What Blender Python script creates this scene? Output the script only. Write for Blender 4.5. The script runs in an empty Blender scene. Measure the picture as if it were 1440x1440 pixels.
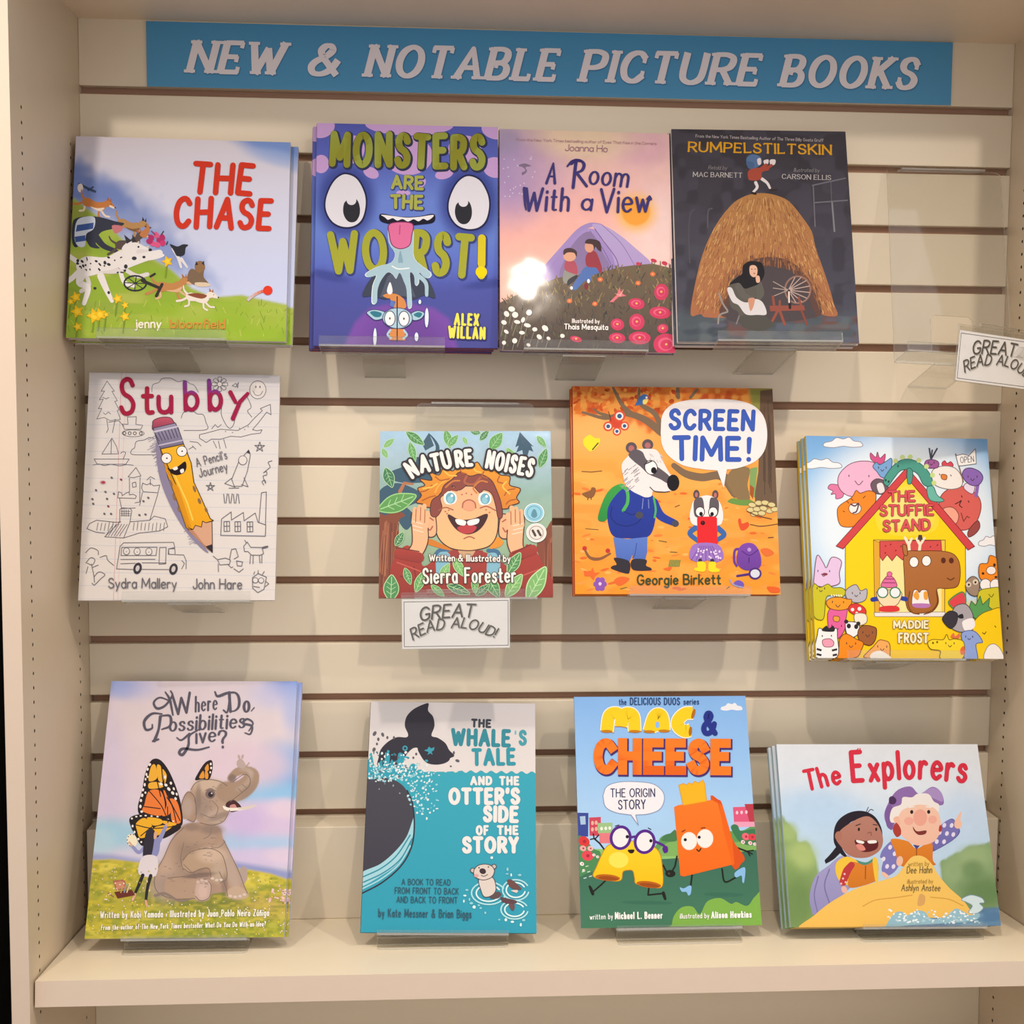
import bpy, math, random
import numpy as np
from mathutils import Matrix, Vector
from mathutils.geometry import tessellate_polygon

C = bpy.context.scene.collection
scene = bpy.context.scene

# ---------------------------------------------------------------- camera
BAY_W, BAY_D, TOP_Z, PITCH = 1.1828, 0.2565, 0.0804, 0.0762   # bay width, depth, underside of the top, slat pitch
cam_d = bpy.data.cameras.new('camera')
cam = bpy.data.objects.new('camera', cam_d)
C.objects.link(cam)
cam_d.sensor_fit = 'HORIZONTAL'
cam_d.sensor_width = 36.0
cam_d.lens = 36.0 * 1750.0 / 1440.0
cam_d.clip_start = 0.02
CAM_POS = (0.4369, -1.5985, -0.4039)
cam_pitch, cam_yaw, cam_roll = -0.0758, -0.0636, 0.0079
cam.matrix_world = (Matrix.Translation(CAM_POS) @ Matrix.Rotation(cam_yaw, 4, 'Z')
                    @ Matrix.Rotation(math.pi / 2 + cam_pitch, 4, 'X') @ Matrix.Rotation(cam_roll, 4, 'Z'))
scene.camera = cam

# ---------------------------------------------------------------- light
world = bpy.data.worlds.new('shop_ambient')
scene.world = world
world.use_nodes = True
bgn = world.node_tree.nodes['Background']
bgn.inputs['Color'].default_value = (1.0, 0.95, 0.93, 1)
bgn.inputs['Strength'].default_value = 1.14

def spot(name, loc, aim, power, size=0.017, angle=150, blend=0.6, col=(1.0, 0.92, 0.84)):
    l = bpy.data.lights.new(name, 'SPOT')
    l.energy = power; l.color = col; l.shadow_soft_size = size
    l.spot_size = math.radians(angle); l.spot_blend = blend
    o = bpy.data.objects.new(name, l); C.objects.link(o)
    o.location = loc
    o.rotation_euler = (Vector(aim) - Vector(loc)).to_track_quat('-Z', 'Y').to_euler()
    return o
# three heads of the track lighting that runs above and in front of the bay
KEY = (1.0, 0.88, 0.75)
spot('track_light', (-0.09, -0.85, 0.36), (0.22, 0, -1.50), 27.5, angle=106, blend=1.0, col=KEY)
spot('track_light', (0.645, -0.87, 0.275), (0.60, 0, -1.50), 24.0, angle=106, blend=1.0, col=KEY)
spot('track_light', (1.28, -0.85, 0.36), (0.98, 0, -1.50), 27.5, angle=106, blend=1.0, col=KEY)

vs = scene.view_settings
vs.view_transform = 'Standard'
vs.look = 'None'
vs.exposure = -0.24
vs.gamma = 1.0
vs.use_curve_mapping = False
scene.cycles.transparent_max_bounces = 40        # many clear sheets lie one behind another

# ---------------------------------------------------------------- helpers
def lin(c):
    """'#rrggbb' to linear rgb"""
    if not isinstance(c, str): return tuple(c)
    v = [int(c[i:i + 2], 16) / 255 for i in (1, 3, 5)]
    return tuple(x / 12.92 if x <= .04045 else ((x + .055) / 1.055) ** 2.4 for x in v)

def mat(name, col, rough=.5, noise=0.0, nscale=60.0, bump=0.0, spec=.5, aniso=None, coat=0.0):
    m = bpy.data.materials.new(name); m.use_nodes = True
    nt = m.node_tree; b = nt.nodes['Principled BSDF']
    b.inputs['Roughness'].default_value = rough
    b.inputs['Specular IOR Level'].default_value = spec
    b.inputs['Coat Weight'].default_value = coat
    c = lin(col)
    tc = nt.nodes.new('ShaderNodeTexCoord')
    mp = nt.nodes.new('ShaderNodeMapping'); nt.links.new(tc.outputs['Object'], mp.inputs['Vector'])
    if aniso: mp.inputs['Scale'].default_value = aniso
    nz = nt.nodes.new('ShaderNodeTexNoise'); nz.inputs['Scale'].default_value = nscale
    nz.inputs['Detail'].default_value = 5
    nt.links.new(mp.outputs['Vector'], nz.inputs['Vector'])
    mx = nt.nodes.new('ShaderNodeMix'); mx.data_type = 'RGBA'
    mx.inputs['A'].default_value = tuple(x * (1 - noise) for x in c) + (1,)
    mx.inputs['B'].default_value = tuple(min(1, x * (1 + noise)) for x in c) + (1,)
    nt.links.new(nz.outputs['Fac'], mx.inputs['Factor'])
    nt.links.new(mx.outputs['Result'], b.inputs['Base Color'])
    if bump:
        bp = nt.nodes.new('ShaderNodeBump'); bp.inputs['Strength'].default_value = bump
        bp.inputs['Distance'].default_value = .001
        nt.links.new(nz.outputs['Fac'], bp.inputs['Height']); nt.links.new(bp.outputs['Normal'], b.inputs['Normal'])
    return m

def print_mat(name, rough, coat=0.0, bump=0.0, spec=.12, glit=0.0):
    """ink on paper: the colours come from the mesh's own 'print' attribute"""
    m = bpy.data.materials.new(name); m.use_nodes = True
    nt = m.node_tree; b = nt.nodes['Principled BSDF']
    at = nt.nodes.new('ShaderNodeAttribute'); at.attribute_name = 'print'
    tc = nt.nodes.new('ShaderNodeTexCoord')
    nz = nt.nodes.new('ShaderNodeTexNoise'); nz.inputs['Scale'].default_value = 900; nz.inputs['Detail'].default_value = 2
    nt.links.new(tc.outputs['Object'], nz.inputs['Vector'])
    mr = nt.nodes.new('ShaderNodeMapRange')
    mr.inputs['To Min'].default_value = .94; mr.inputs['To Max'].default_value = 1.04
    nt.links.new(nz.outputs['Fac'], mr.inputs['Value'])
    vm = nt.nodes.new('ShaderNodeVectorMath'); vm.operation = 'SCALE'
    nt.links.new(at.outputs['Color'], vm.inputs[0]); nt.links.new(mr.outputs['Result'], vm.inputs['Scale'])
    nt.links.new(vm.outputs['Vector'], b.inputs['Base Color'])
    b.inputs['Roughness'].default_value = rough
    b.inputs['Coat Weight'].default_value = coat
    b.inputs['Coat Roughness'].default_value = .07
    b.inputs['Specular IOR Level'].default_value = spec
    if glit:
        n3 = nt.nodes.new('ShaderNodeTexVoronoi'); n3.inputs['Scale'].default_value = 900
        nt.links.new(tc.outputs['Object'], n3.inputs['Vector'])
        b3 = nt.nodes.new('ShaderNodeBump'); b3.inputs['Strength'].default_value = glit; b3.inputs['Distance'].default_value = .0006
        nt.links.new(n3.outputs['Distance'], b3.inputs['Height']); nt.links.new(b3.outputs['Normal'], b.inputs['Coat Normal'])
    if bump:
        n2 = nt.nodes.new('ShaderNodeTexNoise'); n2.inputs['Scale'].default_value = 22; n2.inputs['Detail'].default_value = 1
        nt.links.new(tc.outputs['Object'], n2.inputs['Vector'])
        bp = nt.nodes.new('ShaderNodeBump'); bp.inputs['Strength'].default_value = bump; bp.inputs['Distance'].default_value = .004
        nt.links.new(n2.outputs['Fac'], bp.inputs['Height']); nt.links.new(bp.outputs['Normal'], b.inputs['Coat Normal'])
    return m

def acrylic_mat(name, tint, gloss_min, edge=0.0):
    """clear acrylic sheet: light passes, a Fresnel share is mirrored"""
    m = bpy.data.materials.new(name); m.use_nodes = True
    nt = m.node_tree; nt.nodes.clear()
    out = nt.nodes.new('ShaderNodeOutputMaterial')
    tr = nt.nodes.new('ShaderNodeBsdfTransparent'); tr.inputs['Color'].default_value = tuple(tint) + (1,)
    gl = nt.nodes.new('ShaderNodeBsdfGlossy'); gl.inputs['Roughness'].default_value = .05
    # Fresnel share from the angle to the sheet, the same on both of its faces
    ge = nt.nodes.new('ShaderNodeNewGeometry')
    dt = nt.nodes.new('ShaderNodeVectorMath'); dt.operation = 'DOT_PRODUCT'
    nt.links.new(ge.outputs['Normal'], dt.inputs[0]); nt.links.new(ge.outputs['Incoming'], dt.inputs[1])
    def mth(op, a, b, c=None):
        n_ = nt.nodes.new('ShaderNodeMath'); n_.operation = op
        for i, v in enumerate((a, b, c)):
            if v is None: continue
            if isinstance(v, (int, float)): n_.inputs[i].default_value = v
            else: nt.links.new(v, n_.inputs[i])
        return n_.outputs['Value']
    one = mth('SUBTRACT', 1.0, mth('ABSOLUTE', dt.outputs['Value'], None))
    fres = mth('MULTIPLY_ADD', mth('POWER', one, 5.0), .42, .03)
    tc = nt.nodes.new('ShaderNodeTexCoord')
    nz = nt.nodes.new('ShaderNodeTexNoise'); nz.inputs['Scale'].default_value = 40
    nt.links.new(tc.outputs['Object'], nz.inputs['Vector'])
    ad = nt.nodes.new('ShaderNodeMath'); ad.operation = 'MULTIPLY_ADD'
    ad.inputs[1].default_value = gloss_min; nt.links.new(nz.outputs['Fac'], ad.inputs[0]); nt.links.new(fres, ad.inputs[2])
    mx = nt.nodes.new('ShaderNodeMixShader')
    nt.links.new(ad.outputs['Value'], mx.inputs['Fac']); nt.links.new(tr.outputs['BSDF'], mx.inputs[1]); nt.links.new(gl.outputs['BSDF'], mx.inputs[2])
    last = mx
    if edge:
        df = nt.nodes.new('ShaderNodeBsdfDiffuse'); df.inputs['Color'].default_value = (.85, .84, .80, 1)
        m2 = nt.nodes.new('ShaderNodeMixShader'); m2.inputs['Fac'].default_value = edge
        nt.links.new(mx.outputs['Shader'], m2.inputs[1]); nt.links.new(df.outputs['BSDF'], m2.inputs[2]); last = m2
    nt.links.new(last.outputs['Shader'], out.inputs['Surface'])
    return m

class MB:
    """collects faces and links them as ONE mesh object"""
    def __init__(s): s.v = []; s.f = []; s.mi = []
    def box(s, a, b, mi=0):
        n = len(s.v); (x0, y0, z0), (x1, y1, z1) = a, b
        s.v += [(x0, y0, z0), (x1, y0, z0), (x1, y1, z0), (x0, y1, z0), (x0, y0, z1), (x1, y0, z1), (x1, y1, z1), (x0, y1, z1)]
        for q in ((3, 2, 1, 0), (4, 5, 6, 7), (0, 1, 5, 4), (1, 2, 6, 5), (2, 3, 7, 6), (3, 0, 4, 7)):
            s.f.append(tuple(n + i for i in q)); s.mi.append(mi)
        return s
    def poly(s, pts, mi=0):
        n = len(s.v); s.v += [tuple(p) for p in pts]; s.f.append(tuple(range(n, n + len(pts)))); s.mi.append(mi); return s
    def prism(s, outline, z0, z1, mi=0, side=None, M=None):
        """outline in xy (counter-clockwise) extruded from z0 to z1; M maps the result"""
        n = len(s.v); k = len(outline)
        pts = [Vector((x, y, z)) for z in (z0, z1) for x, y in outline]
        if M is not None: pts = [M @ p for p in pts]
        s.v += [tuple(p) for p in pts]
        s.f.append(tuple(n + k + i for i in range(k))); s.mi.append(mi)
        s.f.append(tuple(n + k - 1 - i for i in range(k))); s.mi.append(mi)
        for i in range(k):
            j = (i + 1) % k
            s.f.append((n + i, n + j, n + k + j, n + k + i)); s.mi.append(mi if side is None else side)
        return s
    def build(s, name, mats, parent=None, bevel=0.0, seg=2):
        me = bpy.data.meshes.new(name); me.from_pydata(s.v, [], s.f)
        for m in (mats if isinstance(mats, (list, tuple)) else [mats]): me.materials.append(m)
        me.polygons.foreach_set('material_index', s.mi); me.update()
        o = bpy.data.objects.new(name, me); C.objects.link(o)
        if parent is not None: o.parent = parent
        if bevel:
            b = o.modifiers.new('bevel', 'BEVEL'); b.width = bevel; b.segments = seg; b.limit_method = 'ANGLE'; b.harden_normals = False
        return o

def empty(name, label, cat, M, group=None):
    o = bpy.data.objects.new(name, None); C.objects.link(o); o.empty_display_size = .02
    o.matrix_world = M; o['label'] = label; o['category'] = cat
    if group: o['group'] = group
    return o
def tag(o, label, cat, group=None):
    o['label'] = label; o['category'] = cat
    if group: o['group'] = group
    return o
def structure(o, label, cat):
    o['kind'] = 'structure'; o['label'] = label; o['category'] = cat; return o
def dup(root, M, label, group=None):
    r = root.copy(); C.objects.link(r); r.matrix_world = M; r['label'] = label
    if group: r['group'] = group
    for ch in list(root.children):
        c = ch.copy(); C.objects.link(c); c.parent = r
        for g in ch.children:
            d = g.copy(); C.objects.link(d); d.parent = c
    return r

# ---------------------------------------------------------------- the bay
M_LAM = mat('cream_laminate', '#d2c0a6', .42, .025, 35, .02)
M_EDGE = mat('cream_lit_edge', '#e2cdb8', .45, .02, 50)  # panel cream made lighter and pinker for light falling on front edges
M_SLAT = mat('cream_slatwall', '#e4d7c0', .40, .02, 30, .015)
M_GROOVE = mat('raw_brown_board', '#a07c66', .8, .12, 120, .1, aniso=(.2, 1, 4))
M_HOLE = mat('hole_shadow_wood', '#3a2c20', .9, .1, 80)
M_DARK = mat('dark_gap_shade', '#16130f', .7, .1, 20)  # near-black stands in for the shade in the left gap
M_FLOOR = mat('brown_carpet', '#5a4638', .95, .25, 300, .3)

GROOVE = 0.0098
w = MB()
zs = [0.0] + [-PITCH * k for k in range(1, 15)]
w.box((0, 0, 0.0), (BAY_W, .0122, TOP_Z + .02), 0)
for k in range(15):
    z_top = -PITCH * k - GROOVE
    z_bot = -PITCH * (k + 1) if k < 14 else -1.75
    w.box((0, 0, z_bot), (BAY_W, .0122, z_top), 0)
w.box((0, .0122, -1.75), (BAY_W, .018, TOP_Z + .02), 1)
wall_back = structure(w.build('wall_back', [M_SLAT, M_GROOVE], bevel=.0012), 'cream slatwall back of the bay with dark brown grooves', 'wall')

def side_panel(name, x_in, x_out, label):
    """bay side: the inner face is cut by two columns of small round shelf-pin holes"""
    m = MB(); s = 1 if x_in > x_out else -1        # outward normal of the inner face
    y0, y1, z0, z1 = -BAY_D, .018, -1.75, .34
    hp, r, cell = .016, .0021, .008
    cols = [-.2205, -.0405]
    hz = [-.128 - hp * i + hp * 3 for i in range(100)]
    ztop, zbot = hz[0] + cell, hz[-1] - cell
    def face(a, b, c, d):                            # rectangle in the plane x = x_in: y range a..b, z range c..d
        m.poly([(x_in, a, c), (x_in, b, c), (x_in, b, d), (x_in, a, d)][::s], 0)
    face(y0, y1, ztop, z1); face(y0, y1, z0, zbot)
    face(y0, cols[0] - cell, zbot, ztop); face(cols[0] + cell, cols[1] - cell, zbot, ztop); face(cols[1] + cell, y1, zbot, ztop)
    N = 8
    for cy in cols:
        for cz in hz:
            ring = [(cy + r * math.cos(2 * math.pi * i / N), cz + r * math.sin(2 * math.pi * i / N)) for i in range(N)]
            sq = []
            for i in range(N):
                a = 2 * math.pi * i / N; k = cell / max(abs(math.cos(a)), abs(math.sin(a)))
                sq.append((cy + k * math.cos(a), cz + k * math.sin(a)))
            for i in range(N):
                j = (i + 1) % N
                m.poly([(x_in,) + sq[i], (x_in,) + sq[j], (x_in,) + ring[j], (x_in,) + ring[i]][::s], 0)
                xi = x_in - s * .009
                m.poly([(x_in,) + ring[i], (x_in,) + ring[j], (xi,) + ring[j], (xi,) + ring[i]][::s], 1)
            m.poly([(x_in - s * .009,) + p for p in ring][::s], 1)
    a, b = sorted((x_in, x_out))
    e = [((a, y0, z0), (b, y0, z0), (b, y0, z1), (a, y0, z1)), ((a, y1, z0), (a, y1, z1), (b, y1, z1), (b, y1, z0)),
         ((x_out, y0, z0), (x_out, y0, z1), (x_out, y1, z1), (x_out, y1, z0)), ((a, y0, z1), (b, y0, z1), (b, y1, z1), (a, y1, z1)), ((a, y0, z0), (a, y1, z0), (b, y1, z0), (b, y0, z0))]
    for i, q in enumerate(e): m.poly(q, 2 if i == 0 else 0)
    return structure(m.build(name, [M_LAM, M_HOLE, M_EDGE]), label, 'wall')
side_panel('wall_left', 0.0, -.0195, 'cream left side panel of the bay with two columns of pin holes')
side_panel('wall_right', BAY_W, BAY_W + .0195, 'cream right side panel of the bay with two columns of pin holes')

m = MB(); m.box((0, -BAY_D, TOP_Z), (BAY_W, 0.0, TOP_Z + .02))
M_TOP = mat('top_board_bounce_lit', '#f4e2c8', .45, .02, 35)  # lighter than the side panels: bounced light put into the colour
structure(m.build('ceiling', M_TOP), 'cream underside of the top board of the bay', 'ceiling')
m = MB(); m.box((-.9, .02, -1.75), (-.0195, .03, .4)); m.box((-.9, -BAY_D + .02, -1.75), (-.075, .02, .4))  # boards added so that the gap beside the bay stays dark
structure(m.build('dark_gap_board', M_DARK), 'dark board added to keep the gap beyond the left panel dark', 'wall')
m = MB(); m.box((-2.5, -3.5, -1.77), (3.5, .3, -1.75))
structure(m.build('floor', M_FLOOR), 'brown carpeted shop floor in front of the bay', 'floor')

# backing board that stands on the shelf in front of the slats
SH_Y0, SH_Y1 = -.0500, -.2440
SH_Z0, SH_Z1 = -1.0437, -1.0257
SH_T = .0285
def shelf_z(y): return SH_Z0 + (y - SH_Y0) / (SH_Y1 - SH_Y0) * (SH_Z1 - SH_Z0)
m = MB(); m.box((.004, -.0405, shelf_z(-.0405)), (BAY_W - .002, -.0005, -.9245))
structure(m.build('trim_1', M_SLAT, bevel=.0012), 'plain cream board behind the books on the bottom shelf', 'backing board')

m = MB(); x0, x1 = .0022, BAY_W - .0015
prof = [(SH_Y1 - .0, shelf_z(SH_Y1)), (-.0008, shelf_z(-.0008)), (-.0008, shelf_z(-.0008) - SH_T), (SH_Y1 - .0025, shelf_z(SH_Y1) - SH_T)]
a = [(x0,) + p for p in prof]; b = [(x1,) + p for p in prof]
m.poly([a[0], b[0], b[1], a[1]], 0); m.poly([a[1], b[1], b[2], a[2]], 0); m.poly([a[2], b[2], b[3], a[3]], 0)
m.poly([a[3], b[3], b[0], a[0]], 1); m.poly(a, 0); m.poly(b[::-1], 0)
M_SHELF = mat('shelf_laminate', '#ecdec4', .40, .02, 25, .015)
sh = m.build('bottom_shelf', [M_SHELF, M_EDGE])
tag(sh, 'cream bottom shelf sloping gently back, holding the lowest row of books', 'shelf')
m = MB(); m.box((.0022, -.235, -1.258), (BAY_W - .0015, -.0008, -1.230))
tag(m.build('lower_shelf', [M_SHELF]), 'cream shelf almost out of view below the bottom shelf', 'shelf')

# ---------------------------------------------------------------- printed artwork: lettering and flat shapes as mesh
def P(s):
    if not isinstance(s, str): return [tuple(p) for p in s]
    return [tuple(float(v) for v in q.split(',')) for q in s.split()]

def crom(pts, closed=False, n=6):
    pts = [np.array(p, float) for p in pts]; k = len(pts)
    if k < 3: return [tuple(p) for p in pts]
    out = []
    rng = range(k) if closed else range(k - 1)
    for i in rng:
        p1, p2 = pts[i], pts[(i + 1) % k]
        p0 = pts[i - 1] if (closed or i > 0) else 2 * p1 - p2
        p3 = pts[(i + 2) % k] if (closed or i + 2 < k) else 2 * p2 - p1
        for j in range(n):
            t = j / n
            out.append(tuple(.5 * (2 * p1 + (p2 - p0) * t + (2 * p0 - 5 * p1 + 4 * p2 - p3) * t * t + (3 * p1 - p0 - 3 * p2 + p3) * t ** 3)))
    if not closed: out.append(tuple(pts[-1]))
    return out

def homography(src, dst):
    A = []
    for (x, y), (u, v) in zip(src, dst):
        A.append([x, y, 1, 0, 0, 0, -u * x, -u * y]); A.append([0, 0, 0, x, y, 1, -v * x, -v * y])
    b = [c for d in dst for c in d]
    h = np.linalg.solve(np.array(A, float), np.array(b, float))
    return np.append(h, 1).reshape(3, 3)

def vnoise(x, y, seed):
    """smooth value noise, 0..1"""
    xi, yi = np.floor(x).astype(int), np.floor(y).astype(int); fx, fy = x - xi, y - yi
    fx = fx * fx * (3 - 2 * fx); fy = fy * fy * (3 - 2 * fy)
    def h(a, b): 
        s = np.sin(a * 127.1 + b * 311.7 + seed * 74.7) * 43758.5453
        return s - np.floor(s)
    return (h(xi, yi) * (1 - fx) + h(xi + 1, yi) * fx) * (1 - fy) + (h(xi, yi + 1) * (1 - fx) + h(xi + 1, yi + 1) * fx) * fy

INK = 0.93          # paper-white correction between the sheet colours and the ink's albedo
class Art:
    """a printed sheet: shapes are given on the flat sheet's own grid (corner points TL TR BR BL) and
    come out as one mesh lying on the cover, in metres, x across, y up from the bottom edge"""
    DZ = 2.5e-6
    def __init__(s, corners, w, h):
        s.w, s.h = w, h
        s.corners = P(corners)
        s.H = homography(s.corners, [(-w / 2, h), (w / 2, h), (w / 2, 0), (-w / 2, 0)])
        s.Hi = np.linalg.inv(s.H)
        s.V = []; s.Fv = []; s.K = []; s.nv = 0; s.z = 0.000010; s.hold = False; s.sub = 0
        s.cv = None
    # -- soft-painted ground (a fine grid of coloured points)
    def canvas(s, nx=130, ny=150, col='#ffffff'):
        s.nx, s.ny = nx, ny
        X, Y = np.meshgrid(np.linspace(-s.w / 2, s.w / 2, nx), np.linspace(0, s.h, ny))
        q = s.Hi @ np.stack([X.ravel(), Y.ravel(), np.ones(X.size)])
        s.sx, s.sy = q[0] / q[2], q[1] / q[2]
        s.cX, s.cY = X.ravel(), Y.ravel()
        s.cv = np.tile(np.array(lin(col)), (X.size, 1))
    def _mix(s, a, col):
        a = np.clip(a, 0, 1)[:, None]; s.cv = s.cv * (1 - a) + np.array(lin(col)) * a
    def grad(s, stops):
        ys = [t[0] for t in stops]; cs = np.array([lin(t[1]) for t in stops])
        s.cv = np.stack([np.interp(s.sy, ys, cs[:, i]) for i in range(3)], 1)
    def blob(s, cx, cy, rx, ry, col, alpha=1.0, soft=.6, rot=0):
        a = math.radians(rot); dx, dy = s.sx - cx, s.sy - cy
        u = (dx * math.cos(a) + dy * math.sin(a)) / rx; v = (-dx * math.sin(a) + dy * math.cos(a)) / ry
        d = np.sqrt(u * u + v * v); t = np.clip((1 + soft * .5 - d) / soft, 0, 1)
        s._mix(alpha * t * t * (3 - 2 * t), col)
    def area(s, pts, col, feather=8, alpha=1.0, smooth=False, wob=0, seed=1):
        pts = P(pts)
        if smooth: pts = crom(pts, True, 5)
        x, y = s.sx, s.sy
        if wob:
            x = x + (vnoise(s.sx / 30, s.sy / 30, seed) - .5) * wob; y = y + (vnoise(s.sx / 30, s.sy / 30, seed + 9) - .5) * wob
        ins = np.zeros(len(x), bool); dm = np.full(len(x), 1e18)
        for i in range(len(pts)):
            (x1, y1), (x2, y2) = pts[i], pts[(i + 1) % len(pts)]
            if y1 != y2:
                c = ((y1 > y) != (y2 > y)) & (x < (x2 - x1) * (y - y1) / (y2 - y1) + x1); ins ^= c
            L = (x2 - x1) ** 2 + (y2 - y1) ** 2 + 1e-9
            t = np.clip(((x - x1) * (x2 - x1) + (y - y1) * (y2 - y1)) / L, 0, 1)
            dm = np.minimum(dm, (x - x1 - t * (x2 - x1)) ** 2 + (y - y1 - t * (y2 - y1)) ** 2)
        d = np.sqrt(dm) * np.where(ins, 1, -1)
        s._mix(alpha * np.clip(d / feather + .5, 0, 1), col)
        return d
    def mottle(s, amt, scale, seed=3, where=None, ax=1, ay=1):
        n = vnoise(s.sx / scale * ax, s.sy / scale * ay, seed) * .65 + vnoise(s.sx / scale * 2.3 * ax, s.sy / scale * 2.3 * ay, seed + 5) * .35
        k = (1 + (n - .5) * 2 * amt)[:, None]
        s.cv = np.where((np.ones(len(n), bool) if where is None else where)[:, None], s.cv * k, s.cv)
    def speck(s, cols, amt, scale, seed, where=None, thr=.6, ax=1, ay=1):
        for i, c in enumerate(cols):
            n = vnoise(s.sx / scale * ax, s.sy / scale * ay, seed + i * 7)
            a = np.clip((n - thr) / .15, 0, 1) * amt
            if where is not None: a = a * where
            s._mix(a, c)
    # -- flat shapes
    LV = 8e-7                 # separation of overlapping pieces inside one layer
    def _emit(s, pts, faces, cols, lev=None, lev0=0):
        """pts in sheet units; faces index lists; cols one colour or one per point"""
        p = np.array(pts, float); q = s.H @ np.stack([p[:, 0], p[:, 1], np.ones(len(p))]); xy = (q[:2] / q[2]).T
        if isinstance(cols, tuple): cc = [cols] * len(p)
        else: cc = cols
        hw, h = s.w / 2, s.h
        inside = (xy[:, 0] > -hw).all() and (xy[:, 0] < hw).all() and (xy[:, 1] > 0).all() and (xy[:, 1] < h).all()
        tris = []
        z0 = s.z + lev0 * s.LV
        pz = [z0] * len(xy)
        if lev is not None:
            for f, l in zip(faces, lev):
                for i in f: pz[i] = z0 + l * s.LV
        if inside:
            base = s.nv; s.V += [(a, b, c) for (a, b), c in zip(xy, pz)]; s.K += list(cc); s.nv += len(xy)
            for f in faces:
                a, b, c = xy[f[0]], xy[f[1]], xy[f[2]]
                ar = (b[0] - a[0]) * (c[1] - a[1]) - (b[1] - a[1]) * (c[0] - a[0])
                f = list(f) if ar > 0 else list(f)[::-1]
                s.Fv.append(tuple(base + i for i in f))
        else:
            for f in faces:
                fz = pz[f[0]]
                poly = [(xy[i][0], xy[i][1], cc[i]) for i in f]
                for ax, lim, sg in ((0, -hw, 1), (0, hw, -1), (1, 0, 1), (1, h, -1)):
                    out = []
                    for i in range(len(poly)):
                        A, B = poly[i], poly[(i + 1) % len(poly)]
                        da, db = sg * (A[ax] - lim), sg * (B[ax] - lim)
                        if da >= 0: out.append(A)
                        if (da >= 0) != (db >= 0):
                            t = da / (da - db)
                            out.append((A[0] + t * (B[0] - A[0]), A[1] + t * (B[1] - A[1]), tuple(u + t * (v - u) for u, v in zip(A[2], B[2]))))
                    poly = out
                    if len(poly) < 3: break
                if len(poly) < 3: continue
                ar = sum(poly[i][0] * poly[(i + 1) % len(poly)][1] - poly[(i + 1) % len(poly)][0] * poly[i][1] for i in range(len(poly)))
                if abs(ar) < 1e-12: continue
                if ar < 0: poly = poly[::-1]
                base = s.nv; s.V += [(a, b, fz) for a, b, _ in poly]; s.K += [c for _, _, c in poly]; s.nv += len(poly)
                s.Fv.append(tuple(range(base, base + len(poly))))
        if not s.hold: s.z += s.DZ
    def _col(s, c, pts):
        if isinstance(c, tuple) and len(c) == 2 and isinstance(c[0], str):     # top-to-bottom blend
            ys = [p[1] for p in pts]; a, b = min(ys), max(ys) + 1e-9; A, B = np.array(lin(c[0])), np.array(lin(c[1]))
            return [tuple(A + (B - A) * ((y - a) / (b - a))) for y in ys]
        return lin(c)
    def p(s, c, pts, smooth=False, ol=None, lw=4, n=6):
        pts = P(pts)
        if smooth: pts = crom(pts, True, n)
        tr = tessellate_polygon([[Vector((x, y, 0)) for x, y in pts]])
        s._emit(pts, tr, s._col(c, pts))
        if ol: s.s(ol, lw, list(pts) + [pts[0]])
    def e(s, c, cx, cy, rx, ry=None, rot=0, ol=None, lw=4, n=28):
        ry = rx if ry is None else ry; a = math.radians(rot)
        if rx * ry < 120: n = 10
        pts = [(cx + rx * math.cos(t) * math.cos(a) - ry * math.sin(t) * math.sin(a), cy + rx * math.cos(t) * math.sin(a) + ry * math.sin(t) * math.cos(a))
               for t in (2 * math.pi * i / n for i in range(n))]
        s._emit(pts, [tuple(range(n))], s._col(c, pts))
        if ol: s.s(ol, lw, pts + [pts[0]])
    def _ribbon(s, pts, wd, cap=True):
        """centre line + full width per point -> (points, faces)"""
        V = []; F = []; LVL = []
        n = len(pts)
        if n < 2: return V, F, LVL
        p = np.array(pts, float); d = np.diff(p, axis=0); L = np.linalg.norm(d, axis=1); ok = L > 1e-6
        d = d[ok] / L[ok][:, None]; idx = np.concatenate([[0], np.nonzero(ok)[0] + 1]); p = p[idx]; wd = [wd[i] for i in idx]
        if len(p) < 2: return V, F, LVL
        par = 0
        m = len(d); nrm = np.stack([-d[:, 1], d[:, 0]], 1)
        def disc(c, r):
            k = 10 if r > 3 else 6; b = len(V)
            V.extend((c[0] + r * math.cos(2 * math.pi * i / k), c[1] + r * math.sin(2 * math.pi * i / k)) for i in range(k)); F.append(tuple(range(b, b + k))); LVL.append(2 + nd[0] % 2); nd[0] += 1
        nd = [0]
        closed = np.linalg.norm(p[0] - p[-1]) < 1e-3
        def mitre(a, b):
            t = a + b; l = np.linalg.norm(t)
            return a if l < .3 else t / l / max(.5, (t / l) @ a)
        for i in range(m):
            n0 = nrm[i]; n1 = nrm[i]
            prev = nrm[i - 1] if (i > 0 or closed) else None; nxt = nrm[(i + 1) % m] if (i < m - 1 or closed) else None
            if prev is not None and prev @ nrm[i] > .8: n0 = mitre(nrm[i], prev)
            if nxt is not None:
                if nxt @ nrm[i] > .8: n1 = mitre(nrm[i], nxt)
                else: disc(p[i + 1], wd[i + 1] / 2)
            if i and not (prev is not None and prev @ nrm[i] > .8): par = 1 - par
            b = len(V)
            a0, a1 = n0 * wd[i] / 2, n1 * wd[i + 1] / 2
            V.extend([tuple(p[i] + a0), tuple(p[i] - a0), tuple(p[i + 1] - a1), tuple(p[i + 1] + a1)]); F.append((b, b + 1, b + 2, b + 3)); LVL.append(par)
        if cap and not closed: disc(p[0], wd[0] / 2); disc(p[-1], wd[-1] / 2)
        return V, F, LVL
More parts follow.
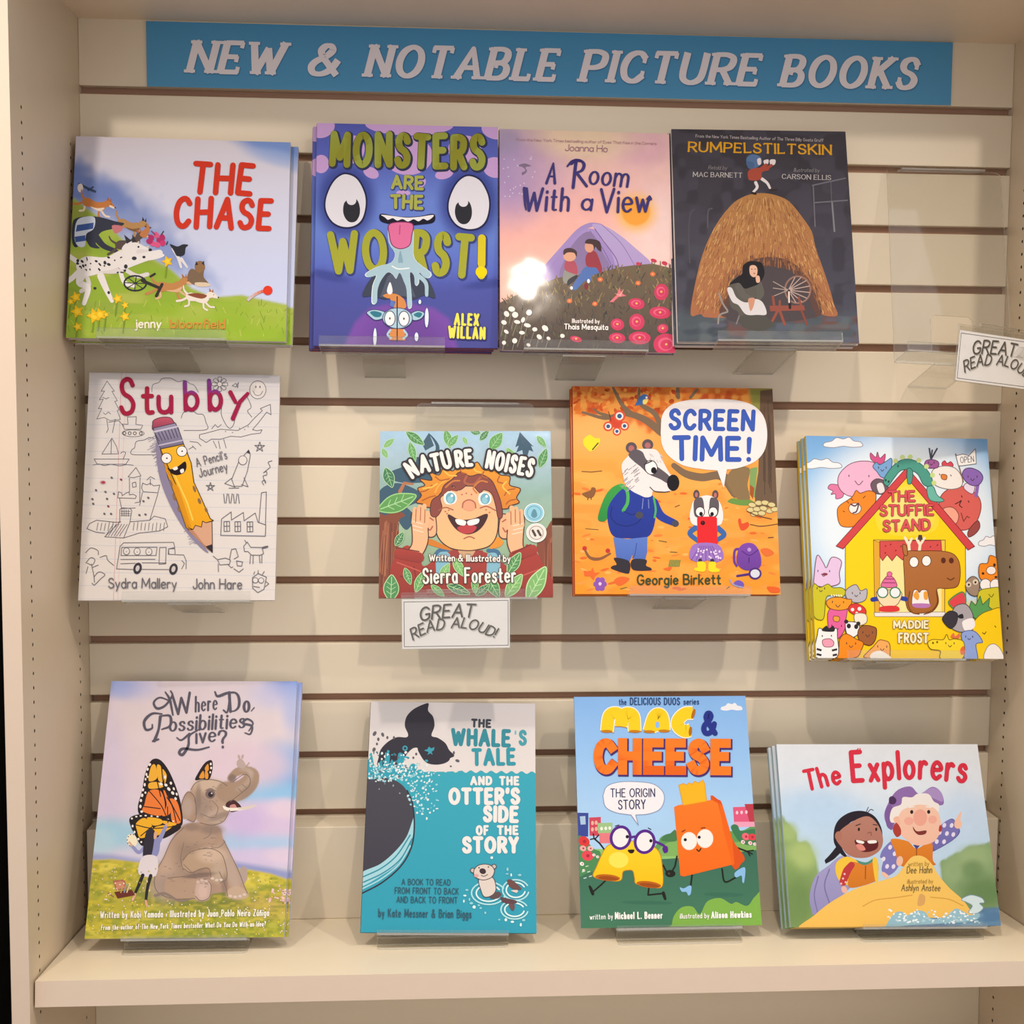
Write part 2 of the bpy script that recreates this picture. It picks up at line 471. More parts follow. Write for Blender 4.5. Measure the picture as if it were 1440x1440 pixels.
    def s(s, c, w, pts, smooth=False, cap=True, n=6):
        """line of width w (number, or list blended along it)"""
        pts = P(pts); k = len(pts)
        if smooth:
            closed = abs(pts[0][0] - pts[-1][0]) + abs(pts[0][1] - pts[-1][1]) < 1e-6 and k > 3
            pts = crom(pts[:-1], True, n) if closed else crom(pts, False, n)
            if closed: pts = pts + [pts[0]]
        if isinstance(w, (list, tuple)):
            wd = list(np.interp(np.linspace(0, 1, len(pts)), np.linspace(0, 1, len(w)), w))
        else: wd = [w] * len(pts)
        V, F, LVL = s._ribbon(pts, wd, cap)
        if V: s._emit(V, F, s._col(c, V), LVL, s.sub * 4)
        if not s.hold: s.z += 4 * s.LV
    def lines(s, items):
        """many separate strokes in one layer: (colour, width, points)"""
        z = s.z; s.hold = True
        for i, (c, w, pts) in enumerate(items): s.sub = i % 7; s.s(c, w, pts, cap=False)
        s.hold = False; s.sub = 0; s.z = z + 28 * s.LV
    def dots(s, items):
        """many non-overlapping spots in one layer: (colour, x, y, rx, ry, rot)"""
        z = s.z; s.hold = True
        for i, it in enumerate(items): s.z = z + (i % 7) * s.LV; s.e(*it)
        s.hold = False; s.z = z + 8 * s.LV
    def t(s, txt, base, cap, c, w=.14, slant=0.0, thin=1.0, serif=0.0, ol=None, olw=0.0, off=(0, 0), jit=0.0, seed=0, gap=.16, xs=1.0, caponly=False, round_=True, shade=None):
        """lettering along a base line (points left to right), cap height in sheet units"""
        base = P(base)
        if len(base) > 2: base = crom(base, False, 10)
        bp = np.array(base); seg = np.linalg.norm(np.diff(bp, axis=0), axis=1); cum = np.concatenate([[0], np.cumsum(seg)]); total = cum[-1]
        pen = w * cap; gp = gap * cap * .5; n_l = sum(1 for ch in txt if ch != ' '); gsum = sum(glyph_width(ch) for ch in txt if ch != ' ')
        n_s = len(txt) - n_l; sp = .30 * cap
        def solve(p_, g_): return (total - n_l * p_ - (len(txt) - 1) * g_ - n_s * sp) / max(gsum, 1e-6)
        sx = solve(pen, gp) if gsum > 0 else cap
        while sx < .5 * cap and pen > .05 * cap:            # a tight line: thinner pen, tighter gaps
            pen *= .94; gp *= .94; sp *= .96; sx = solve(pen, gp)
        w = pen / cap
        def at(d):
            i = min(max(np.searchsorted(cum, d) - 1, 0), len(seg) - 1)
            tdir = (bp[i + 1] - bp[i]) / max(seg[i], 1e-9)
            return bp[i] + tdir * (d - cum[i]), tdir
        rnd = random.Random(seed); x = 0.0; strokes = []
        for ch in txt:
            gw = glyph_width(ch)
            if ch != ' ':
                ctr, td = at(x + pen / 2 + gw * sx / 2)
                up = np.array([td[1], -td[0]])
                ja = rnd.uniform(-jit, jit); jy = rnd.uniform(-jit, jit) * .25; js = 1 + rnd.uniform(-jit, jit) * .4
                ca, sa = math.cos(ja), math.sin(ja)
                for pts, sm, ends in glyph_strokes(ch):
                    pp = crom(pts[:-1], True, 5) + [crom(pts[:-1], True, 5)[0]] if sm == 2 else (crom(pts, False, 5) if sm else pts)
                    q = []
                    for gx, gy in pp:
                        gx = (gx - gw / 2); gy = gy * js + jy
                        gx, gy = gx * ca - (gy - .5) * sa, gx * sa + (gy - .5) * ca + .5
                        lx = gx * sx + slant * cap * (gy - .0)
                        q.append(tuple(ctr + td * lx + up * gy * cap))
                    wd = []
                    for i in range(len(q)):
                        a = pp[max(i - 1, 0)]; b = pp[min(i + 1, len(pp) - 1)]
                        l = math.hypot(b[0] - a[0], b[1] - a[1]) + 1e-9
                        k = abs(b[1] - a[1]) / l
                        wd.append(w * cap * (thin + (1 - thin) * k ** 1.3))
                    strokes.append((q, wd, round_))
                    if serif and not sm == 2 and ch != '&':
                        for en, o in ((0, 1), (-1, -2)):
                            gx, gy = pp[en]; ox, oy = pp[o]
                            vert = abs(gy - oy) > abs(gx - ox) * .8
                            g = np.array(q[en])
                            if (gy < .04 or gy > .96) and vert and not sm:
                                u = td * serif * cap; sh = td * slant * 0
                                strokes.append(([tuple(g - u * 1 - up * (0 if gy > .5 else 0)), tuple(g + u)], [w * cap * .42] * 2, False))
                            elif not vert or sm:
                                u = (up + td * slant) * serif * cap * .9
                                dirn = -1 if gy > .5 else 1
                                strokes.append(([tuple(g), tuple(g + u * dirn)], [w * cap * .55] * 2, False))
            x += (sp if ch == ' ' else gw * sx + pen) + gp
        def draw(col, grow, dx, dy):
            z = s.z; s.hold = True
            for i, (q, wd, rc) in enumerate(strokes):
                if not rc and math.hypot(q[0][0] - q[-1][0], q[0][1] - q[-1][1]) > 1e-3:      # square ends
                    ex = grow / 2 + (.2 if serif else .5) * min(wd[0], pen)
                    q = list(q)
                    for en, o in ((0, 1), (-1, -2)):
                        ddx, ddy = q[en][0] - q[o][0], q[en][1] - q[o][1]; l = math.hypot(ddx, ddy) + 1e-9
                        q[en] = (q[en][0] + ddx / l * ex, q[en][1] + ddy / l * ex)
                V, F, LVL = s._ribbon([(a + dx, b + dy) for a, b in q], [v + grow for v in wd], rc)
                if V: s._emit(V, F, s._col(col, V) if shade is None or grow else [lin(shade(x_, y_)) for x_, y_ in V], LVL, (i % 17) * 4)
            s.hold = False; s.z = z + 74 * s.LV
        if ol: draw(ol, olw, off[0], off[1])
        draw(c, 0, 0, 0)
    # -- the finished cover: board + print, one mesh
    def build(s, name, material, board, edge_col, parent, smooth_edge=.0008):
        V = np.zeros((0, 3)); K = np.zeros((0, 3)); quads = []
        hw, h = s.w / 2, s.h
        # board
        e = smooth_edge
        outl = [(-hw, 0), (hw, 0), (hw, h), (-hw, h)]
        bv = [(x, y, 0.0) for x, y in outl] + [(x * 1.0, y, -board) for x, y in outl]
        bf = [(0, 1, 2, 3), (7, 6, 5, 4), (0, 4, 5, 1), (1, 5, 6, 2), (2, 6, 7, 3), (3, 7, 4, 0)]
        ec = lin(edge_col)
        V = list(bv); K = [ec] * 8; F = list(bf)
        base = 8
        if s.cv is not None:
            n = s.nx * s.ny
            V += list(zip(s.cX, s.cY, [6e-6] * n)); K += [tuple(c) for c in s.cv]
            for j in range(s.ny - 1):
                r0 = base + j * s.nx
                F += [(r0 + i, r0 + i + 1, r0 + s.nx + i + 1, r0 + s.nx + i) for i in range(s.nx - 1)]
            base += n
        V += s.V; K += [tuple(k) for k in s.K]
        F += [tuple(base + i for i in f) for f in s.Fv]
        me = bpy.data.meshes.new(name)
        V = np.array(V, np.float32); lens = np.array([len(f) for f in F], np.int32)
        flat = np.fromiter((i for f in F for i in f), np.int32)
        me.vertices.add(len(V)); me.vertices.foreach_set('co', V.ravel())
        me.loops.add(len(flat)); me.loops.foreach_set('vertex_index', flat)
        me.polygons.add(len(F)); me.polygons.foreach_set('loop_start', np.concatenate([[0], np.cumsum(lens)[:-1]]).astype(np.int32))
        me.update(calc_edges=True); me.validate()
        at = me.color_attributes.new('print', 'FLOAT_COLOR', 'POINT')
        col = np.clip(np.array(K, np.float32) * INK, 0, .93); col = np.concatenate([col, np.ones((len(col), 1), np.float32)], 1)
        at.data.foreach_set('color', col.astype(np.float32).ravel())
        me.materials.append(material)
        o = bpy.data.objects.new(name, me); C.objects.link(o)
        if parent is not None: o.parent = parent
        return o

# ---- pen strokes of every letter: 'x,y x,y | ...'; '~' = flowing, 'o' = closed ring. Cap height 1, x-height about .62
GL = {
 'A': (.7, "0,0 .35,1 .7,0|.13,.34 .57,.34"), 'B': (.56, "0,0 0,1|~0,1 .3,1 .48,.9 .5,.7 .4,.56 .2,.53 0,.53|~.2,.53 .42,.5 .56,.36 .55,.14 .38,.01 0,0"),
 'C': (.6, "~.58,.82 .44,.97 .26,.98 .08,.83 0,.5 .08,.17 .26,.02 .44,.03 .6,.19"), 'D': (.62, "0,0 0,1|~0,1 .3,.98 .54,.82 .62,.5 .54,.18 .3,.02 0,0"),
 'E': (.5, "0,0 0,1|0,1 .48,1|0,.52 .4,.52|0,0 .5,0"), 'F': (.48, "0,0 0,1|0,1 .48,1|0,.52 .38,.52"),
 'G': (.64, "~.58,.83 .44,.97 .26,.98 .08,.83 0,.5 .08,.17 .26,.02 .46,.03 .62,.18 .63,.42|.64,.44 .38,.44"),
 'H': (.62, "0,0 0,1|.62,0 .62,1|0,.52 .62,.52"), 'I': (.0, "0,0 0,1"), 'J': (.4, "~.4,1 .4,.3 .34,.08 .18,.0 .03,.08 0,.24"),
 'K': (.58, "0,0 0,1|.54,1 .02,.42|.18,.58 .58,0"), 'L': (.46, "0,1 0,0|0,0 .46,0"), 'M': (.8, "0,0 .03,1|.03,1 .4,.22|.4,.22 .77,1|.77,1 .8,0"),
 'N': (.62, "0,0 0,1|0,1 .62,0|.62,0 .62,1"), 'O': (.72, "o.36,1 .1,.85 0,.5 .1,.15 .36,0 .62,.15 .72,.5 .62,.85"),
 'P': (.54, "0,0 0,1|~0,1 .3,1 .5,.9 .54,.72 .48,.54 .28,.45 0,.45"), 'Q': (.72, "o.36,1 .1,.85 0,.5 .1,.15 .36,0 .62,.15 .72,.5 .62,.85|.45,.25 .75,-.06"),
 'R': (.56, "0,0 0,1|~0,1 .3,1 .5,.91 .54,.74 .46,.56 .26,.48 0,.48|.26,.48 .57,0"),
 'S': (.52, "~.5,.82 .4,.96 .25,1 .08,.92 .03,.75 .13,.58 .38,.46 .52,.28 .46,.08 .27,0 .1,.04 0,.18"),
 'T': (.6, "0,1 .6,1|.3,1 .3,0"), 'U': (.6, "~0,1 0,.35 .08,.1 .3,0 .52,.1 .6,.35 .6,1"), 'V': (.66, "0,1 .33,0|.33,0 .66,1"),
 'W': (.96, "0,1 .25,0|.25,0 .48,.8|.48,.8 .71,0|.71,0 .96,1"), 'X': (.58, "0,1 .58,0|0,0 .58,1"), 'Y': (.6, "0,1 .3,.48|.6,1 .3,.48|.3,.48 .3,0"), 'Z': (.54, "0,1 .54,1|.54,1 0,0|0,0 .54,0"),
 'a': (.44, "o.22,.62 .06,.52 0,.31 .06,.1 .22,0 .38,.1 .44,.31 .38,.52|.44,.6 .44,0"), 'b': (.44, "0,1 0,0|o.22,.62 .06,.52 0,.31 .06,.1 .22,0 .38,.1 .44,.31 .38,.52"),
 'c': (.42, "~.41,.5 .3,.61 .16,.6 .04,.5 0,.31 .04,.12 .16,.02 .3,.01 .42,.12"), 'd': (.44, "o.22,.62 .06,.52 0,.31 .06,.1 .22,0 .38,.1 .44,.31 .38,.52|.44,1 .44,0"),
 'e': (.44, "~.02,.33 .43,.35 .4,.52 .23,.62 .07,.53 0,.31 .06,.1 .23,0 .42,.1"), 'f': (.32, "~.36,.94 .24,1 .13,.92 .11,.7 .11,0|0,.6 .3,.6"),
 'g': (.44, "o.22,.62 .06,.52 0,.31 .06,.1 .22,0 .38,.1 .44,.31 .38,.52|~.44,.6 .44,-.1 .36,-.28 .2,-.32 .02,-.22"), 'h': (.42, "0,1 0,0|~0,.4 .1,.58 .26,.62 .39,.52 .42,.34 .42,0"),
 'i': (.0, "0,.6 0,0|0,.86 0,.83"), 'j': (.14, "~.14,.6 .14,-.1 .08,-.28 -.06,-.3|.14,.86 .14,.83"), 'k': (.42, "0,1 0,0|.38,.6 .02,.24|.13,.34 .42,0"), 'l': (.0, "0,1 0,0"),
 'm': (.74, "0,.6 0,0|~0,.4 .09,.58 .22,.62 .34,.52 .37,.36 .37,0|~.37,.4 .46,.58 .6,.62 .71,.52 .74,.36 .74,0"), 'n': (.42, "0,.6 0,0|~0,.4 .1,.58 .25,.62 .38,.53 .42,.36 .42,0"),
 'o': (.46, "o.23,.62 .07,.53 0,.31 .07,.09 .23,0 .39,.09 .46,.31 .39,.53"), 'p': (.44, "0,.6 0,-.32|o.22,.62 .06,.52 0,.31 .06,.1 .22,0 .38,.1 .44,.31 .38,.52"),
 'q': (.44, "o.22,.62 .06,.52 0,.31 .06,.1 .22,0 .38,.1 .44,.31 .38,.52|.44,.6 .44,-.32"), 'r': (.3, "0,.6 0,0|~0,.36 .08,.54 .2,.62 .31,.56"),
 's': (.38, "~.36,.5 .26,.61 .11,.59 .04,.47 .12,.36 .3,.28 .38,.15 .28,.02 .11,.01 0,.11"), 't': (.32, "~.14,.9 .13,.2 .18,.03 .32,.03|0,.62 .3,.62"),
 'u': (.42, "~0,.6 0,.25 .06,.06 .2,0 .34,.07 .42,.24|.42,.6 .42,0"), 'v': (.42, "0,.6 .21,0|.21,0 .42,.6"), 'w': (.66, "0,.6 .17,0|.17,0 .33,.5|.33,.5 .49,0|.49,0 .66,.6"),
 'x': (.4, "0,.6 .4,0|0,0 .4,.6"), 'y': (.44, "0,.6 .22,.04|.44,.6 .12,-.32"), 'z': (.38, "0,.6 .38,.6|.38,.6 0,0|0,0 .38,0"),
 '&': (.72, ".72,0 .24,.6|~.24,.6 .17,.8 .26,.96 .4,.97 .48,.84 .4,.68 .26,.56|~.26,.56 .08,.42 0,.24 .08,.05 .27,0 .46,.08 .6,.26 .68,.46"),
 '!': (.0, "0,1 0,.32|0,.06 0,.03"), '?': (.42, "~0,.8 .08,.96 .24,1 .4,.9 .4,.72 .26,.55 .2,.42 .2,.3|.2,.06 .2,.03"), "'": (.02, ".02,1 0,.8"), '.': (.0, "0,.03 0,.0"),
 ',': (.04, ".04,.04 0,-.12"), '"': (.16, "0,1 0,.8|.16,1 .16,.8"), ' ': (.2, ""), '-': (.3, "0,.36 .3,.36"), '|': (.0, "0,.5 0,.1"),
 'ú': (.42, "~0,.6 0,.25 .06,.06 .2,0 .34,.07 .42,.24|.42,.6 .42,0|.18,.74 .3,.92"), 'ñ': (.42, "0,.6 0,0|~0,.4 .1,.58 .25,.62 .38,.53 .42,.36 .42,0|~.04,.76 .14,.84 .28,.78 .4,.86"),
 # joined brush script
 '\x01': (.6, "~-.02,.86 .12,1.0 .34,.98 .5,.84 .44,.62 .2,.5|.16,.96 .1,-.06|.22,.5 .66,0"),
}
_gc = {}
def glyph_width(ch): return GL.get(ch, GL['.'])[0]
def glyph_strokes(ch):
    if ch not in _gc:
        out = []
        for st in GL.get(ch, GL['.'])[1].split('|'):
            if not st: continue
            sm = 0
            if st[0] == '~': sm = 1; st = st[1:]
            elif st[0] == 'o': sm = 2; st = st[1:]
            pts = P(st)
            if sm == 2: pts = pts + [pts[0]]
            out.append((pts, sm, None))
        _gc[ch] = out
    return _gc[ch]

# ---------------------------------------------------------------- the twelve cover designs
R_ = random.Random(11)
def rr(a, b): return R_.uniform(a, b)

def dog(A, x, y, s, coat, belly, ear, rot=0, spots=None):
    a = math.radians(rot)
    def T(pts): return [(x + s * (u * math.cos(a) - v * math.sin(a)), y + s * (u * math.sin(a) + v * math.cos(a))) for u, v in P(pts)]
    A.s(coat, s * .1, T("-.4,.0 -.62,.2 -.85,.3"), True); A.s(belly, s * .08, T("-.35,.1 -.3,.35 -.45,.45"), True)
    A.s(belly, s * .08, T(".35,.05 .62,.22 .82,.2"), True); A.s(coat, s * .08, T(".3,.08 .38,.33 .55,.4"), True)
    A.s(coat, [s * .1, s * .05], T("-.45,-.08 -.65,-.25 -.72,-.42"), True)
    A.p(coat, T("-.52,-.02 -.35,-.2 .05,-.17 .35,-.28 .52,-.1 .38,.12 0,.12 -.35,.17"), True)
    A.p(belly, T("-.1,.1 .2,.06 .48,-.08 .38,.12 .1,.15"), True)
    A.p(coat, T(".36,-.3 .5,-.44 .68,-.4 .9,-.26 .86,-.2 .66,-.2 .5,-.14"), True)
    A.p(belly, T(".66,-.28 .9,-.26 .86,-.2 .66,-.2"), True)
    A.p(ear, T(".46,-.4 .42,-.58 .56,-.45")); A.p(ear, T(".56,-.42 .58,-.58 .65,-.42"))
    A.dots([('#2a2420', *T(".9,-.26")[0], s * .035, s * .03, 0), ('#2a2420', *T(".68,-.33")[0], s * .02, s * .02, 0)])
    if spots:
        it = []
        for i in range(34):
            u, v = rr(-.5, .5), rr(-.2, .14); q = T([(u, v)])[0]; it.append((spots, q[0], q[1], s * rr(.015, .04), s * rr(.012, .03), rr(0, 90)))
        A.dots(it)

def flower5(A, x, y, r, c, cc):
    for k in range(5):
        a = k * 1.257 + .3; A.e(c, x + r * .6 * math.cos(a), y + r * .6 * math.sin(a), r * .5, r * .36, math.degrees(a))
    A.e(cc, x, y, r * .3)

def leaf(A, x, y, L, wd, rot, c, edge=None, vein=None):
    a = math.radians(rot)
    def T(pts): return [(x + u * math.cos(a) - v * math.sin(a), y + u * math.sin(a) + v * math.cos(a)) for u, v in pts]
    o = [(-L, 0), (-L * .5, -wd * .8), (0, -wd), (L * .5, -wd * .7), (L, 0), (L * .5, wd * .7), (0, wd), (-L * .5, wd * .8)]
    A.p(c, T(o), True, ol=edge, lw=max(3, L * .06))
    if vein:
        A.lines([(vein, max(2.5, L * .05), T([(-L * .9, 0), (L * .85, 0)]))] + [(vein, max(2, L * .035), T([(k * L, 0), (k * L + .25 * L, sg * wd * .6)])) for k in (-.5, -.15, .2) for sg in (-1, 1)])

def cloud(A, x, y, w, h, c='#f4f2f4', ol=None):
    pts = [(x - w, y + h * .6), (x - w * .95, y), (x - w * .6, y - h * .3), (x - w * .35, y - h * .9), (x, y - h * .7), (x + w * .3, y - h), (x + w * .55, y - h * .4), (x + w * .9, y - h * .2), (x + w, y + h * .5), (x + w * .5, y + h * .7), (x, y + h * .55), (x - w * .5, y + h * .8)]
    A.p(c, pts, True, ol=ol, lw=4)

def cover_chase(A):
    A.canvas(130, 130, '#d9d8e6')
    A.grad([(500, '#d9d2dc'), (700, '#d5d6ea'), (1000, '#c6cfee'), (1250, '#c6cfee')])
    A.area("200,575 300,640 400,690 500,740 600,850 700,960 760,1040 600,1000 300,800 200,760", '#8496cc', 90, .95, wob=40)
    A.area("200,590 330,650 420,700 470,780 300,760 200,740", '#6f85c4', 50, .9, wob=30)
    A.blob(980, 540, 170, 42, '#6f90d2', .95, 1.0, 14)
    A.blob(990, 585, 120, 28, '#9cb2e2', .7, 1.0, 12)
    hill = "215,770 250,740 300,780 360,820 430,890 520,945 600,990 680,1060 760,1092 860,1082 950,1100 1040,1118 1040,1270 215,1270"
    d = A.area(hill, '#a3b34a', 8)
    A.speck(['#8fae38', '#b8c060', '#7d9a3a', '#93b436'], .6, 70, 5, np.clip(d / 20, 0, 1), .45, .6, 1.6)
    A.area("215,1150 600,1130 1040,1160 1040,1270 215,1270", '#92b42c', 120, .6)
    A.area("215,740 300,790 260,900 215,930", '#6c7c34', 40, .5)
    A.lines([(R_.choice(['#86a436', '#b4c05a', '#7c9a34']), 3, [(x, y), (x + rr(-14, 14), y - rr(10, 26))]) for x, y in ((rr(240, 1020), rr(1120, 1240)) for _ in range(90))])
    # the pack of dogs running downhill
    A.s('#3b4a68', 9, "268,690 300,706 325,716"); A.s('#3b4a68', 6, "300,712 318,700")
    A.e('#e6dcd4', 272, 704, 10, 16)
    dog(A, 320, 765, 84, '#c07a42', '#ead8c4', '#a8622e', 22)
    dog(A, 448, 838, 84, '#b48a58', '#7c5a3c', '#2f2a2c', 20)
    A.p('#343848', "245,838 262,812 330,806 400,822 432,830 405,846 350,862 330,900 345,920 312,916 290,890 262,918 246,900", True)
    A.s('#343848', [26, 14], "330,880 360,912 405,930", True)
    A.p('#ccd6e8', "262,822 300,806 326,812 322,850 296,870 292,912 268,914 254,884", True)
    A.p('#3d5a9c', "262,838 322,828 320,850 258,862"); A.p('#3d5a9c', "254,880 292,874 294,894 258,900")
    A.p('#c87880', "388,838 420,838 426,852 400,866", True)
    dog(A, 446, 905, 88, '#5a4c48', '#d8c8b8', '#b06a3c', -8)
    A.p('#c07a4c', "488,868 512,842 516,828 524,850 510,880", True)
    dog(A, 360, 985, 190, '#e8e4e4', '#dcd6d6', '#34343c', -4, '#34343c')
    A.s('#e8e4e4', [30, 16], "285,1010 275,1045 305,1065 292,1120", True); A.s('#e8e4e4', [26, 14], "350,1020 372,1070 392,1110", True)
    A.s('#e8e4e4', [44, 26], "430,975 490,955 560,935", True); A.p('#e8e4e4', "500,945 520,935 575,938 570,950 520,962", True)
    A.dots([('#34343c', 470, 955, 9, 7, 0), ('#34343c', 440, 985, 7, 8, 0), ('#34343c', 505, 950, 6, 5, 0), ('#34343c', 330, 1065, 6, 5, 0), ('#34343c', 380, 1080, 5, 6, 0)])
    A.s('#2c3038', 6, [(475 + 40 * math.cos(t), 1045 + 27 * math.sin(t)) for t in [i * .314 for i in range(20)]] + [(515, 1045)])
    A.lines([('#2c3038', 3, [(475, 1045), (475 + 38 * math.cos(t), 1045 + 25 * math.sin(t))]) for t in (0, .8, 1.6, 2.4, 3.2, 4, 4.8, 5.5)])
    dog(A, 598, 1060, 96, '#bd8450', '#d8b088', '#a86e3c', 4)
    A.s('#34302e', 11, "500,1035 560,1060"); A.s('#34302e', 11, "552,1090 572,1048"); A.s('#34302e', 8, "530,1020 545,1010")
    dog(A, 700, 1098, 82, '#e6dcd0', '#e6dcd0', '#a8683c', 12); A.p('#8a4c34', "665,1084 700,1078 735,1086 715,1098", True)
    A.p('#7a6450', "668,1000 680,990 700,996 722,985 722,1018 740,1046 690,1048 664,1028", True); A.p('#8f6c4c', "690,975 702,962 720,965 726,990 708,1004 692,995", True)
    A.p('#34302e', "690,978 694,962 702,975"); A.p('#34302e', "714,970 722,960 724,978"); A.p('#d8c4ac', "692,1040 735,1040 745,1052 700,1054", True)
    A.s('#e0dcde', [16, 8], "612,918 628,948 640,985", True); A.s('#e0dcde', [12, 6], "640,955 662,985", True)
    A.p('#2c2e38', "598,902 625,910 645,902 664,904 655,915 650,940 625,945 612,925", True)
    for x, y in ((530, 880), (548, 870), (560, 890), (535, 900), (572, 898), (552, 905), (524, 893), (570, 878)): A.e(R_.choice(['#c83a74', '#b02c68', '#d85a88']), x, y, 12, 10, rr(0, 90))
    A.lines([('#7a3a70', 4, [(545, 870), (530, 855)]), ('#3a3c40', 4, [(565, 870), (575, 855)]), ('#3a3c40', 4, [(585, 905), (590, 892)])])
    for x, y, s in ((262, 1098, 22), (268, 1150, 26), (330, 1165, 30), (350, 1160, 26), (412, 1102, 20), (440, 1125, 15), (440, 1166, 20), (270, 1205, 18), (590, 965, 22), (244, 1115, 14), (372, 1160, 12)):
        A.lines([('#7c9430', 5, [(x, y), (x - 6, y + 60)])])
        A.p('#ecbe1e', [(x + s * (1 if k % 2 else .5) * math.cos(k * .628), y + s * (1 if k % 2 else .5) * math.sin(k * .628)) for k in range(10)]); A.e('#f6d23c', x, y, s * .38)
    A.lines([(c, 10, [(955 - 12 * k, 1066 + 3.4 * k * k * .3), (955 - 12 * (k + 1), 1066 + 3.4 * (k + 1) ** 2 * .3)]) for k, c in enumerate(['#d84a38', '#d86858', '#d88878', '#d4a090', '#ccb0b0', '#c8bcc4'])])
    A.e('#dd3a22', 956, 1065, 17)
    A.t('THE', "668,712 896,716", 102, '#cf3520', .20, .06, jit=.05, seed=3)
    A.t('CHASE', "606,838 966,840", 100, '#cf3520', .20, .07, jit=.05, seed=5)
    A.t('jenny', "476,1206 573,1206", 30, '#f2ead6', .18, jit=.1)
    A.t('bloomfield', "604,1206 804,1206", 30, '#cf9040', .17, jit=.1)

def cover_monsters(A):
    A.canvas(130, 150, '#5d68bd')
    A.grad([(60, '#5058ae'), (300, '#5a68be'), (500, '#6a84d4'), (700, '#6680d0'), (880, '#5a6cc4'), (960, '#515cae'), (1150, '#4c509c'), (1330, '#484a8c')])
    A.area("50,905 130,900 230,945 300,975 500,985 700,985 900,965 1000,945 1120,930 1120,1360 50,1360", '#4a5098', 60, .45, wob=30)
    A.blob(150, 930, 110, 26, '#3c4690', .8, 1, 12); A.blob(1040, 960, 120, 24, '#3c4690', .8, 1, -8)
    A.area("240,1330 300,1190 380,1110 480,1085 620,1080 740,1100 830,1160 880,1330", '#784ea8', 26)
    A.blob(590, 1290, 230, 150, '#64408e', .7, 1)
    A.blob(238, 508, 165, 205, '#343e8c', .85, .55); A.blob(932, 508, 165, 205, '#343e8c', .85, .55)
    lil = '#c5a0d6'
    for q in ((95, 90, 75, 62, -20), (590, 70, 250, 62, 0), (1070, 95, 75, 50, 15), (95, 300, 45, 52, 0), (1075, 305, 68, 58, 10), (270, 215, 70, 80, 10), (380, 230, 35, 40, 0), (585, 245, 140, 110, 0), (905, 205, 95, 78, 0), (378, 345, 46, 30, 25), (790, 346, 52, 28, -15), (562, 456, 40, 16, 0), (652, 390, 36, 34, 0)):
        A.e(lil, *q)
    for x, pu in ((238, (272, 562)), (932, (902, 562))):
        A.p('#23264e', [(x + (u - 238) * 1.05, 508 + (v - 508) * 1.04) for u, v in P("238,352 300,378 345,455 354,530 335,610 290,650 225,657 165,630 126,570 122,500 150,420 190,370")], True)
        A.p('#dedce6', [(x + u - 238, v) for u, v in P("238,356 298,382 341,457 350,530 331,606 288,645 225,652 167,626 130,568 126,500 154,422 192,374")], True)
        A.p('#2b2b33', [(pu[0] + u, pu[1] + v) for u, v in P("0,-68 30,-62 46,-20 44,25 24,58 -8,64 -34,44 -48,5 -44,-40 -24,-62")], True)
        A.e('#dedce6', pu[0] - 2, pu[1] - 58, 27, 25)
    A.t('MONSTERS', "140,296 1020,306", 168, '#8d9436', .23, jit=.05, seed=4, ol='#2f3550', olw=16, off=(5, 5), gap=.12, shade=lambda x, y: '#8b8c2e' if math.sin(x * .02 + y * .013) > 0 else '#97a044')
    A.t('ARE', "490,428 676,432", 66, '#a9ad52', .26, ol='#3c4478', olw=10, off=(3, 3), jit=.04)
    A.t('THE', "488,540 676,542", 68, '#a9ad52', .26, ol='#3c4478', olw=10, off=(3, 3), jit=.04, seed=2)
    A.t('WO', "148,906 482,884", 206, '#a3a636', .2, ol='#3a4478', olw=12, off=(5, 5))
    A.t('RST', "600,890 952,916", 212, '#a3a636', .2, ol='#3a4478', olw=12, off=(5, 5))
    A.t('!', "985,920 1030,920", 216, '#d6c428', .2, ol='#3a4478', olw=12, off=(5, 5)); A.e('#efd400', 1006, 894, 32)
    # umbrella, slime and the small one under it
    A.p('#3d4456', "340,1042 370,965 430,900 545,858 660,895 720,960 750,1046 690,1030 620,1058 540,1036 470,1058 400,1040", True, n=3)
    A.p('#525a6c', "440,1045 480,930 545,870 600,940 640,1040 540,1036")
    sl = '#a6c4d2'
    slime = "492,640 612,640 622,800 650,850 718,900 716,928 690,932 655,902 655,955 645,975 634,970 628,920 604,905 612,1000 618,1085 606,1104 594,1090 588,1000 570,950 548,905 530,940 512,918 492,905 470,915 440,960 425,1010 424,1070 410,1084 396,1068 400,980 420,925 392,932 366,932 362,912 430,872 500,850 520,800 486,740"
    A.p('#dfe8ee', [(545 + (x - 545) * 1.03, 860 + (y - 860) * 1.015) for x, y in P(slime)], True, n=3); A.p(sl, slime, True, n=3)
    A.s(sl, [26, 18], "640,910 695,960 702,1030", True); A.p('#86a8ba', "538,845 550,782 566,845 552,850", True)
    A.s('#e6eef2', 7, "505,870 540,885 600,880", True)
    A.p('#17172c', "428,590 445,576 520,588 585,592 660,586 728,572 744,592 730,622 660,634 585,641 500,635 440,620", True)
    A.p('#e9e6ec', "440,582 520,590 585,596 660,590 730,578 728,592 700,610 676,600 650,616 622,604 590,618 560,604 530,614 505,600 478,610 460,596", True, n=3)
    A.p('#dc6f9e', "490,632 612,628 612,700 600,752 550,772 505,752 488,700", True, ol='#7c3060', lw=5); A.s('#b84a7c', 6, "546,640 544,690")
    A.p('#d28a50', "498,1060 505,1028 540,1030 578,1060 584,1104 520,1106 526,1070", True); A.p('#d28a50', "456,1036 500,1020 520,1036 490,1052", True); A.p('#5a78c0', "495,1092 500,1060 524,1070 520,1104")
    A.p('#e6eaf0', "478,1010 495,960 510,1010 495,1030", True)
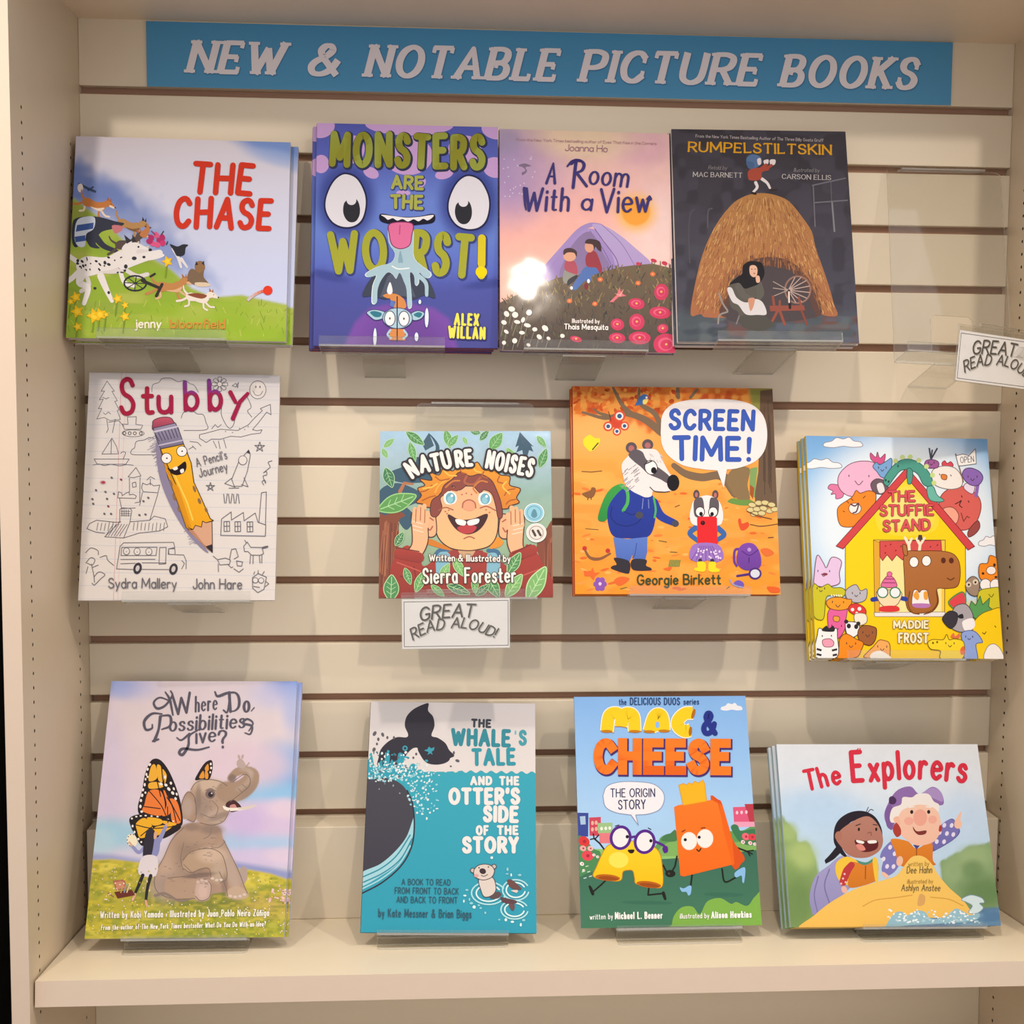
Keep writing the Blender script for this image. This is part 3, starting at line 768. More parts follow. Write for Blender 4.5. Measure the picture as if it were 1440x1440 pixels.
    A.p('#a8c8d8', "366,1132 410,1116 470,1130 466,1160 420,1175 390,1160", True, ol='#34406c', lw=4); A.p('#a8c8d8', "612,1140 650,1118 690,1130 672,1162 630,1172", True, ol='#34406c', lw=4)
    A.p('#34788c', "385,1132 412,1124 450,1136 440,1156 410,1156", True); A.p('#34788c', "630,1142 655,1126 678,1134 662,1156", True)
    A.e('#a8c8d8', 540, 1162, 84, 58, ol='#34406c', lw=4)
    for x in (497, 576): A.e('#f0eef0', x, 1164, 30, 42, ol='#4a5070', lw=5); A.e('#5a4a50', x, 1164, 5, 7)
    A.p('#d28a50', "498,1222 580,1222 586,1285 494,1285"); A.s('#a8c8d8', 12, "500,1230 486,1255 505,1275", True); A.s('#a8c8d8', 12, "578,1230 594,1255 575,1275", True)
    A.s('#2a2830', 6, "536,1040 538,1160 540,1290")
    for q in ((704, 1156, 12, 56), (415, 1272, 11, 54), (648, 1264, 12, 26), (664, 1068, 9, 14)): A.e('#dde4ee', *q, ol='#5058a0', lw=3)
    A.t('ALEX', "856,1190 998,1192", 58, '#e6de5c', .24, ol='#3a3a6c', olw=9, off=(3, 3), jit=.05, seed=3)
    A.t('WILLAN', "824,1262 1034,1266", 58, '#e6de5c', .24, ol='#3a3a6c', olw=9, off=(3, 3), jit=.05, seed=6)

def cover_room(A):
    A.canvas(130, 160, '#ecb9ac')
    A.grad([(85, '#dcc0b0'), (220, '#e4bfb4'), (400, '#e8b2b0'), (700, '#efb0a4'), (900, '#ecb6a6'), (1330, '#e2b4a8')])
    A.blob(120, 330, 210, 250, '#9a86be', .85, 1.3); A.blob(80, 150, 90, 80, '#9a90b4', .7, 1); A.blob(330, 330, 160, 140, '#c4a0bc', .5, 1.3)
    A.blob(860, 170, 170, 120, '#d8a4bc', .7, 1.2); A.blob(560, 150, 250, 90, '#e2ccac', .7, 1.2); A.blob(960, 650, 200, 260, '#e8cfcc', .8, 1.3)
    A.blob(830, 545, 110, 105, '#f0b458', .95, .9)
    A.mottle(.05, 60, 4)
    A.blob(830, 540, 80, 78, '#ee9f34', 1, .12)
    A.dots([('#d8d0e4', rr(70, 260), rr(230, 520), 3.4, 3.4, 0) for _ in range(26)])
    A.p('#7a6884', "165,290 200,278 236,292 205,300 214,322 190,345 185,330 205,318 190,300", True)
    A.p('#9c86c0', "285,905 330,840 420,735 500,645 560,610 600,606 640,616 560,640 440,745 350,860 330,940", True, n=3)
    A.p(('#a18ac6', '#8f78b4'), "330,940 350,860 430,752 520,660 590,640 640,690 700,780 735,865 560,895 400,925", True, n=3)
    A.p(('#b09fd0', '#a892c4'), "590,612 660,625 740,672 830,745 925,835 830,850 735,866 700,780 650,700 596,640", True, n=3)
    A.s('#6f5a94', 5, "600,640 660,720 720,800 742,862", True); A.s('#6f5a94', 4, "575,655 640,740 690,830 700,868", True); A.s('#8670a8', 4, "640,616 750,720 830,846", True)
    A.p('#84709e', "420,925 440,800 510,690 580,660 640,760 680,880", True, n=4)
    hill = "60,1070 130,1040 200,1000 300,955 400,918 520,898 650,880 750,852 850,838 930,832 1060,862 1080,1345 60,1345"
    d = A.area(hill, '#5b4c40', 6)
    A.p(('#6b5a44', '#453a38'), hill)
    cols = ['#7a6644', '#4a4238', '#8a7850', '#3c3634', '#6a4c3a', '#5a5a3e', '#94804c']
    its = []
    for _ in range(620):
        x = rr(70, 1066); ytop = np.interp(x, [60, 200, 400, 750, 930, 1060], [1070, 1000, 918, 852, 832, 862]); y = ytop + rr(0, 1) ** 1.2 * (1330 - ytop)
        its.append((R_.choice(cols if y < 1080 else cols[1::2] + ['#38343a']), rr(3, 7), [(x, y), (x + rr(-16, 16), y - rr(12, 34))]))
    A.lines(its)
    # two children in front of the tent
    A.p('#4c6cae', "478,970 520,900 552,855 610,850 630,885 590,905 580,940 550,935 500,985", True); A.p('#93303e', "552,800 575,765 608,770 632,820 646,870 632,890 612,860 560,852", True)
    A.e('#d49a80', 572, 742, 26, 32); A.p('#3c2428', "548,722 560,700 600,700 632,716 640,765 622,760 606,742 598,760 590,730", True)
    A.p('#8c8c84', "425,925 440,870 500,885 510,905 470,945 440,950", True); A.p('#2c2a34', "455,930 505,900 500,925 455,962", True); A.p('#a8465a', "436,832 456,818 494,830 508,895 470,890 436,872", True)
    A.e('#d8a084', 462, 796, 36, 30); A.p('#42282a', "428,790 430,760 465,750 500,768 500,800 486,778 450,776", True)
    A.dots([('#f2ede8', 570, 935, 8, 12, 0), ('#f2ede8', 475, 975, 8, 10, 0), ('#7a2430', 558, 965, 12, 18, 0)])
    A.lines([('#5a6a3c', 4, [(940, 818), (932, 930)]), ('#5a6a3c', 4, [(1000, 830), (1010, 900)]), ('#7a5a5c', 3, [(175, 945), (185, 1010)]), ('#5a6a3c', 4, [(850, 840), (855, 860)])])
    for q in ((935, 814, 18, 10), (996, 828, 17, 11), (172, 942, 18, 10), (849, 834, 14, 10)): A.e('#c03450', *q, 20)
    for x, y in ((465, 1048), (608, 1062), (636, 925), (848, 942), (930, 890)): A.e('#d86c3c', x, y, 15, 13); A.e('#f0a468', x, y, 6, 5)
    for q in ((980, 990, 40, 46), (842, 1058, 46, 31), (975, 1106, 60, 34), (845, 1160, 43, 46), (736, 1176, 38, 33), (991, 1195, 31, 26), (736, 1252, 46, 29), (862, 1250, 62, 36), (1012, 1285, 72, 62), (505, 1262, 34, 16)):
        A.e('#c43058', *q, rr(-15, 15)); A.e('#d85878', q[0] - 3, q[1] - 3, q[2] * .6, q[3] * .6); A.e('#c43058', q[0], q[1], q[2] * .45, q[3] * .45); A.e('#ecb060', q[0], q[1] - 2, 7, 6)
    A.p('#d8707c', "690,1050 730,1010 745,965 755,1000 785,1015 740,1022 710,1052"); A.p('#e89a90', "715,1000 745,1008 770,975 752,1020")
    its = []
    for x, y in ((140, 1100), (112, 1128), (160, 1132), (98, 1176), (238, 1118), (205, 1160), (230, 1190), (112, 1228), (200, 1232), (160, 1278), (298, 1254), (100, 1290), (330, 1205), (272, 1212), (428, 1246), (350, 1262), (172, 1172), (238, 1300)):
        A.lines([('#8a8070', 3.5, [(x, y), (x - 20 + rr(-10, 10), y + 80)])]); its.append(('#e9e2dc', x, y, rr(10, 20), rr(8, 17), rr(0, 60)))
    A.dots(its)
    A.t('From the New York Times bestselling author of Eyes That Kiss in the Corners', "150,152 940,164", 15, '#b88f98', .14)
    A.t('Joanna Ho', "426,204 666,208", 36, '#9c6e88', .11)
    ink = '#2d2270'
    A.t('A', "316,388 380,388", 112, ink, .15, .12, thin=.6)
    A.t('\x01', "452,402 552,402", 146, ink, .13, .04, thin=.6)
    A.t('oom', "556,388 786,402", 112, ink, .14, .08, thin=.62)
    A.t('With', "196,544 456,540", 122, ink, .14, .08, thin=.6)
    A.t('a', "516,534 584,536", 96, ink, .16, .1, thin=.6)
    A.t('View', "622,548 910,538", 128, ink, .13, .06, thin=.62)
    A.s(ink, [18, 9], "200,420 205,500 212,540", True); A.s(ink, [9, 16], "890,470 905,455 912,470"); A.s(ink, [10, 17, 8], "440,292 470,264 520,262", True)
    A.t('Illustrated by', "480,1172 636,1172", 22, '#ece4e0', .17)
    A.t('Thais Mesquita', "436,1208 684,1208", 28, '#f4eeea', .18)

def cover_rump(A):
    A.canvas(130, 160, '#3f3c44')
    A.grad([(60, '#3e3b42'), (500, '#403d47'), (900, '#454552'), (1200, '#4a4c5a')])
    A.speck(['#36343c', '#4a4854'], .6, 60, 3, None, .5)
    A.area("90,1040 400,1050 700,1060 1000,1040 1090,1030 1090,1210 90,1210", '#4c565c', 60, .8)
    A.speck(['#6a4640', '#3c444e', '#5c6468', '#565c6c'], .75, 50, 8, (A.sy > 1050).astype(float), .58, .6, 1.4)
    A.lines([('#4e4c54', 7, crom(P("190,490 168,520 160,620 168,780"), n=6)), ('#55535b', 7, crom(P("285,485 262,500 260,590"), n=6))])
    hay = "500,404 560,400 620,410 690,440 760,520 815,600 838,690 880,800 915,900 940,985 960,1048 880,1045 850,1010 790,1040 300,1070 230,1050 175,1055 195,900 235,730 300,580 380,470 440,425"
    A.p(('#a87848', '#9c6446'), hay, True, n=3)
    cols = ['#b08050', '#8c5c3c', '#bc8e58', '#9c6c48', '#a87450', '#84563a', '#c49a66']
    its = []
    pol = P(hay); 
    for _ in range(1500):
        t = rr(-1, 1); v = rr(0, 1) ** .8
        y = 415 + v * 620; xl = np.interp(y, [404, 425, 470, 570, 720, 900, 1055], [510, 446, 388, 306, 242, 206, 182]); xr = np.interp(y, [404, 410, 440, 520, 600, 690, 800, 900, 985, 1048], [590, 612, 682, 752, 806, 830, 870, 905, 932, 950]); x = (xl + xr) / 2 + t * (xr - xl) / 2
        dx = t * .42; L = rr(16, 40)
        y2 = y + L
        if y2 > 1050: continue
        its.append((R_.choice(cols), rr(2.5, 5), [(x, y), (x + dx * L + rr(-5, 5), y2)]))
    A.lines(its)
    A.p('#59413c', "345,1062 380,930 420,850 470,775 540,745 640,742 730,778 800,850 840,930 870,1045 700,1070", True)
    A.p('#4a4246', "370,1075 420,930 480,820 580,790 700,810 780,880 820,1000 830,1060 600,1090", True)
    its = []
    for _ in range(260):
        t = rr(0, math.pi); k = rr(.98, 1.2); x = 600 - 245 * k * math.cos(t); y = 1010 - 250 * k * math.sin(t)
        if y > 1000: continue
        its.append((R_.choice(cols[1::2] + ['#6a4838', '#765040']), rr(2.5, 5), [(x, y), (x - 10 * math.cos(t) + rr(-4, 4), y + rr(20, 38))]))
    A.lines(its)
    # woman on a chair
    A.s('#8a8480', 9, "325,938 345,990 372,1030", True); A.s('#8a8480', 9, "372,1036 330,1055 322,1100", True); A.s('#7a7472', 7, "420,1100 440,1040")
    A.p('#57544e', "390,870 440,840 500,850 552,880 550,940 520,960 470,960 540,1045 610,1085 620,1108 545,1135 450,1112 430,1040 390,1010 375,930", True, n=4)
    A.p('#4b4a46', "440,1060 545,1040 618,1095 612,1112 545,1136 455,1115", True)
    A.s('#5a5852', [44, 30], "530,880 548,930 540,955", True); A.s('#5c5a55', [40, 26], "430,900 455,945 500,965", True)
    A.p('#c9c6c8', "368,915 392,908 420,960 470,985 520,965 560,985 580,1045 530,1050 470,1048 430,1000 395,980", True)
    A.p('#c08a70', "482,965 515,962 510,1005 495,1030 485,1000", True)
    A.p('#211f24', "450,790 480,765 520,764 552,775 566,830 540,880 500,900 460,910 430,880 380,890 420,850 448,830", True)
    A.p('#d3a892', "488,790 515,786 528,806 524,840 505,848 488,830", True); A.s('#d3a892', 22, "530,850 532,868"); A.p('#7a3038', "505,826 518,826 512,832")
    A.lines([('#3a2a2a', 3, [(494, 806), (502, 806)]), ('#3a2a2a', 3, [(512, 805), (520, 805)])])
    # spinning wheel
    ring = [(745 + 68 * math.cos(t * .2244), 912 + 72 * math.sin(t * .2244)) for t in range(29)]
    A.s('#8a6a60', 9, ring)
    A.lines([('#b09890', 5, [(695, 915), (745 + 66 * math.cos(t), 912 + 70 * math.sin(t))]) for t in (-1.8, -1.3, -.8, -.3, .2, .7, 1.2, 1.7)] + [('#a89890', 4, [(695, 915), (612, y)]) for y in (870, 905, 950)])
    A.p('#8a4c40', "595,1000 780,995 785,1022 600,1030"); A.lines([('#8a4c40', 14, [(640, 1025), (610, 1085)]), ('#8a4c40', 14, [(650, 1025), (680, 1105)]), ('#7c443a', 12, [(765, 1020), (800, 1102)]), ('#8a4c40', 13, [(620, 1000), (612, 945)]), ('#8a4c40', 12, [(765, 1000), (750, 950)]), ('#8a4c40', 12, [(650, 1000), (650, 970)])])
    A.s('#2a2428', 14, "698,918 705,1010"); A.s('#d8c8c0', 9, "698,925 700,980")
    # small dancing figure on the top of the stack
    A.s('#3a2c2c', 8, "590,384 625,380"); A.s('#d9d2d4', [17, 12], "512,345 520,370 498,398", True); A.s('#d9d2d4', [17, 12], "545,325 572,345 588,372", True); A.s('#2c2424', 12, "494,400 512,404")
    A.p('#a24a3c', "470,290 490,272 540,265 580,262 578,278 545,290 540,325 500,335 474,328", True)
    A.p('#54709a', "462,215 490,196 530,205 545,240 515,265 480,272 465,255", True); A.p('#48628a', "468,262 462,235 500,240 500,270", True); A.p('#d8cdd0', "518,222 536,216 538,246 524,250", True)
    A.p('#dcd4d6', "552,228 578,222 576,244 560,252", True); A.p('#dcd4d6', "586,224 614,222 612,246 590,252", True); A.s('#a24a3c', 16, "540,270 566,250"); A.s('#a24a3c', 15, "560,275 594,252")
    A.lines([('#6c6a74', 7, [(812, 355), (992, 312)]), ('#6c6a74', 6, [(818, 350), (832, 575)]), ('#5c5a64', 6, [(912, 335), (918, 440)]), ('#7c7a82', 9, [(920, 440), (936, 600)]), ('#6c6a74', 7, [(828, 446), (1004, 430)])])
    A.t('From the New York Times Bestselling Author of The Three Billy Goats Gruff', "190,112 868,122", 15, '#aaa2a4', .16, serif=.05)
    A.t('RUMPELSTILTSKIN', "150,186 914,188", 48, '#d39a26', .21, serif=.13, thin=.7, jit=.05, seed=4, gap=.3)
    A.t('Retold by', "258,280 358,280", 20, '#8a868a', .1, .2); A.t('Illustrated by', "712,284 850,284", 20, '#8a868a', .1, .2)
    A.t('MAC BARNETT', "178,320 440,320", 24, '#bdb8b8', .15, serif=.1, thin=.6, gap=.3); A.t('CARSON ELLIS', "650,322 912,324", 24, '#bdb8b8', .15, serif=.1, thin=.6, gap=.3)

def cover_stubby(A):
    A.canvas(60, 70, '#dcd6d4')
    A.grad([(50, '#d6d2d6'), (300, '#dad6d6'), (900, '#dcd6d2'), (1380, '#dcd5d0')])
    A.mottle(.015, 120, 3)
    A.lines([('#c3c6d2', 3, [(80, y), (1245, y + 2)]) for y in range(120, 1370, 78)] + [('#d4a8ac', 4, [(322, 50), (296, 1385)]), ('#dcbcbc', 3, [(350, 50), (322, 1385)])])
    k = '#65636c'; w = 3.6
    def L(*ps, sm=False):
        for q in ps: A.s(k, w, q, sm)
    L("238,100 205,160 225,158 195,210 218,206 190,262 210,260 182,322 225,312 260,330 320,322 300,270 312,268 285,218 300,214 268,160 282,158 238,100", "215,195 235,205 250,195", "220,285 232,295 250,280 262,292")
    L("500,160 505,120 540,105 560,82 610,80 650,100 690,92 720,110 745,120 770,160", sm=True)
    for a in range(8):
        t = a * .785; A.s(k, w, crom(P([(892 + 14 * math.cos(t - .3), 112 + 14 * math.sin(t - .3)), (892 + 44 * math.cos(t - .25), 112 + 40 * math.sin(t - .25)), (892 + 44 * math.cos(t + .25), 112 + 40 * math.sin(t + .25)), (892 + 14 * math.cos(t + .3), 112 + 14 * math.sin(t + .3))]), n=5))
    A.e('#dcd6d4', 892, 112, 14, ol=k, lw=w); A.e('#dcd6d4', 1112, 142, 47, 52, ol=k, lw=w); A.dots([(k, 1100, 125, 4, 7, 0), (k, 1124, 125, 4, 7, 0)]); L("1085,150 1100,172 1125,172 1140,150", sm=True)
    L("965,120 985,128 1000,100 996,132 985,105 965,120")
    L("240,325 250,380 240,400", "290,320 275,400", "250,340 310,330 340,360"); L("330,350 365,350 360,308 412,305 410,350 450,355 440,378 345,380 330,350"); A.e('#dcd6d4', 395, 402, 64, 20, ol=k, lw=w); A.dots([(k, x, 402, 11, 11, 0) for x in (345, 375, 405, 440)]); A.dots([('#dcd6d4', x, 402, 6, 6, 0) for x in (345, 375, 405, 440)])
    L("272,432 215,525 312,522 300,480 272,432", "270,440 268,525", "170,555 375,552 355,582 190,585 170,555"); L("165,590 200,583 230,592 270,584 320,592 360,584 400,588", sm=True); L("325,520 335,510 350,512 352,522 340,552", sm=True)
    L("525,525 395,525 388,500 405,485 415,450 460,440 490,425 520,430", sm=True)
    L("672,310 690,275 740,270 765,285 800,290 815,330 820,375 690,382", sm=True); L("905,240 905,290 935,350 960,365 980,330 975,280", "1050,180 1075,240 1055,265 1080,300", sm=True)
    L("780,405 820,395 900,372 1000,378 1060,345 1100,300 1140,262 1128,250 1185,225 1190,285 1165,270 1120,330 1085,372 1110,378 1140,372 1130,392 1080,398 1020,415 960,412 900,430 850,430 820,450 780,425 780,405", "850,370 870,345 885,362 905,345", "860,440 880,480", "890,440 900,485", "920,430 935,480", "725,445 770,450 790,470", "740,470 760,490", "720,490 745,475")
    for x, y in ((930, 385), (970, 390), (1010, 365), (1040, 372), (1060, 355)): A.e(k, x, y, 3)
    L("400,660 370,655 415,600 445,648 400,660", "378,662 380,740", "440,655 440,800 412,805", "395,690 415,685 418,712 398,715 395,690")
    L("312,778 316,742 335,750 338,765 360,750 378,742 380,760 400,755 420,765 415,780 312,778", "322,780 335,840 415,835", "450,720 455,690 480,700 500,690 520,705 555,700 545,745 460,740 450,720", "455,745 440,820", "545,750 500,905", "325,920 325,845 340,835 385,838 395,850 385,920", "500,700 500,665", "480,672 500,652 525,665")
    A.lines([(k, 3, [(x, 845), (x, 885)]) for x in (338, 350, 362, 375)] + [(k, 3, [(330, y), (388, y)]) for y in (855, 868, 880)])
    L("150,930 190,910 300,920 330,918", "390,915 500,905 525,880 590,895 605,940 560,965 440,980 350,1010 240,1005 330,915", "150,930 135,960 190,980 240,985", "385,920 350,1010", sm=False)
    A.lines([(k, 3, [(x, 920 + (x % 7)), (x - 8, 970)]) for x in range(200, 300, 22)] + [(k, 3, [(x, 915 + (x % 9)), (x - 5, 965)]) for x in range(410, 600, 22)] + [(k, 3, [(x, 930), (x - 45, 1000)]) for x in range(290, 380, 16)])
    for x, y, c in ((222, 690, '#8a3048'), (275, 662, k), (330, 672, '#8a4050'), (185, 736, k), (165, 788, k), (240, 745, k), (170, 815, k), (250, 785, k), (290, 755, k), (258, 828, '#8a4050'), (236, 872, k), (275, 872, k), (440, 876, k), (475, 872, k), (462, 795, k), (490, 775, k)): A.e(c, x, y, 8, 6, 40)
    A.e('#c8a0a8', 224, 690, 18, 11); A.e('#a84058', 226, 690, 12, 8)
    L("312,1190 330,1060 350,1038 640,1030 648,1060 612,1068 614,1100 700,1102 715,1135 715,1182", "340,1065 545,1060 540,1108 336,1112 340,1065", "560,1062 598,1060 596,1155 558,1158 560,1062", "335,1135 535,1130", "335,1160 420,1155", "460,1152 600,1150", "312,1190 410,1192", "455,1190 615,1188", "690,1135 705,1150 690,1182", "610,1100 612,1068 648,1066 650,1096")
    for x in (368, 430, 498): A.e('#dcd6d4', x, 1087, 18, 20, ol=k, lw=w); A.e(k, x, 1090, 3)
    for x in (434, 642): A.e('#3c3a42', x, 1185, 24, 34, 15); A.e('#c8c2c2', x, 1185, 11, 18, 15)
    L("130,1100 160,1072 200,1085 205,1110", "215,1125 250,1115 260,1140 295,1170", "132,1160 160,1128 185,1140 170,1170 140,1160", "165,1165 180,1230 185,1270", "170,1185 205,1170", "145,1180 135,1220", "180,1240 210,1210 245,1225 220,1250 185,1285 170,1275", sm=True)
    L("1065,490 1010,555 970,660 985,700 1030,700 1060,610 1075,520 1065,490", "968,655 930,685 990,705", "1040,650 1065,702 1025,690", "955,712 1012,710"); A.p('#3c3a42', "1065,487 1050,505 1076,512"); A.e('#dcd6d4', 1032, 550, 24, 26, ol=k, lw=w)
    A.lines([(k, 4, [(925 + i * 14, 745 + (i % 2) * 55), (932 + i * 14, 800 - (i % 2) * 58)]) for i in range(7)])
    for x, y, r in ((1128, 472, 30), (848, 706, 26)):
        A.s(k, w, [(x + r * math.cos(-1.57 + i * 2.513), y + r * math.sin(-1.57 + i * 2.513)) for i in range(6)])
    L("912,985 915,890 970,848 972,895 1040,850 1045,898 1108,852 1125,905 1170,920 1168,985 912,985", "1130,905 1142,735 1170,730 1168,920")
    for x in (945, 1008, 1078): L(f"{x-16},905 {x+16},903 {x+18},960 {x-14},962 {x-16},905", f"{x},905 {x+2},960", f"{x-14},932 {x+16},930")
    L("1155,690 1145,672 1160,662 1165,680 1150,640 1170,632 1168,612 1152,620 1175,600 1190,585 1178,560 1200,550", sm=True)
    L("1050,1075 1045,1045 1065,1020 1085,1050 1150,1050 1160,1085 1140,1095 1090,1095 1070,1075 1050,1075", "1085,1095 1082,1145", "1100,1095 1100,1145", "1135,1095 1140,1140", "1150,1090 1150,1140", "1060,1025 1050,1010", "1155,1055 1185,1045"); A.s(k, 12, "1155,1052 1180,1045")
    L("895,1125 940,1115 970,1125 965,1150 910,1155 895,1125", "870,1105 895,1125", "900,1150 902,1195", "955,1150 975,1170 985,1165", "965,1120 975,1065 1000,1060 1015,1105 990,1120", "1005,1130 1040,1135 1035,1160 1010,1158 1005,1130", "990,1175 1020,1195 1045,1175")
    A.s(k, w, "1175,1245 1192,1258 1172,1275"); A.s(k, w, "1098,1225 1100,1285 1130,1310 1165,1290 1178,1220 1130,1200 1098,1225"); A.e('#dcd6d4', 1115, 1240, 15, ol=k, lw=w); A.e('#dcd6d4', 1148, 1240, 15, ol=k, lw=w); L("1105,1275 1140,1280", "1105,1205 1110,1190", "1130,1200 1130,1182", "1155,1205 1165,1188")
    # pencil and its hatched shade
    its = []
    for i in range(150):
        t = rr(0, 1); x = 520 + 250 * t - rr(0, 60) * (1 - .5 * t); y = 440 + 610 * t + rr(-20, 20); its.append((R_.choice(['#a7a0b8', '#8f889c', '#b4aec0']), 3, [(x, y), (x + 46, y - 26)]))
    A.lines(its)
    A.p('#8a82a0', "530,470 556,470 610,640 700,860 730,950 840,1080 800,1060 700,950 610,800 550,640", True)
    A.p(('#c0566c', '#8c3c58'), "508,350 515,325 560,308 610,310 632,335 640,352 560,362 512,380", True, ol='#3c2a3c')
    A.p(('#9892ae', '#6c6682'), "512,372 640,340 668,400 690,462 560,500 535,440", ol='#3a3448')
    A.lines([('#4a4460', 5, [(522 + i * 19, 400 - i * 5), (548 + i * 18, 448 - i * 4)]) for i in range(8)]); A.s('#c4c0d4', 10, "520,392 648,362"); A.s('#b8b2ca', 9, "550,470 682,440")
    A.p('#c88a1e', "556,495 600,485 690,720 745,900 740,962 712,945 660,800 600,650", ol='#4a3010')
    A.p(('#eeb42c', '#e6a21c'), "556,492 690,462 735,570 752,680 800,780 850,890 868,900 826,915 806,905 800,940 765,930 752,955 728,945 660,720", ol='#3c2a10', lw=5)
    A.p('#d8921c', "560,500 604,640 668,720 742,940 728,945 650,760 590,620"); A.s('#f6cc58', 9, "640,640 716,800 750,900")
    A.p('#d2a284', "722,958 752,955 765,930 800,940 806,905 826,915 860,905 866,1085", ol='#4a3020'); A.p('#b88468', "722,958 752,958 850,1080"); A.p('#322c34', "828,1050 866,1036 866,1086")
    its = [((620, 690, 8, 22), 0), ((640, 770, 8, 22), 0), ((756, 720, 8, 20), 0), ((786, 790, 9, 18), 0), ((826, 840, 8, 16), 0), ((668, 840, 7, 18), 0)]
    for q, _ in its: A.e('#8a6a4c', *q, -20)
    A.p('#201418', "598,600 620,608 660,590 700,562 708,600 690,630 650,642 620,630", True); A.p('#efe9e4', "628,602 652,592 658,606 640,614", True); A.p('#efe9e4', "672,612 690,604 694,622 678,630", True)
    for x, y in ((592, 545), (680, 503)): A.e('#f0ecea', x, y, 30, ol='#3a2a18', lw=4); A.e('#2c262a', x + 2, y, 5)
    A.t('S', "312,290 408,288", 200, '#a01c40', .13); A.t('t', "440,286 520,284", 160, '#a4203e', .16); A.t('u', "530,280 628,278", 150, '#a01c44', .17)
    A.t('b', "686,264 780,260", 160, '#981c50', .15, shade=lambda x, y: '#7a3a8c' if y < 165 else '#9c1c48'); A.t('b', "826,262 916,258", 168, '#981c50', .15, shade=lambda x, y: '#7a3a8c' if y < 160 else '#9c1c48')  # purple tops: the clear holder's reflection put into the letter colour
    A.s('#9c1c48', [26, 22], "955,160 985,215"); A.s('#9c1c48', [20, 24, 26], "1055,165 1010,215 972,310")
    A.t('A Pencil\'s', "768,592 946,540", 48, k, .1); A.t('Journey', "786,652 950,608", 50, k, .1)
    A.t('Sydra Mallery', "266,1302 664,1296", 56, k, .11, jit=.04); A.t('John Hare', "756,1296 1040,1292", 56, k, .11, jit=.04)

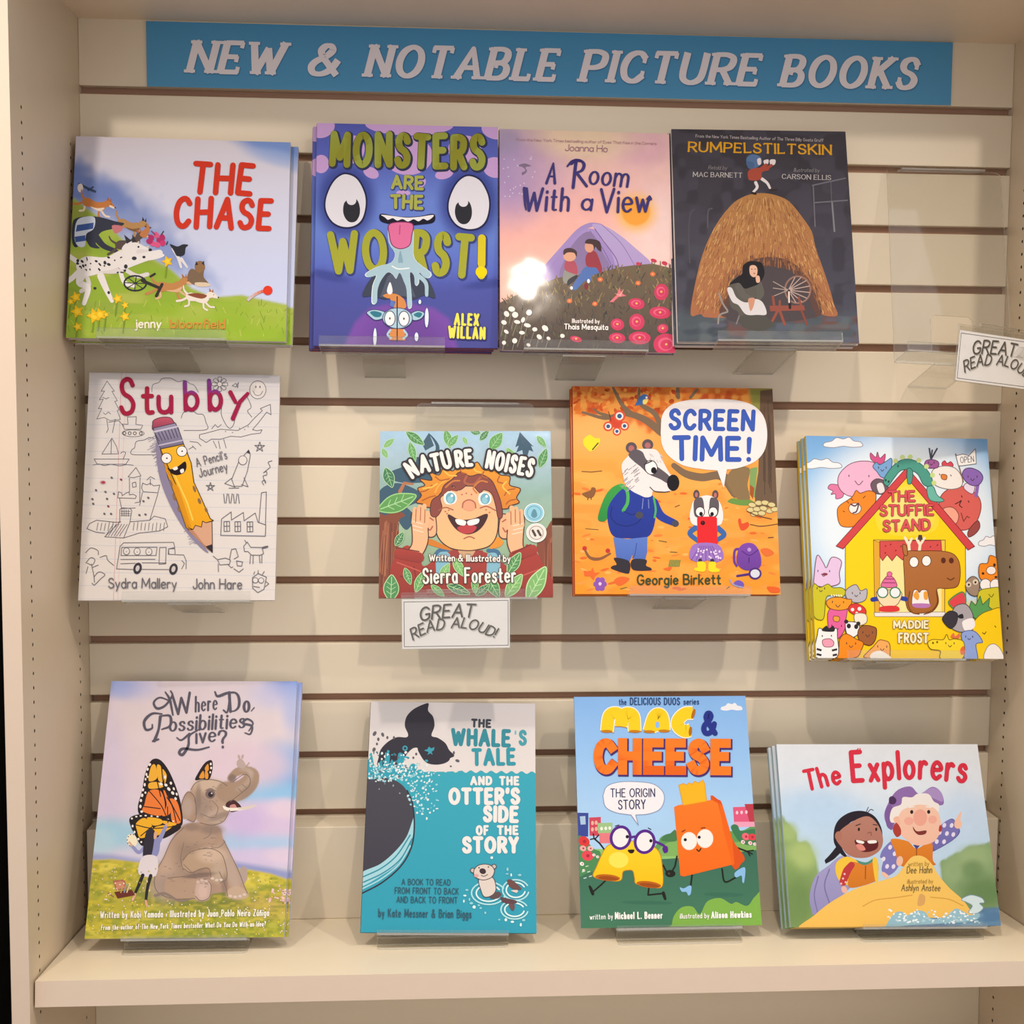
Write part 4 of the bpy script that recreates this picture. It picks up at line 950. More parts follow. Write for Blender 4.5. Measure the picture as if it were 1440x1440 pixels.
def cover_nature(A):
    A.canvas(130, 130, '#a9c6da')
    A.grad([(110, '#a6cbe6'), (260, '#a8c4d4'), (450, '#8fb0a8'), (700, '#9cb898'), (1090, '#6c8c70')])
    A.mottle(.07, 50, 3)
    for q in ("240,290 330,250 420,280 440,200 380,130 420,220 330,330 230,300", "150,360 300,310 420,330 400,400 260,420 160,400", "95,470 200,420 330,470 330,520 250,560 150,610 95,600", "200,600 250,560 300,620 260,690 220,660"):
        A.p('#34566c', q, True)
    A.p('#34566c', "905,112 880,200 900,190 885,230 920,215 935,300 960,215 985,225 970,190 985,195"); A.p('#3c5e70', "380,125 410,200 360,230 340,190")
    A.s('#b0704c', [22, 12], "215,470 240,420 290,425"); A.p('#83452f', "95,640 130,610 190,590 225,590 245,610 210,640 200,760 190,1000 180,1100 95,1100", True); A.p('#83452f', "1030,690 1060,670 1110,640 1110,1080 1070,1080 1050,900 1010,780", True)
    A.lines([(R_.choice(['#9c5c40', '#6a3626', '#a86a4a']), 5, [(x, rr(640, 760)), (x - rr(0, 26), rr(900, 1090))]) for x in [rr(112, 215) for _ in range(26)]] + [(R_.choice(['#9c5c40', '#6a3626']), 5, [(x, rr(700, 760)), (x + rr(-4, 10), rr(900, 1060))]) for x in [rr(1050, 1100) for _ in range(14)]])
    g = ['#4f8f58', '#3e7a55', '#62a45e', '#7cb46a']
    for x, y, L, wd, r in ((148, 190, 40, 17, -40), (125, 250, 32, 16, 60), (300, 160, 64, 26, 35), (490, 160, 56, 24, 75), (520, 170, 44, 20, -50), (590, 168, 26, 12, 60), (650, 118, 30, 16, 10), (700, 135, 40, 18, -50), (768, 168, 60, 34, -55), (858, 250, 52, 24, 60), (1030, 165, 42, 18, 50), (1040, 260, 60, 26, -70), (285, 240, 60, 22, 75), (150, 390, 60, 32, 70)):
        leaf(A, x, y, L, wd, r, R_.choice(g), '#b9dcae', '#a6d49a')
    leaf(A, 200, 535, 118, 50, -22, '#5c9c52', '#98cc84', '#a6d49a')
    # jacket, straps
    A.p(('#a8382e', '#8e3028'), "165,1100 160,960 190,850 260,780 330,840 360,900 460,830 560,800 660,800 760,830 870,900 930,800 960,760 1040,860 1060,1080", True, n=4)
    A.lines([('#7a2a26', 8, [(300, 900), (330, 1060)]), ('#c45a4c', 7, [(200, 880), (340, 930)]), ('#7a2a26', 7, [(220, 960), (350, 990)]), ('#7a2a26', 8, [(900, 930), (940, 1050)]), ('#c45a4c', 7, [(880, 960), (1030, 900)])])
    A.p('#7fb4c8', "425,830 480,800 510,830 510,960 430,960"); A.p('#7fb4c8', "725,820 780,800 800,830 800,960 720,960"); A.s('#3f6c90', 22, "425,830 450,805 500,800", True); A.s('#3f6c90', 22, "800,840 780,805 730,800", True)
    A.p('#9a3a34', "510,800 700,800 680,900 600,940 530,900"); A.p('#c8a078', "560,790 650,790 640,830 600,850 570,830", True)
    # hair behind, face, ears
    o = '#4a2620'
    A.p(('#e89a26', '#d47e24'), "318,450 360,430 330,395 400,400 380,350 440,370 470,320 520,345 560,300 610,330 660,290 700,335 760,320 790,360 850,370 850,420 912,440 890,490 905,520 850,540 800,560 400,560 350,540 310,530 340,490", True, ol=o, lw=6, n=4)
    A.p('#cf7a22', "395,740 380,770 420,785 440,790 480,800 520,800", True); A.p('#e0902a', "740,790 800,775 815,745 780,720 750,760", True)
    A.p(('#efb286', '#f2bb80'), "430,560 440,490 500,440 600,430 700,440 770,490 785,580 780,700 740,770 660,798 590,803 510,790 450,745 425,680", True, ol=o, lw=6)
    for x, fl in ((395, 1), (825, -1)):
        A.p('#eab084', [(x + fl * u, v) for u, v in P("25,600 -10,590 -38,620 -42,680 -25,720 10,730 35,700")], True, ol=o, lw=6)
        A.s('#a85c44', 8, [(x + fl * u, v) for u, v in P("15,632 -10,620 -22,660 -5,690 12,668")], True)
    A.p('#884238', "395,600 400,520 450,480 470,430 520,390 560,350 620,372 680,360 740,390 770,440 800,520 810,600 785,610 770,540 745,470 700,450 680,470 640,430 610,420 560,455 520,430 500,470 450,500 460,560 430,610", True, ol=o, lw=5, n=4)
    A.s('#a85c40', 12, "600,372 590,410 640,420 680,380", True); A.s('#c87838', 9, "480,440 520,405 560,400", True); A.s('#c87838', 9, "660,470 640,440 680,400 720,405", True); A.s('#e8a840', 10, "420,470 440,430 480,400", True)
    for q in ("330,470 370,460 400,430", "345,520 385,500 420,490", "420,380 450,400 500,390", "560,320 570,350 600,360", "700,345 690,370 720,380", "790,370 780,400 810,410", "880,440 840,450 820,480", "890,500 850,510 830,530"): A.s('#a8581c', 7, q, True)
    for q in ("350,450 400,440 430,420", "470,345 500,370 540,372", "640,315 650,340 680,350", "830,400 810,430 850,470"): A.s('#f6bc4c', 9, q, True)
    # hands cupped behind the ears
    for fl, x in ((1, 320), (-1, 900)):
        A.p('#eeb488', [(x + fl * u, v) for u, v in P("-35,600 -30,760 -55,820 10,850 60,760 55,640 40,600 10,590")], True, ol=o, lw=6)
        for dx, y0 in ((-24, 560), (4, 545), (30, 540), (50, 580)): A.s('#eeb488', 26, [(x + fl * dx, y0 + 90), (x + fl * (dx + 8), y0 + 10)]); 
        A.lines([('#f6dcc4', 5, [(x + fl * a, 640 + b), (x + fl * (a + 60), 655 + b)]) for a, b in ((-30, 0), (-32, 24), (-26, 48))])
        for dx, y0 in ((-10, 570), (17, 560), (42, 572)): A.s('#a8603f', 5, [(x + fl * dx, y0), (x + fl * (dx - 2), y0 + 75)])
    A.s(('#a8382e', '#8e3028'), 60, "215,830 330,850"); A.s(('#a8382e', '#8e3028'), 60, "880,830 985,790"); A.s('#6c221e', 6, "200,795 330,815"); A.s('#6c221e', 6, "870,815 975,760")
    for x in (505, 705): A.p('#f2ebe6', [(x + u, 500 + v) for u, v in P("-36,10 -30,-24 0,-38 34,-22 40,14 20,36 -20,38")], True); A.e('#6ba9be', x + 4, 502, 28, 32); A.e('#8cc4d4', x + 2, 510, 16, 20); A.e('#e8f2f4', x + 12, 488, 8)
    A.s('#8a4030', 20, "470,470 500,448 545,452", True); A.s('#a85c44', 6, "440,575 480,556 525,570", True); A.s('#a85c44', 6, "680,556 720,545 770,568", True)
    A.e('#e9a07c', 617, 540, 42, 34); A.s('#a85c44', 7, "578,555 585,525 617,510 648,525 655,555", True)
    A.dots([('#b8684c', x, y, 5, 4, 0) for x, y in ((480, 580), (500, 572), (490, 592), (715, 565), (735, 580), (722, 592), (575, 480), (600, 472), (630, 478))])
    A.p('#3c1418', "498,600 560,628 640,622 720,592 700,650 660,690 610,706 560,690 520,650", True, ol='#3c1418', lw=7); A.p('#b83a40', "550,672 600,655 660,664 640,698 600,706 570,698", True)
    A.p('#f4efec', "540,624 596,632 592,658 552,652", True); A.p('#f4efec', "610,632 672,618 668,645 618,658", True); A.s('#a85c44', 6, "588,735 620,722 650,732", True)
    for x, y, L, wd, r in ((170, 1030, 76, 44, -88), (265, 960, 50, 22, 70), (335, 990, 64, 26, -70), (480, 925, 50, 24, -60), (560, 900, 60, 26, 60), (560, 1030, 70, 26, 20), (760, 1010, 70, 34, 60), (880, 870, 70, 32, -60), (880, 1000, 80, 36, -55), (1010, 985, 110, 46, -62), (440, 1040, 50, 20, 40), (655, 1000, 50, 20, 90), (215, 745, 46, 22, -60), (700, 1030, 50, 22, -40)):
        leaf(A, x, y, L, wd, r, R_.choice(g), '#b9e0a4', '#b9e0a4')
    for x, y, c, c2 in ((992, 577, '#8fcadf', '#5a8ea4'), (1006, 692, '#e4dcd4', '#6a5a54')):
        A.e(c, x, y, 56, 53, ol='#e8eef0', lw=5); A.s(c2, 3, [(x + 40 * math.cos(i * .3), y + 38 * math.sin(i * .3)) for i in range(22)])
    A.p('#5a8ea4', "975,590 985,560 1000,560 1010,590 1000,605 985,605", True); A.s('#4a3a36', 14, "985,680 1000,708"); A.s('#4a3a36', 14, "1015,680 1030,706")
    wh = dict(c='#f0ece8', ol='#2a2024', olw=22, jit=.04, gap=.12)
    A.t('NATU', "278,392 352,352 430,340 520,318", 88, w=.24, **wh); A.t('RE', "536,320 640,306", 84, w=.25, **wh)
    A.t('NOISES', "705,318 800,334 890,350 980,368", 92, w=.24, seed=3, **wh)
    A.t('Written & Illustrated by', "388,868 860,862", 36, '#f2ede4', .17, ol='#4a2a28', olw=6)
    A.t('Sierra Forester', "352,998 892,978", 82, '#f2eee4', .14, ol='#4a3a30', olw=8, serif=.06)

def cover_screen(A):
    A.canvas(120, 120, '#f2a04a')
    A.grad([(40, '#e28a3c'), (300, '#f0a352'), (600, '#f3a950'), (900, '#f2a045'), (1330, '#f0952c')])
    A.blob(300, 330, 260, 120, '#f2b468', .8, 1.2)
    A.speck(['#e8843a', '#f6b45c', '#ee9438'], .35, 70, 6, (A.sy > 500).astype(float), .55, .5, 1.4)
    A.area("90,40 1330,40 1340,120 1000,120 700,110 640,260 600,330 480,270 400,250 200,215 95,200", '#d2622c', 40, .95, wob=60)
    A.speck(['#e0823c', '#b8461e', '#d8782c', '#e6a04a'], .8, 34, 9, (A.sy < 230).astype(float) * (1 - np.clip((A.sx - 1180) / 40, 0, 1)), .5)
    A.area("1180,40 1340,40 1350,330 1240,330 1200,180", '#7c8a44', 20, .9)
    A.dots([(R_.choice(['#b8461e', '#d8702c', '#e89844', '#c85424']), rr(110, 740), rr(55, 200), rr(10, 22), rr(7, 14), rr(0, 180)) for _ in range(70)])
    A.dots([(R_.choice(['#e8803c', '#dd6c30', '#f0b060', '#e89a4a']), rr(120, 1370), rr(620, 1300), rr(10, 30), rr(4, 9), rr(-20, 20)) for _ in range(110)])
    b = '#7d6650'
    A.s(b, [14, 34, 50], "160,212 300,245 420,215 540,250 650,330", True); A.s(b, [16, 34], "345,60 400,160 460,220", True); A.s(b, [14, 30, 34], "505,60 510,150 600,210 640,290", True); A.s(b, [10, 24], "225,190 260,215 340,240"); A.s(b, 24, "740,60 745,110"); A.s(b, 18, "860,60 820,110")
    A.s(b, [34, 48, 50, 70], "725,530 800,580 900,600 1020,590 1110,690", True)
    A.p('#8a7250', "1095,540 1190,540 1180,640 1195,730 1130,735 1085,690 1050,610", True); A.p(('#66503f', '#6e5a48'), "1250,60 1325,50 1345,300 1372,780 1230,780 1225,700 1245,560", False); A.p('#7fa060', "1195,540 1240,530 1225,720 1190,700"); A.p('#a8542c', "1195,640 1222,660 1215,730 1195,700")
    A.lines([('#55443a', 5, [(x, rr(100, 300)), (x + rr(0, 16), rr(400, 720))]) for x in [rr(1262, 1330) for _ in range(14)]])
    A.p('#6c9448', "1060,750 1090,725 1140,735 1200,735 1230,760 1150,770", True)
    for x, y in ((1210, 765), (1250, 752), (1290, 750), (1330, 762), (1200, 795), (1240, 790), (1280, 785), (1320, 800), (1350, 790), (1225, 820), (1270, 815)): A.e('#d8c890', x, y, 24, 15, rr(-10, 10), ol='#7c6a44', lw=4)
    A.s('#6a4a30', 7, "1180,805 1240,830 1330,850", True); A.s('#6a4a30', 6, "1200,885 1270,895 1370,880", True)
    # insects and a bird
    A.e('#cf4a34', 365, 270, 44, 34, 30)
    for x, y, r in ((386, 232, 36), (318, 296, 30), (418, 292, 28), (372, 326, 26)): A.e('#d8533a', x, y, r); A.e('#f0e4d8', x, y, r * .66); A.e('#3a5a8c', x, y, r * .4)
    A.s('#3a2a28', 4, "335,262 325,225 318,205", True)
    A.p('#3f68a4', "495,135 520,100 550,98 562,120 545,150 510,160 480,165", True); A.p('#e8d070', "530,130 560,125 550,152 530,155", True); A.e('#f0ece4', 550, 115, 7)
    A.p('#f2dc34', "168,380 205,350 240,370 270,372 262,410 235,440 210,452 185,430 172,415", True); A.s('#5a5030', 8, "258,400 225,440")
    A.p('#8a5c3a', "165,712 190,700 215,690 225,672 245,675 250,695 235,730 205,738 185,730", True); A.lines([('#4a3426', 5, [(205, 735), (200, 750)]), ('#4a3426', 5, [(222, 732), (222, 748)])])
    A.p('#dc5230', "1125,860 1140,850 1150,880 1185,870 1192,895 1165,920 1140,915", True)
    A.s('#8a5c40', [12, 20, 12], "185,1045 220,1100 280,1108 345,1075", True); A.e('#c03a34', 188, 1045, 14); A.e('#c03a34', 330, 1058, 14)
    A.lines([('#6a5030', 5, [(160, 575), (220, 578), (285, 570)]), ('#6a5030', 5, [(735, 785), (765, 772)]), ('#5a5a38', 5, [(640, 992), (690, 1000)]), ('#5a5a38', 5, [(710, 1060), (755, 1062)]), ('#5a5a38', 4, [(190, 925), (270, 930)]), ('#6a4a30', 6, [(1310, 965), (1345, 962)]), ('#5a6a38', 5, [(410, 1290), (450, 1280)]), ('#5a6a38', 5, [(1060, 1282), (1080, 1265)])])
    A.lines([('#6a8a48', 7, [(x, 1150), (x + 8, 1108 + (x % 5) * 4)]) for x in range(705, 770, 10)])
    A.p('#e26a34', "185,1180 225,1190 240,1160 250,1195 285,1190 255,1215 245,1240 225,1215 190,1215"); A.p('#e26a34', "370,1240 410,1215 465,1225 440,1255 400,1270", True); A.p('#e2622c', "1310,1265 1380,1270 1385,1300 1330,1300", True); A.p('#e07038', "1265,1040 1310,1030 1350,1060 1300,1080", True); A.p('#e2682f', "670,1165 720,1150 710,1175", True)
    for k in range(6): A.e('#8a58b0', 286 + 24 * math.cos(k * 1.047), 1262 + 28 * math.sin(k * 1.047), 17, 17)
    A.e('#e6c8e0', 286, 1260, 10)
    # big badger
    A.s('#2b3f9a', [64, 52, 40], "600,760 650,840 740,885", True); A.e('#4a4a58', 740, 886, 22, 20)
    A.p(('#3f9c4a', '#2f8a44'), "415,648 350,670 300,740 265,860 300,880 330,850 360,760 430,700", True)
    A.p(('#2b3f9c', '#263890'), "430,670 520,660 600,720 620,800 605,920 560,975 450,980 365,970 330,900 325,800 370,720", True)
    A.s('#4fae58', 20, "400,655 440,690 445,760 420,810", True); A.s('#4fae58', 12, "605,730 618,800 612,850", True)
    A.s('#1f2c70', 6, "350,790 345,850 385,895 450,905 505,885 530,860", True); A.s('#1f2c70', 5, "420,815 470,835 500,828", True); A.e('#4a4a58', 518, 838, 24, 22); A.lines([('#8494c8', 4, [(540, 735), (535, 800)]), ('#8494c8', 4, [(572, 740), (576, 795)])])
    A.p(('#5d7cc8', '#4f6cba'), "362,975 450,985 570,970 570,1060 560,1110 490,1115 480,1080 465,1120 385,1110 375,1050")
    A.s('#3a4f90', 5, "505,1010 495,1080 480,1100", True)
    A.p('#35313a', "370,1100 460,1120 465,1185 440,1195 355,1168 360,1150 385,1140", True); A.p('#35313a', "480,1110 565,1110 565,1145 595,1160 590,1175 485,1172", True)
    for x, y in ((462, 425), (562, 405)): A.e('#5a5258', x, y, 34, 34); A.e('#b06a6a', x, y + 4, 18, 18)
    A.p('#e8e1e0', "440,480 480,440 560,430 620,440 660,510 700,580 735,610 730,670 690,690 640,690 600,690 590,720 555,728 520,715 470,690 430,650 415,600 405,530", True)
    A.p('#5f585f', "445,470 480,435 530,450 560,500 640,550 700,600 690,640 640,615 570,585 520,540 480,510", True)
    A.lines([('#a49ca4', 5, [(x, y), (x - 22, y + 18)]) for x, y in [(rr(425, 520), rr(520, 680)) for _ in range(30)]] + [('#c8bec4', 5, [(x, y), (x + 12, y + 18)]) for x, y in [(rr(560, 650), rr(450, 520)) for _ in range(14)]])
    A.e('#f0ecea', 585, 545, 38, 44, -20, ol='#3a343c', lw=5); A.e('#17141a', 602, 562, 17, 20)
    A.e('#1d1a20', 722, 636, 38, 50); A.s('#4a4048', 6, "580,665 610,690 660,695 700,690", True); A.lines([('#4a4048', 8, [(540, 528), (590, 505)])])
    # small badger with a red phone
    A.s('#3d66a8', [34, 30, 26], "870,905 830,945 880,990", True); A.s('#3d66a8', [34, 30, 26], "995,905 1040,950 985,990", True)
    for x in (866, 982): A.e('#5a4c50', x, 705, 19, 28); A.e('#b8706c', x, 708, 9, 15)
    A.p('#ece5e4', "855,740 930,710 1000,740 1028,800 1030,860 1000,895 860,895 828,850 835,790", True)
    A.p('#5f585f', "855,740 900,725 915,790 905,850 860,840 850,790", True); A.p('#5f585f', "955,725 1000,740 1005,800 990,840 950,850 945,790", True)
    for x in (890, 970): A.e('#f0ecea', x, 812, 28, 30, ol='#3a343c', lw=5); A.e('#17141a', x + (6 if x < 900 else -6), 825, 11, 13)
    A.p('#dd2b31', "882,842 985,840 995,850 1000,1010 990,1020 888,1020 878,1010 872,852", False); A.e('#3a1418', 908, 880, 14, 14); A.e('#8a2a30', 905, 876, 4)
    A.p('#9a74c2', "860,1010 1000,1010 1040,1085 1010,1115 975,1120 940,1108 905,1120 860,1115 828,1085", True)
    A.lines([('#7c58a4', 6, [(930 + (i - 3) * 12, 1020), (930 + (i - 3) * 30, 1110)]) for i in range(7)]); A.dots([('#e2d0ea', rr(850, 1020), rr(1040, 1105), 6, 6, 0) for _ in range(22)])
    A.s('#35313a', 24, "895,1110 900,1130"); A.s('#35313a', 24, "970,1110 972,1130"); A.p('#f2d82a', "878,1120 925,1122 925,1175 865,1172 862,1158 880,1150", True); A.p('#f2d82a', "950,1122 990,1120 992,1150 1012,1162 1010,1178 952,1175", True)
    # rucksack, magnifier, snail
    A.s('#6a3c94', 14, "1140,1035 1108,1045 1105,1110 1120,1140", True); A.p(('#7d4aac', '#6a3e98'), "1140,1020 1185,998 1230,1010 1262,1060 1270,1130 1240,1160 1170,1165 1125,1130 1120,1080", True); A.s('#51307c', 6, "1150,1050 1200,1075 1250,1040", True); A.e('#b490d4', 1196, 1040, 12); A.s('#51307c', 8, "1195,1090 1195,1118")
    A.s('#51307c', 14, "1125,1202 1195,1190"); A.e('#d4d8e4', 1234, 1186, 34, 31, ol='#51307c', lw=11)
    A.p('#6f58b8', "1105,1245 1130,1228 1160,1240 1165,1265 1130,1272", True); A.s('#9aa0c8', 8, "1080,1225 1100,1255 1160,1272", True)
    bub = "640,330 648,225 700,160 800,128 950,118 1100,122 1210,155 1275,225 1296,330 1280,430 1220,500 1120,540 1050,550 1033,664 992,556 900,550 780,528 690,470 650,405"
    A.p('#ece6e6', crom(P("640,330 648,225 700,160 800,128 950,118 1100,122 1210,155 1275,225 1296,330 1280,430 1220,500 1120,540 1050,550"), False, 6) + P("1033,664 992,556") + crom(P("985,556 900,550 780,528 690,470 650,405 640,332"), False, 6))
    A.t('SCREEN', "686,302 1220,302", 110, '#3c5cb6', .25, .02, jit=.03); A.t('TIME', "712,490 1140,488", 132, '#3c5cb6', .23, .0, jit=.03, seed=2); A.s('#3c5cb6', [32, 24], "1186,362 1184,442"); A.e('#3c5cb6', 1184, 486, 15)
    A.t('Georgie Birkett', "510,1262 1026,1252", 58, '#3d4a30', .17, jit=.04)

def blobby(A, c, pts, face=None, ol='#6a4a44', fc='#4a3438'):
    A.p(c, pts, True, ol=ol, lw=4.5)
    if face:
        x, y, s = face
        A.lines([(fc, 5, [(x - s, y - 6), (x - s, y + 6)]), (fc, 5, [(x + s, y - 6), (x + s, y + 6)])]); A.s(fc, 4, [(x - s * .4, y + s * .5), (x, y + s * .9), (x + s * .4, y + s * .5)], True)

def cover_stuffie(A):
    A.canvas(120, 140, '#8fbfe8')
    A.grad([(60, '#74a9de'), (300, '#8dbfea'), (700, '#a8d0f2'), (1350, '#a8d0f2')])
    A.blob(715, 560, 560, 520, '#e6f0f8', .95, .5)
    A.area("130,1000 420,1040 900,1040 1300,1000 1300,1360 130,1360", '#f2cf1e', 60, 1)
    cl = '#8a8a94'
    cloud(A, 345, 105, 112, 34, '#eeeef2', cl); cloud(A, 220, 230, 118, 34, '#eeeef2', cl); cloud(A, 1205, 665, 65, 34, '#eeeef2', cl)
    ol = '#7a4a58'
    # toys behind the roof
    A.p('#d2568c', "510,200 505,160 535,185 545,155 560,190 590,165 585,210 560,225", True, ol=ol); A.p('#dc7ba6', "345,360 280,345 262,370 290,385 280,405 305,402 310,430 350,415", True, ol=ol)
    blobby(A, '#eab4d2', "318,340 330,280 390,225 470,208 540,225 590,300 560,370 480,400 400,415 345,390", (440, 295, 58), ol)
    blobby(A, '#7aa6d8', "520,240 540,215 560,228 600,205 625,190 630,225 610,300 570,300 545,270", (575, 245, 22), '#44607c')
    A.p('#6c5a64', "510,340 545,310 600,330 610,390 560,400 525,385", True, ol='#4a3c44'); A.p('#e6e0e0', "545,345 575,335 590,380 560,392", True)
    blobby(A, '#f08a2c', "318,510 330,470 400,420 425,380 450,395 500,380 540,400 530,470 480,540 430,585 360,592 330,570", None, '#7a4420'); A.e('#f0e8e4', 420, 485, 36, 32, ol='#7a4420', lw=4); A.s('#5a3a4c', 8, "395,460 420,470 440,455 430,500 410,510", True)
    A.lines([('#9a4a1c', 6, [(370, 440), (385, 455)]), ('#9a4a1c', 6, [(395, 425), (410, 440)]), ('#7a4420', 5, [(350, 500), (362, 505)]), ('#7a4420', 5, [(465, 425), (480, 410)])])
    blobby(A, '#d6635c', "905,470 920,400 980,355 1060,350 1130,400 1150,470 1120,560 1060,600 980,590 920,540", None, '#7a3430'); A.p('#f0a890', "920,540 930,480 985,470 1020,510 1010,560 970,580", True, ol='#7a3430'); A.s('#5a2a2c', 6, "1000,450 1020,440 1035,430 1025,455 1040,470", True); A.lines([('#5a2a2c', 6, [(1035, 400), (1040, 412)]), ('#5a2a2c', 6, [(1075, 430), (1080, 440)]), ('#7a3430', 5, [(1035, 500), (1050, 550), (1070, 520), (1085, 530)])])
    A.p('#9a4a48', "1080,600 1130,545 1145,580 1120,620 1080,640", True, ol='#5a2a2c')
    A.s('#8c68b4', [20, 20], "1130,330 1120,400", True); A.p('#e4d8ec', "1060,330 1110,330 1100,390 1050,360", True, ol=ol); blobby(A, '#8c68b8', "1040,290 1050,250 1090,240 1140,262 1158,300 1130,340 1080,335", (1098, 290, 26), '#4a3468')
    A.p('#d84a5c', "920,215 935,200 950,215 970,205 985,225 970,240 930,235", True, ol='#7a2a34'); blobby(A, '#efe9e4', "860,280 880,245 940,230 1000,245 1038,300 1030,350 960,365 880,340", None, '#7a7478'); A.p('#e0823c', "918,280 948,285 945,310 920,305", True, ol='#7a4420'); A.lines([('#5a4a4c', 5, [(905, 275), (910, 285)]), ('#5a4a4c', 5, [(970, 280), (975, 290)])])
    blobby(A, '#a05c9c', "818,225 830,200 870,195 900,210 895,240 855,245 825,240", (858, 212, 16), '#5c345c'); A.s('#4c4a5c', 9, "855,192 845,130"); A.s('#4c4a5c', 9, "856,192 890,130"); A.s('#4c4a5c', 8, "856,185 862,140")
    # stand
    A.p(('#f7d51c', '#f6ca14'), "715,255 1062,690 1078,1350 380,1350 368,700", ol='#7a5a20', lw=4)
    for kk, col in ((1.0, '#f7d83a'), (.86, '#f7dc54'), (.72, '#f7e06c'), (.58, '#f6e384')):
        A.p(col, [(720 + (x - 720) * kk, 490 + (y - 490) * kk) for x, y in P("715,330 800,370 890,460 890,600 720,640 560,605 550,460 640,370")], True)
    A.p('#d0484c', "718,240 314,704 355,720 718,300", ol='#7a2a30', lw=4); A.p('#d0484c', "716,240 1116,694 1078,716 716,300", ol='#7a2a30', lw=4)
    # green toy lying over the ridge
    A.p('#4f9c8c', "585,335 590,300 640,230 700,195 770,205 830,250 865,310 858,350 815,340 780,280 730,255 680,262 640,310 610,350", True, ol='#2c5c54'); A.p('#4f9c8c', "720,250 750,262 745,330 722,332", True, ol='#2c5c54'); A.p('#6cb8a8', "835,360 870,350 895,400 935,430 900,440 850,425", True, ol='#2c5c54')
    A.dots([('#c8dc8c', x, y, 14, 14, 0) for x, y in ((650, 205), (690, 183), (735, 180), (785, 200), (830, 235), (866, 285), (875, 330))]); A.dots([('#2c4c44', 595, 318, 6, 8, 0), ('#2c4c44', 612, 326, 6, 8, 0), ('#2c4c44', 665, 235, 4, 8, 0)])
    A.s('#8a6a60', 7, "998,160 1045,322"); A.p('#f4f1f0', "1000,170 1040,160 1075,168 1112,128 1118,215 1075,222 1035,228 1015,228", ol='#6a6a70', lw=4); A.t('OPEN', "1026,212 1106,204", 34, '#5a5a64', .11)
    # window
    A.p('#f0c850', "530,665 945,660 948,1102 545,1106", ol='#7a5a20', lw=4); A.p('#f6e29a', "568,680 922,672 930,1080 572,1084"); A.p('#e0a838', "530,668 568,680 572,1084 545,1100", ol='#8a6420', lw=3)
    A.p('#d2504e', "566,672 920,662 926,730 900,760 870,735 830,765 790,740 760,770 720,750 700,780 665,750 640,785 610,750 585,785 568,760", ol='#7a2a30'); A.dots([('#8a2c34', x, y, 4, 6, 30) for x, y in ((600, 700), (630, 690), (660, 725), (600, 740), (690, 700), (860, 700), (900, 690))])
    A.p('#e9e4e0', "540,1085 950,1075 950,1102 545,1108", ol='#7a6a60', lw=3)
    A.s('#ece4c8', 16, "740,740 735,690 712,650"); A.s('#ece4c8', 14, "735,690 750,655"); A.s('#ece4c8', 16, "795,735 800,690 780,655"); A.s('#ece4c8', 14, "800,690 825,650"); A.p('#4a3a44', "785,660 815,660 810,632 790,632")
    A.p(('#b0703e', '#a4642e'), "712,740 800,725 960,728 1020,770 1035,850 1020,925 960,940 900,945 905,1020 870,1070 800,1085 745,1075 722,1020 712,880", True, ol='#5c3414', n=4)
    A.p('#b0703e', "700,690 722,700 728,750 706,745", True, ol='#5c3414')
    for x, y in ((766, 790), (838, 782)): A.e('#f4f0ee', x, y, 26, 30, ol='#5c3414', lw=4)
    for x in (936, 982): A.e('#5c2c1c', x, 778, 14, 17)
    A.s('#5c3414', 6, "960,880 980,890 1000,878", True); A.s('#7c4820', 7, "745,960 735,1030 760,1080 800,1090", True); A.s('#7c4820', 7, "900,950 910,1020 880,1070 830,1090", True)
    A.p('#f2ebe6', "760,1040 765,960 785,950 800,965 815,950 845,955 855,1000 860,1040 810,1050", True, ol='#6a4a34'); A.p('#e8a040', "765,985 785,955 800,985 790,1010", True); A.p('#e8a040', "825,965 845,960 850,1000 830,1005", True); A.p('#b878b4', "765,1030 860,1030 850,1052 775,1052", True)
    A.s('#2c3f9c', 26, "560,1005 530,1010"); A.s('#2c3f9c', 26, "700,1000 722,1005"); A.p('#f6d8b0', "560,960 690,960 685,1020 650,1050 600,1050 565,1015", True, ol='#7a5a40'); A.p('#d8393c', "580,1050 670,1045 680,1075 578,1078", True)
    A.p('#dd6ea0', "580,935 600,885 626,870 655,890 666,935", True, ol='#7a3450'); A.e('#dd6ea0', 626, 862, 15, ol='#7a3450', lw=3); A.lines([('#8c3a68', 5, [(600, 890), (652, 890)]), ('#8c3a68', 5, [(588, 912), (662, 912)])])
    for x in (588, 660): A.e('#e8eef0', x, 968, 30, ol='#3f7c58', lw=7)
    # toys at the sides
    blobby(A, '#e0c2e4', "190,880 205,760 240,800 260,830 290,770 345,790 335,860 335,920 260,940 195,930", (245, 850, 34), ol); A.e('#8a3a4c', 252, 868, 16, 8)
    blobby(A, '#c8c02c', "190,925 225,945 270,925 300,945 350,945 375,970 350,1000 290,990 260,1010 250,1120 215,1130 190,1100 180,1000", (230, 950, 22), '#6a6a1c'); A.lines([('#f4f0e0', 6, [(290 + 14 * k, 985), (296 + 14 * k, 995)]) for k in range(5)])
    blobby(A, '#b8b4bc', "375,960 430,925 460,960 495,950 490,1010 440,1030 385,1010", (435, 975, 22), '#5c5a60')
    blobby(A, '#e0629c', "280,1075 320,1050 380,1060 378,1130 370,1190 330,1240 285,1200 272,1120", (325, 1165, 28), ol); A.p('#e0a040', "308,1110 340,1115 335,1140 308,1136", True, ol='#7a4420'); 
    blobby(A, '#ee9a2c', "262,1030 290,1005 340,1000 385,1010 410,1015 395,1060 340,1075 285,1065", (330, 1028, 32), '#7a4420')
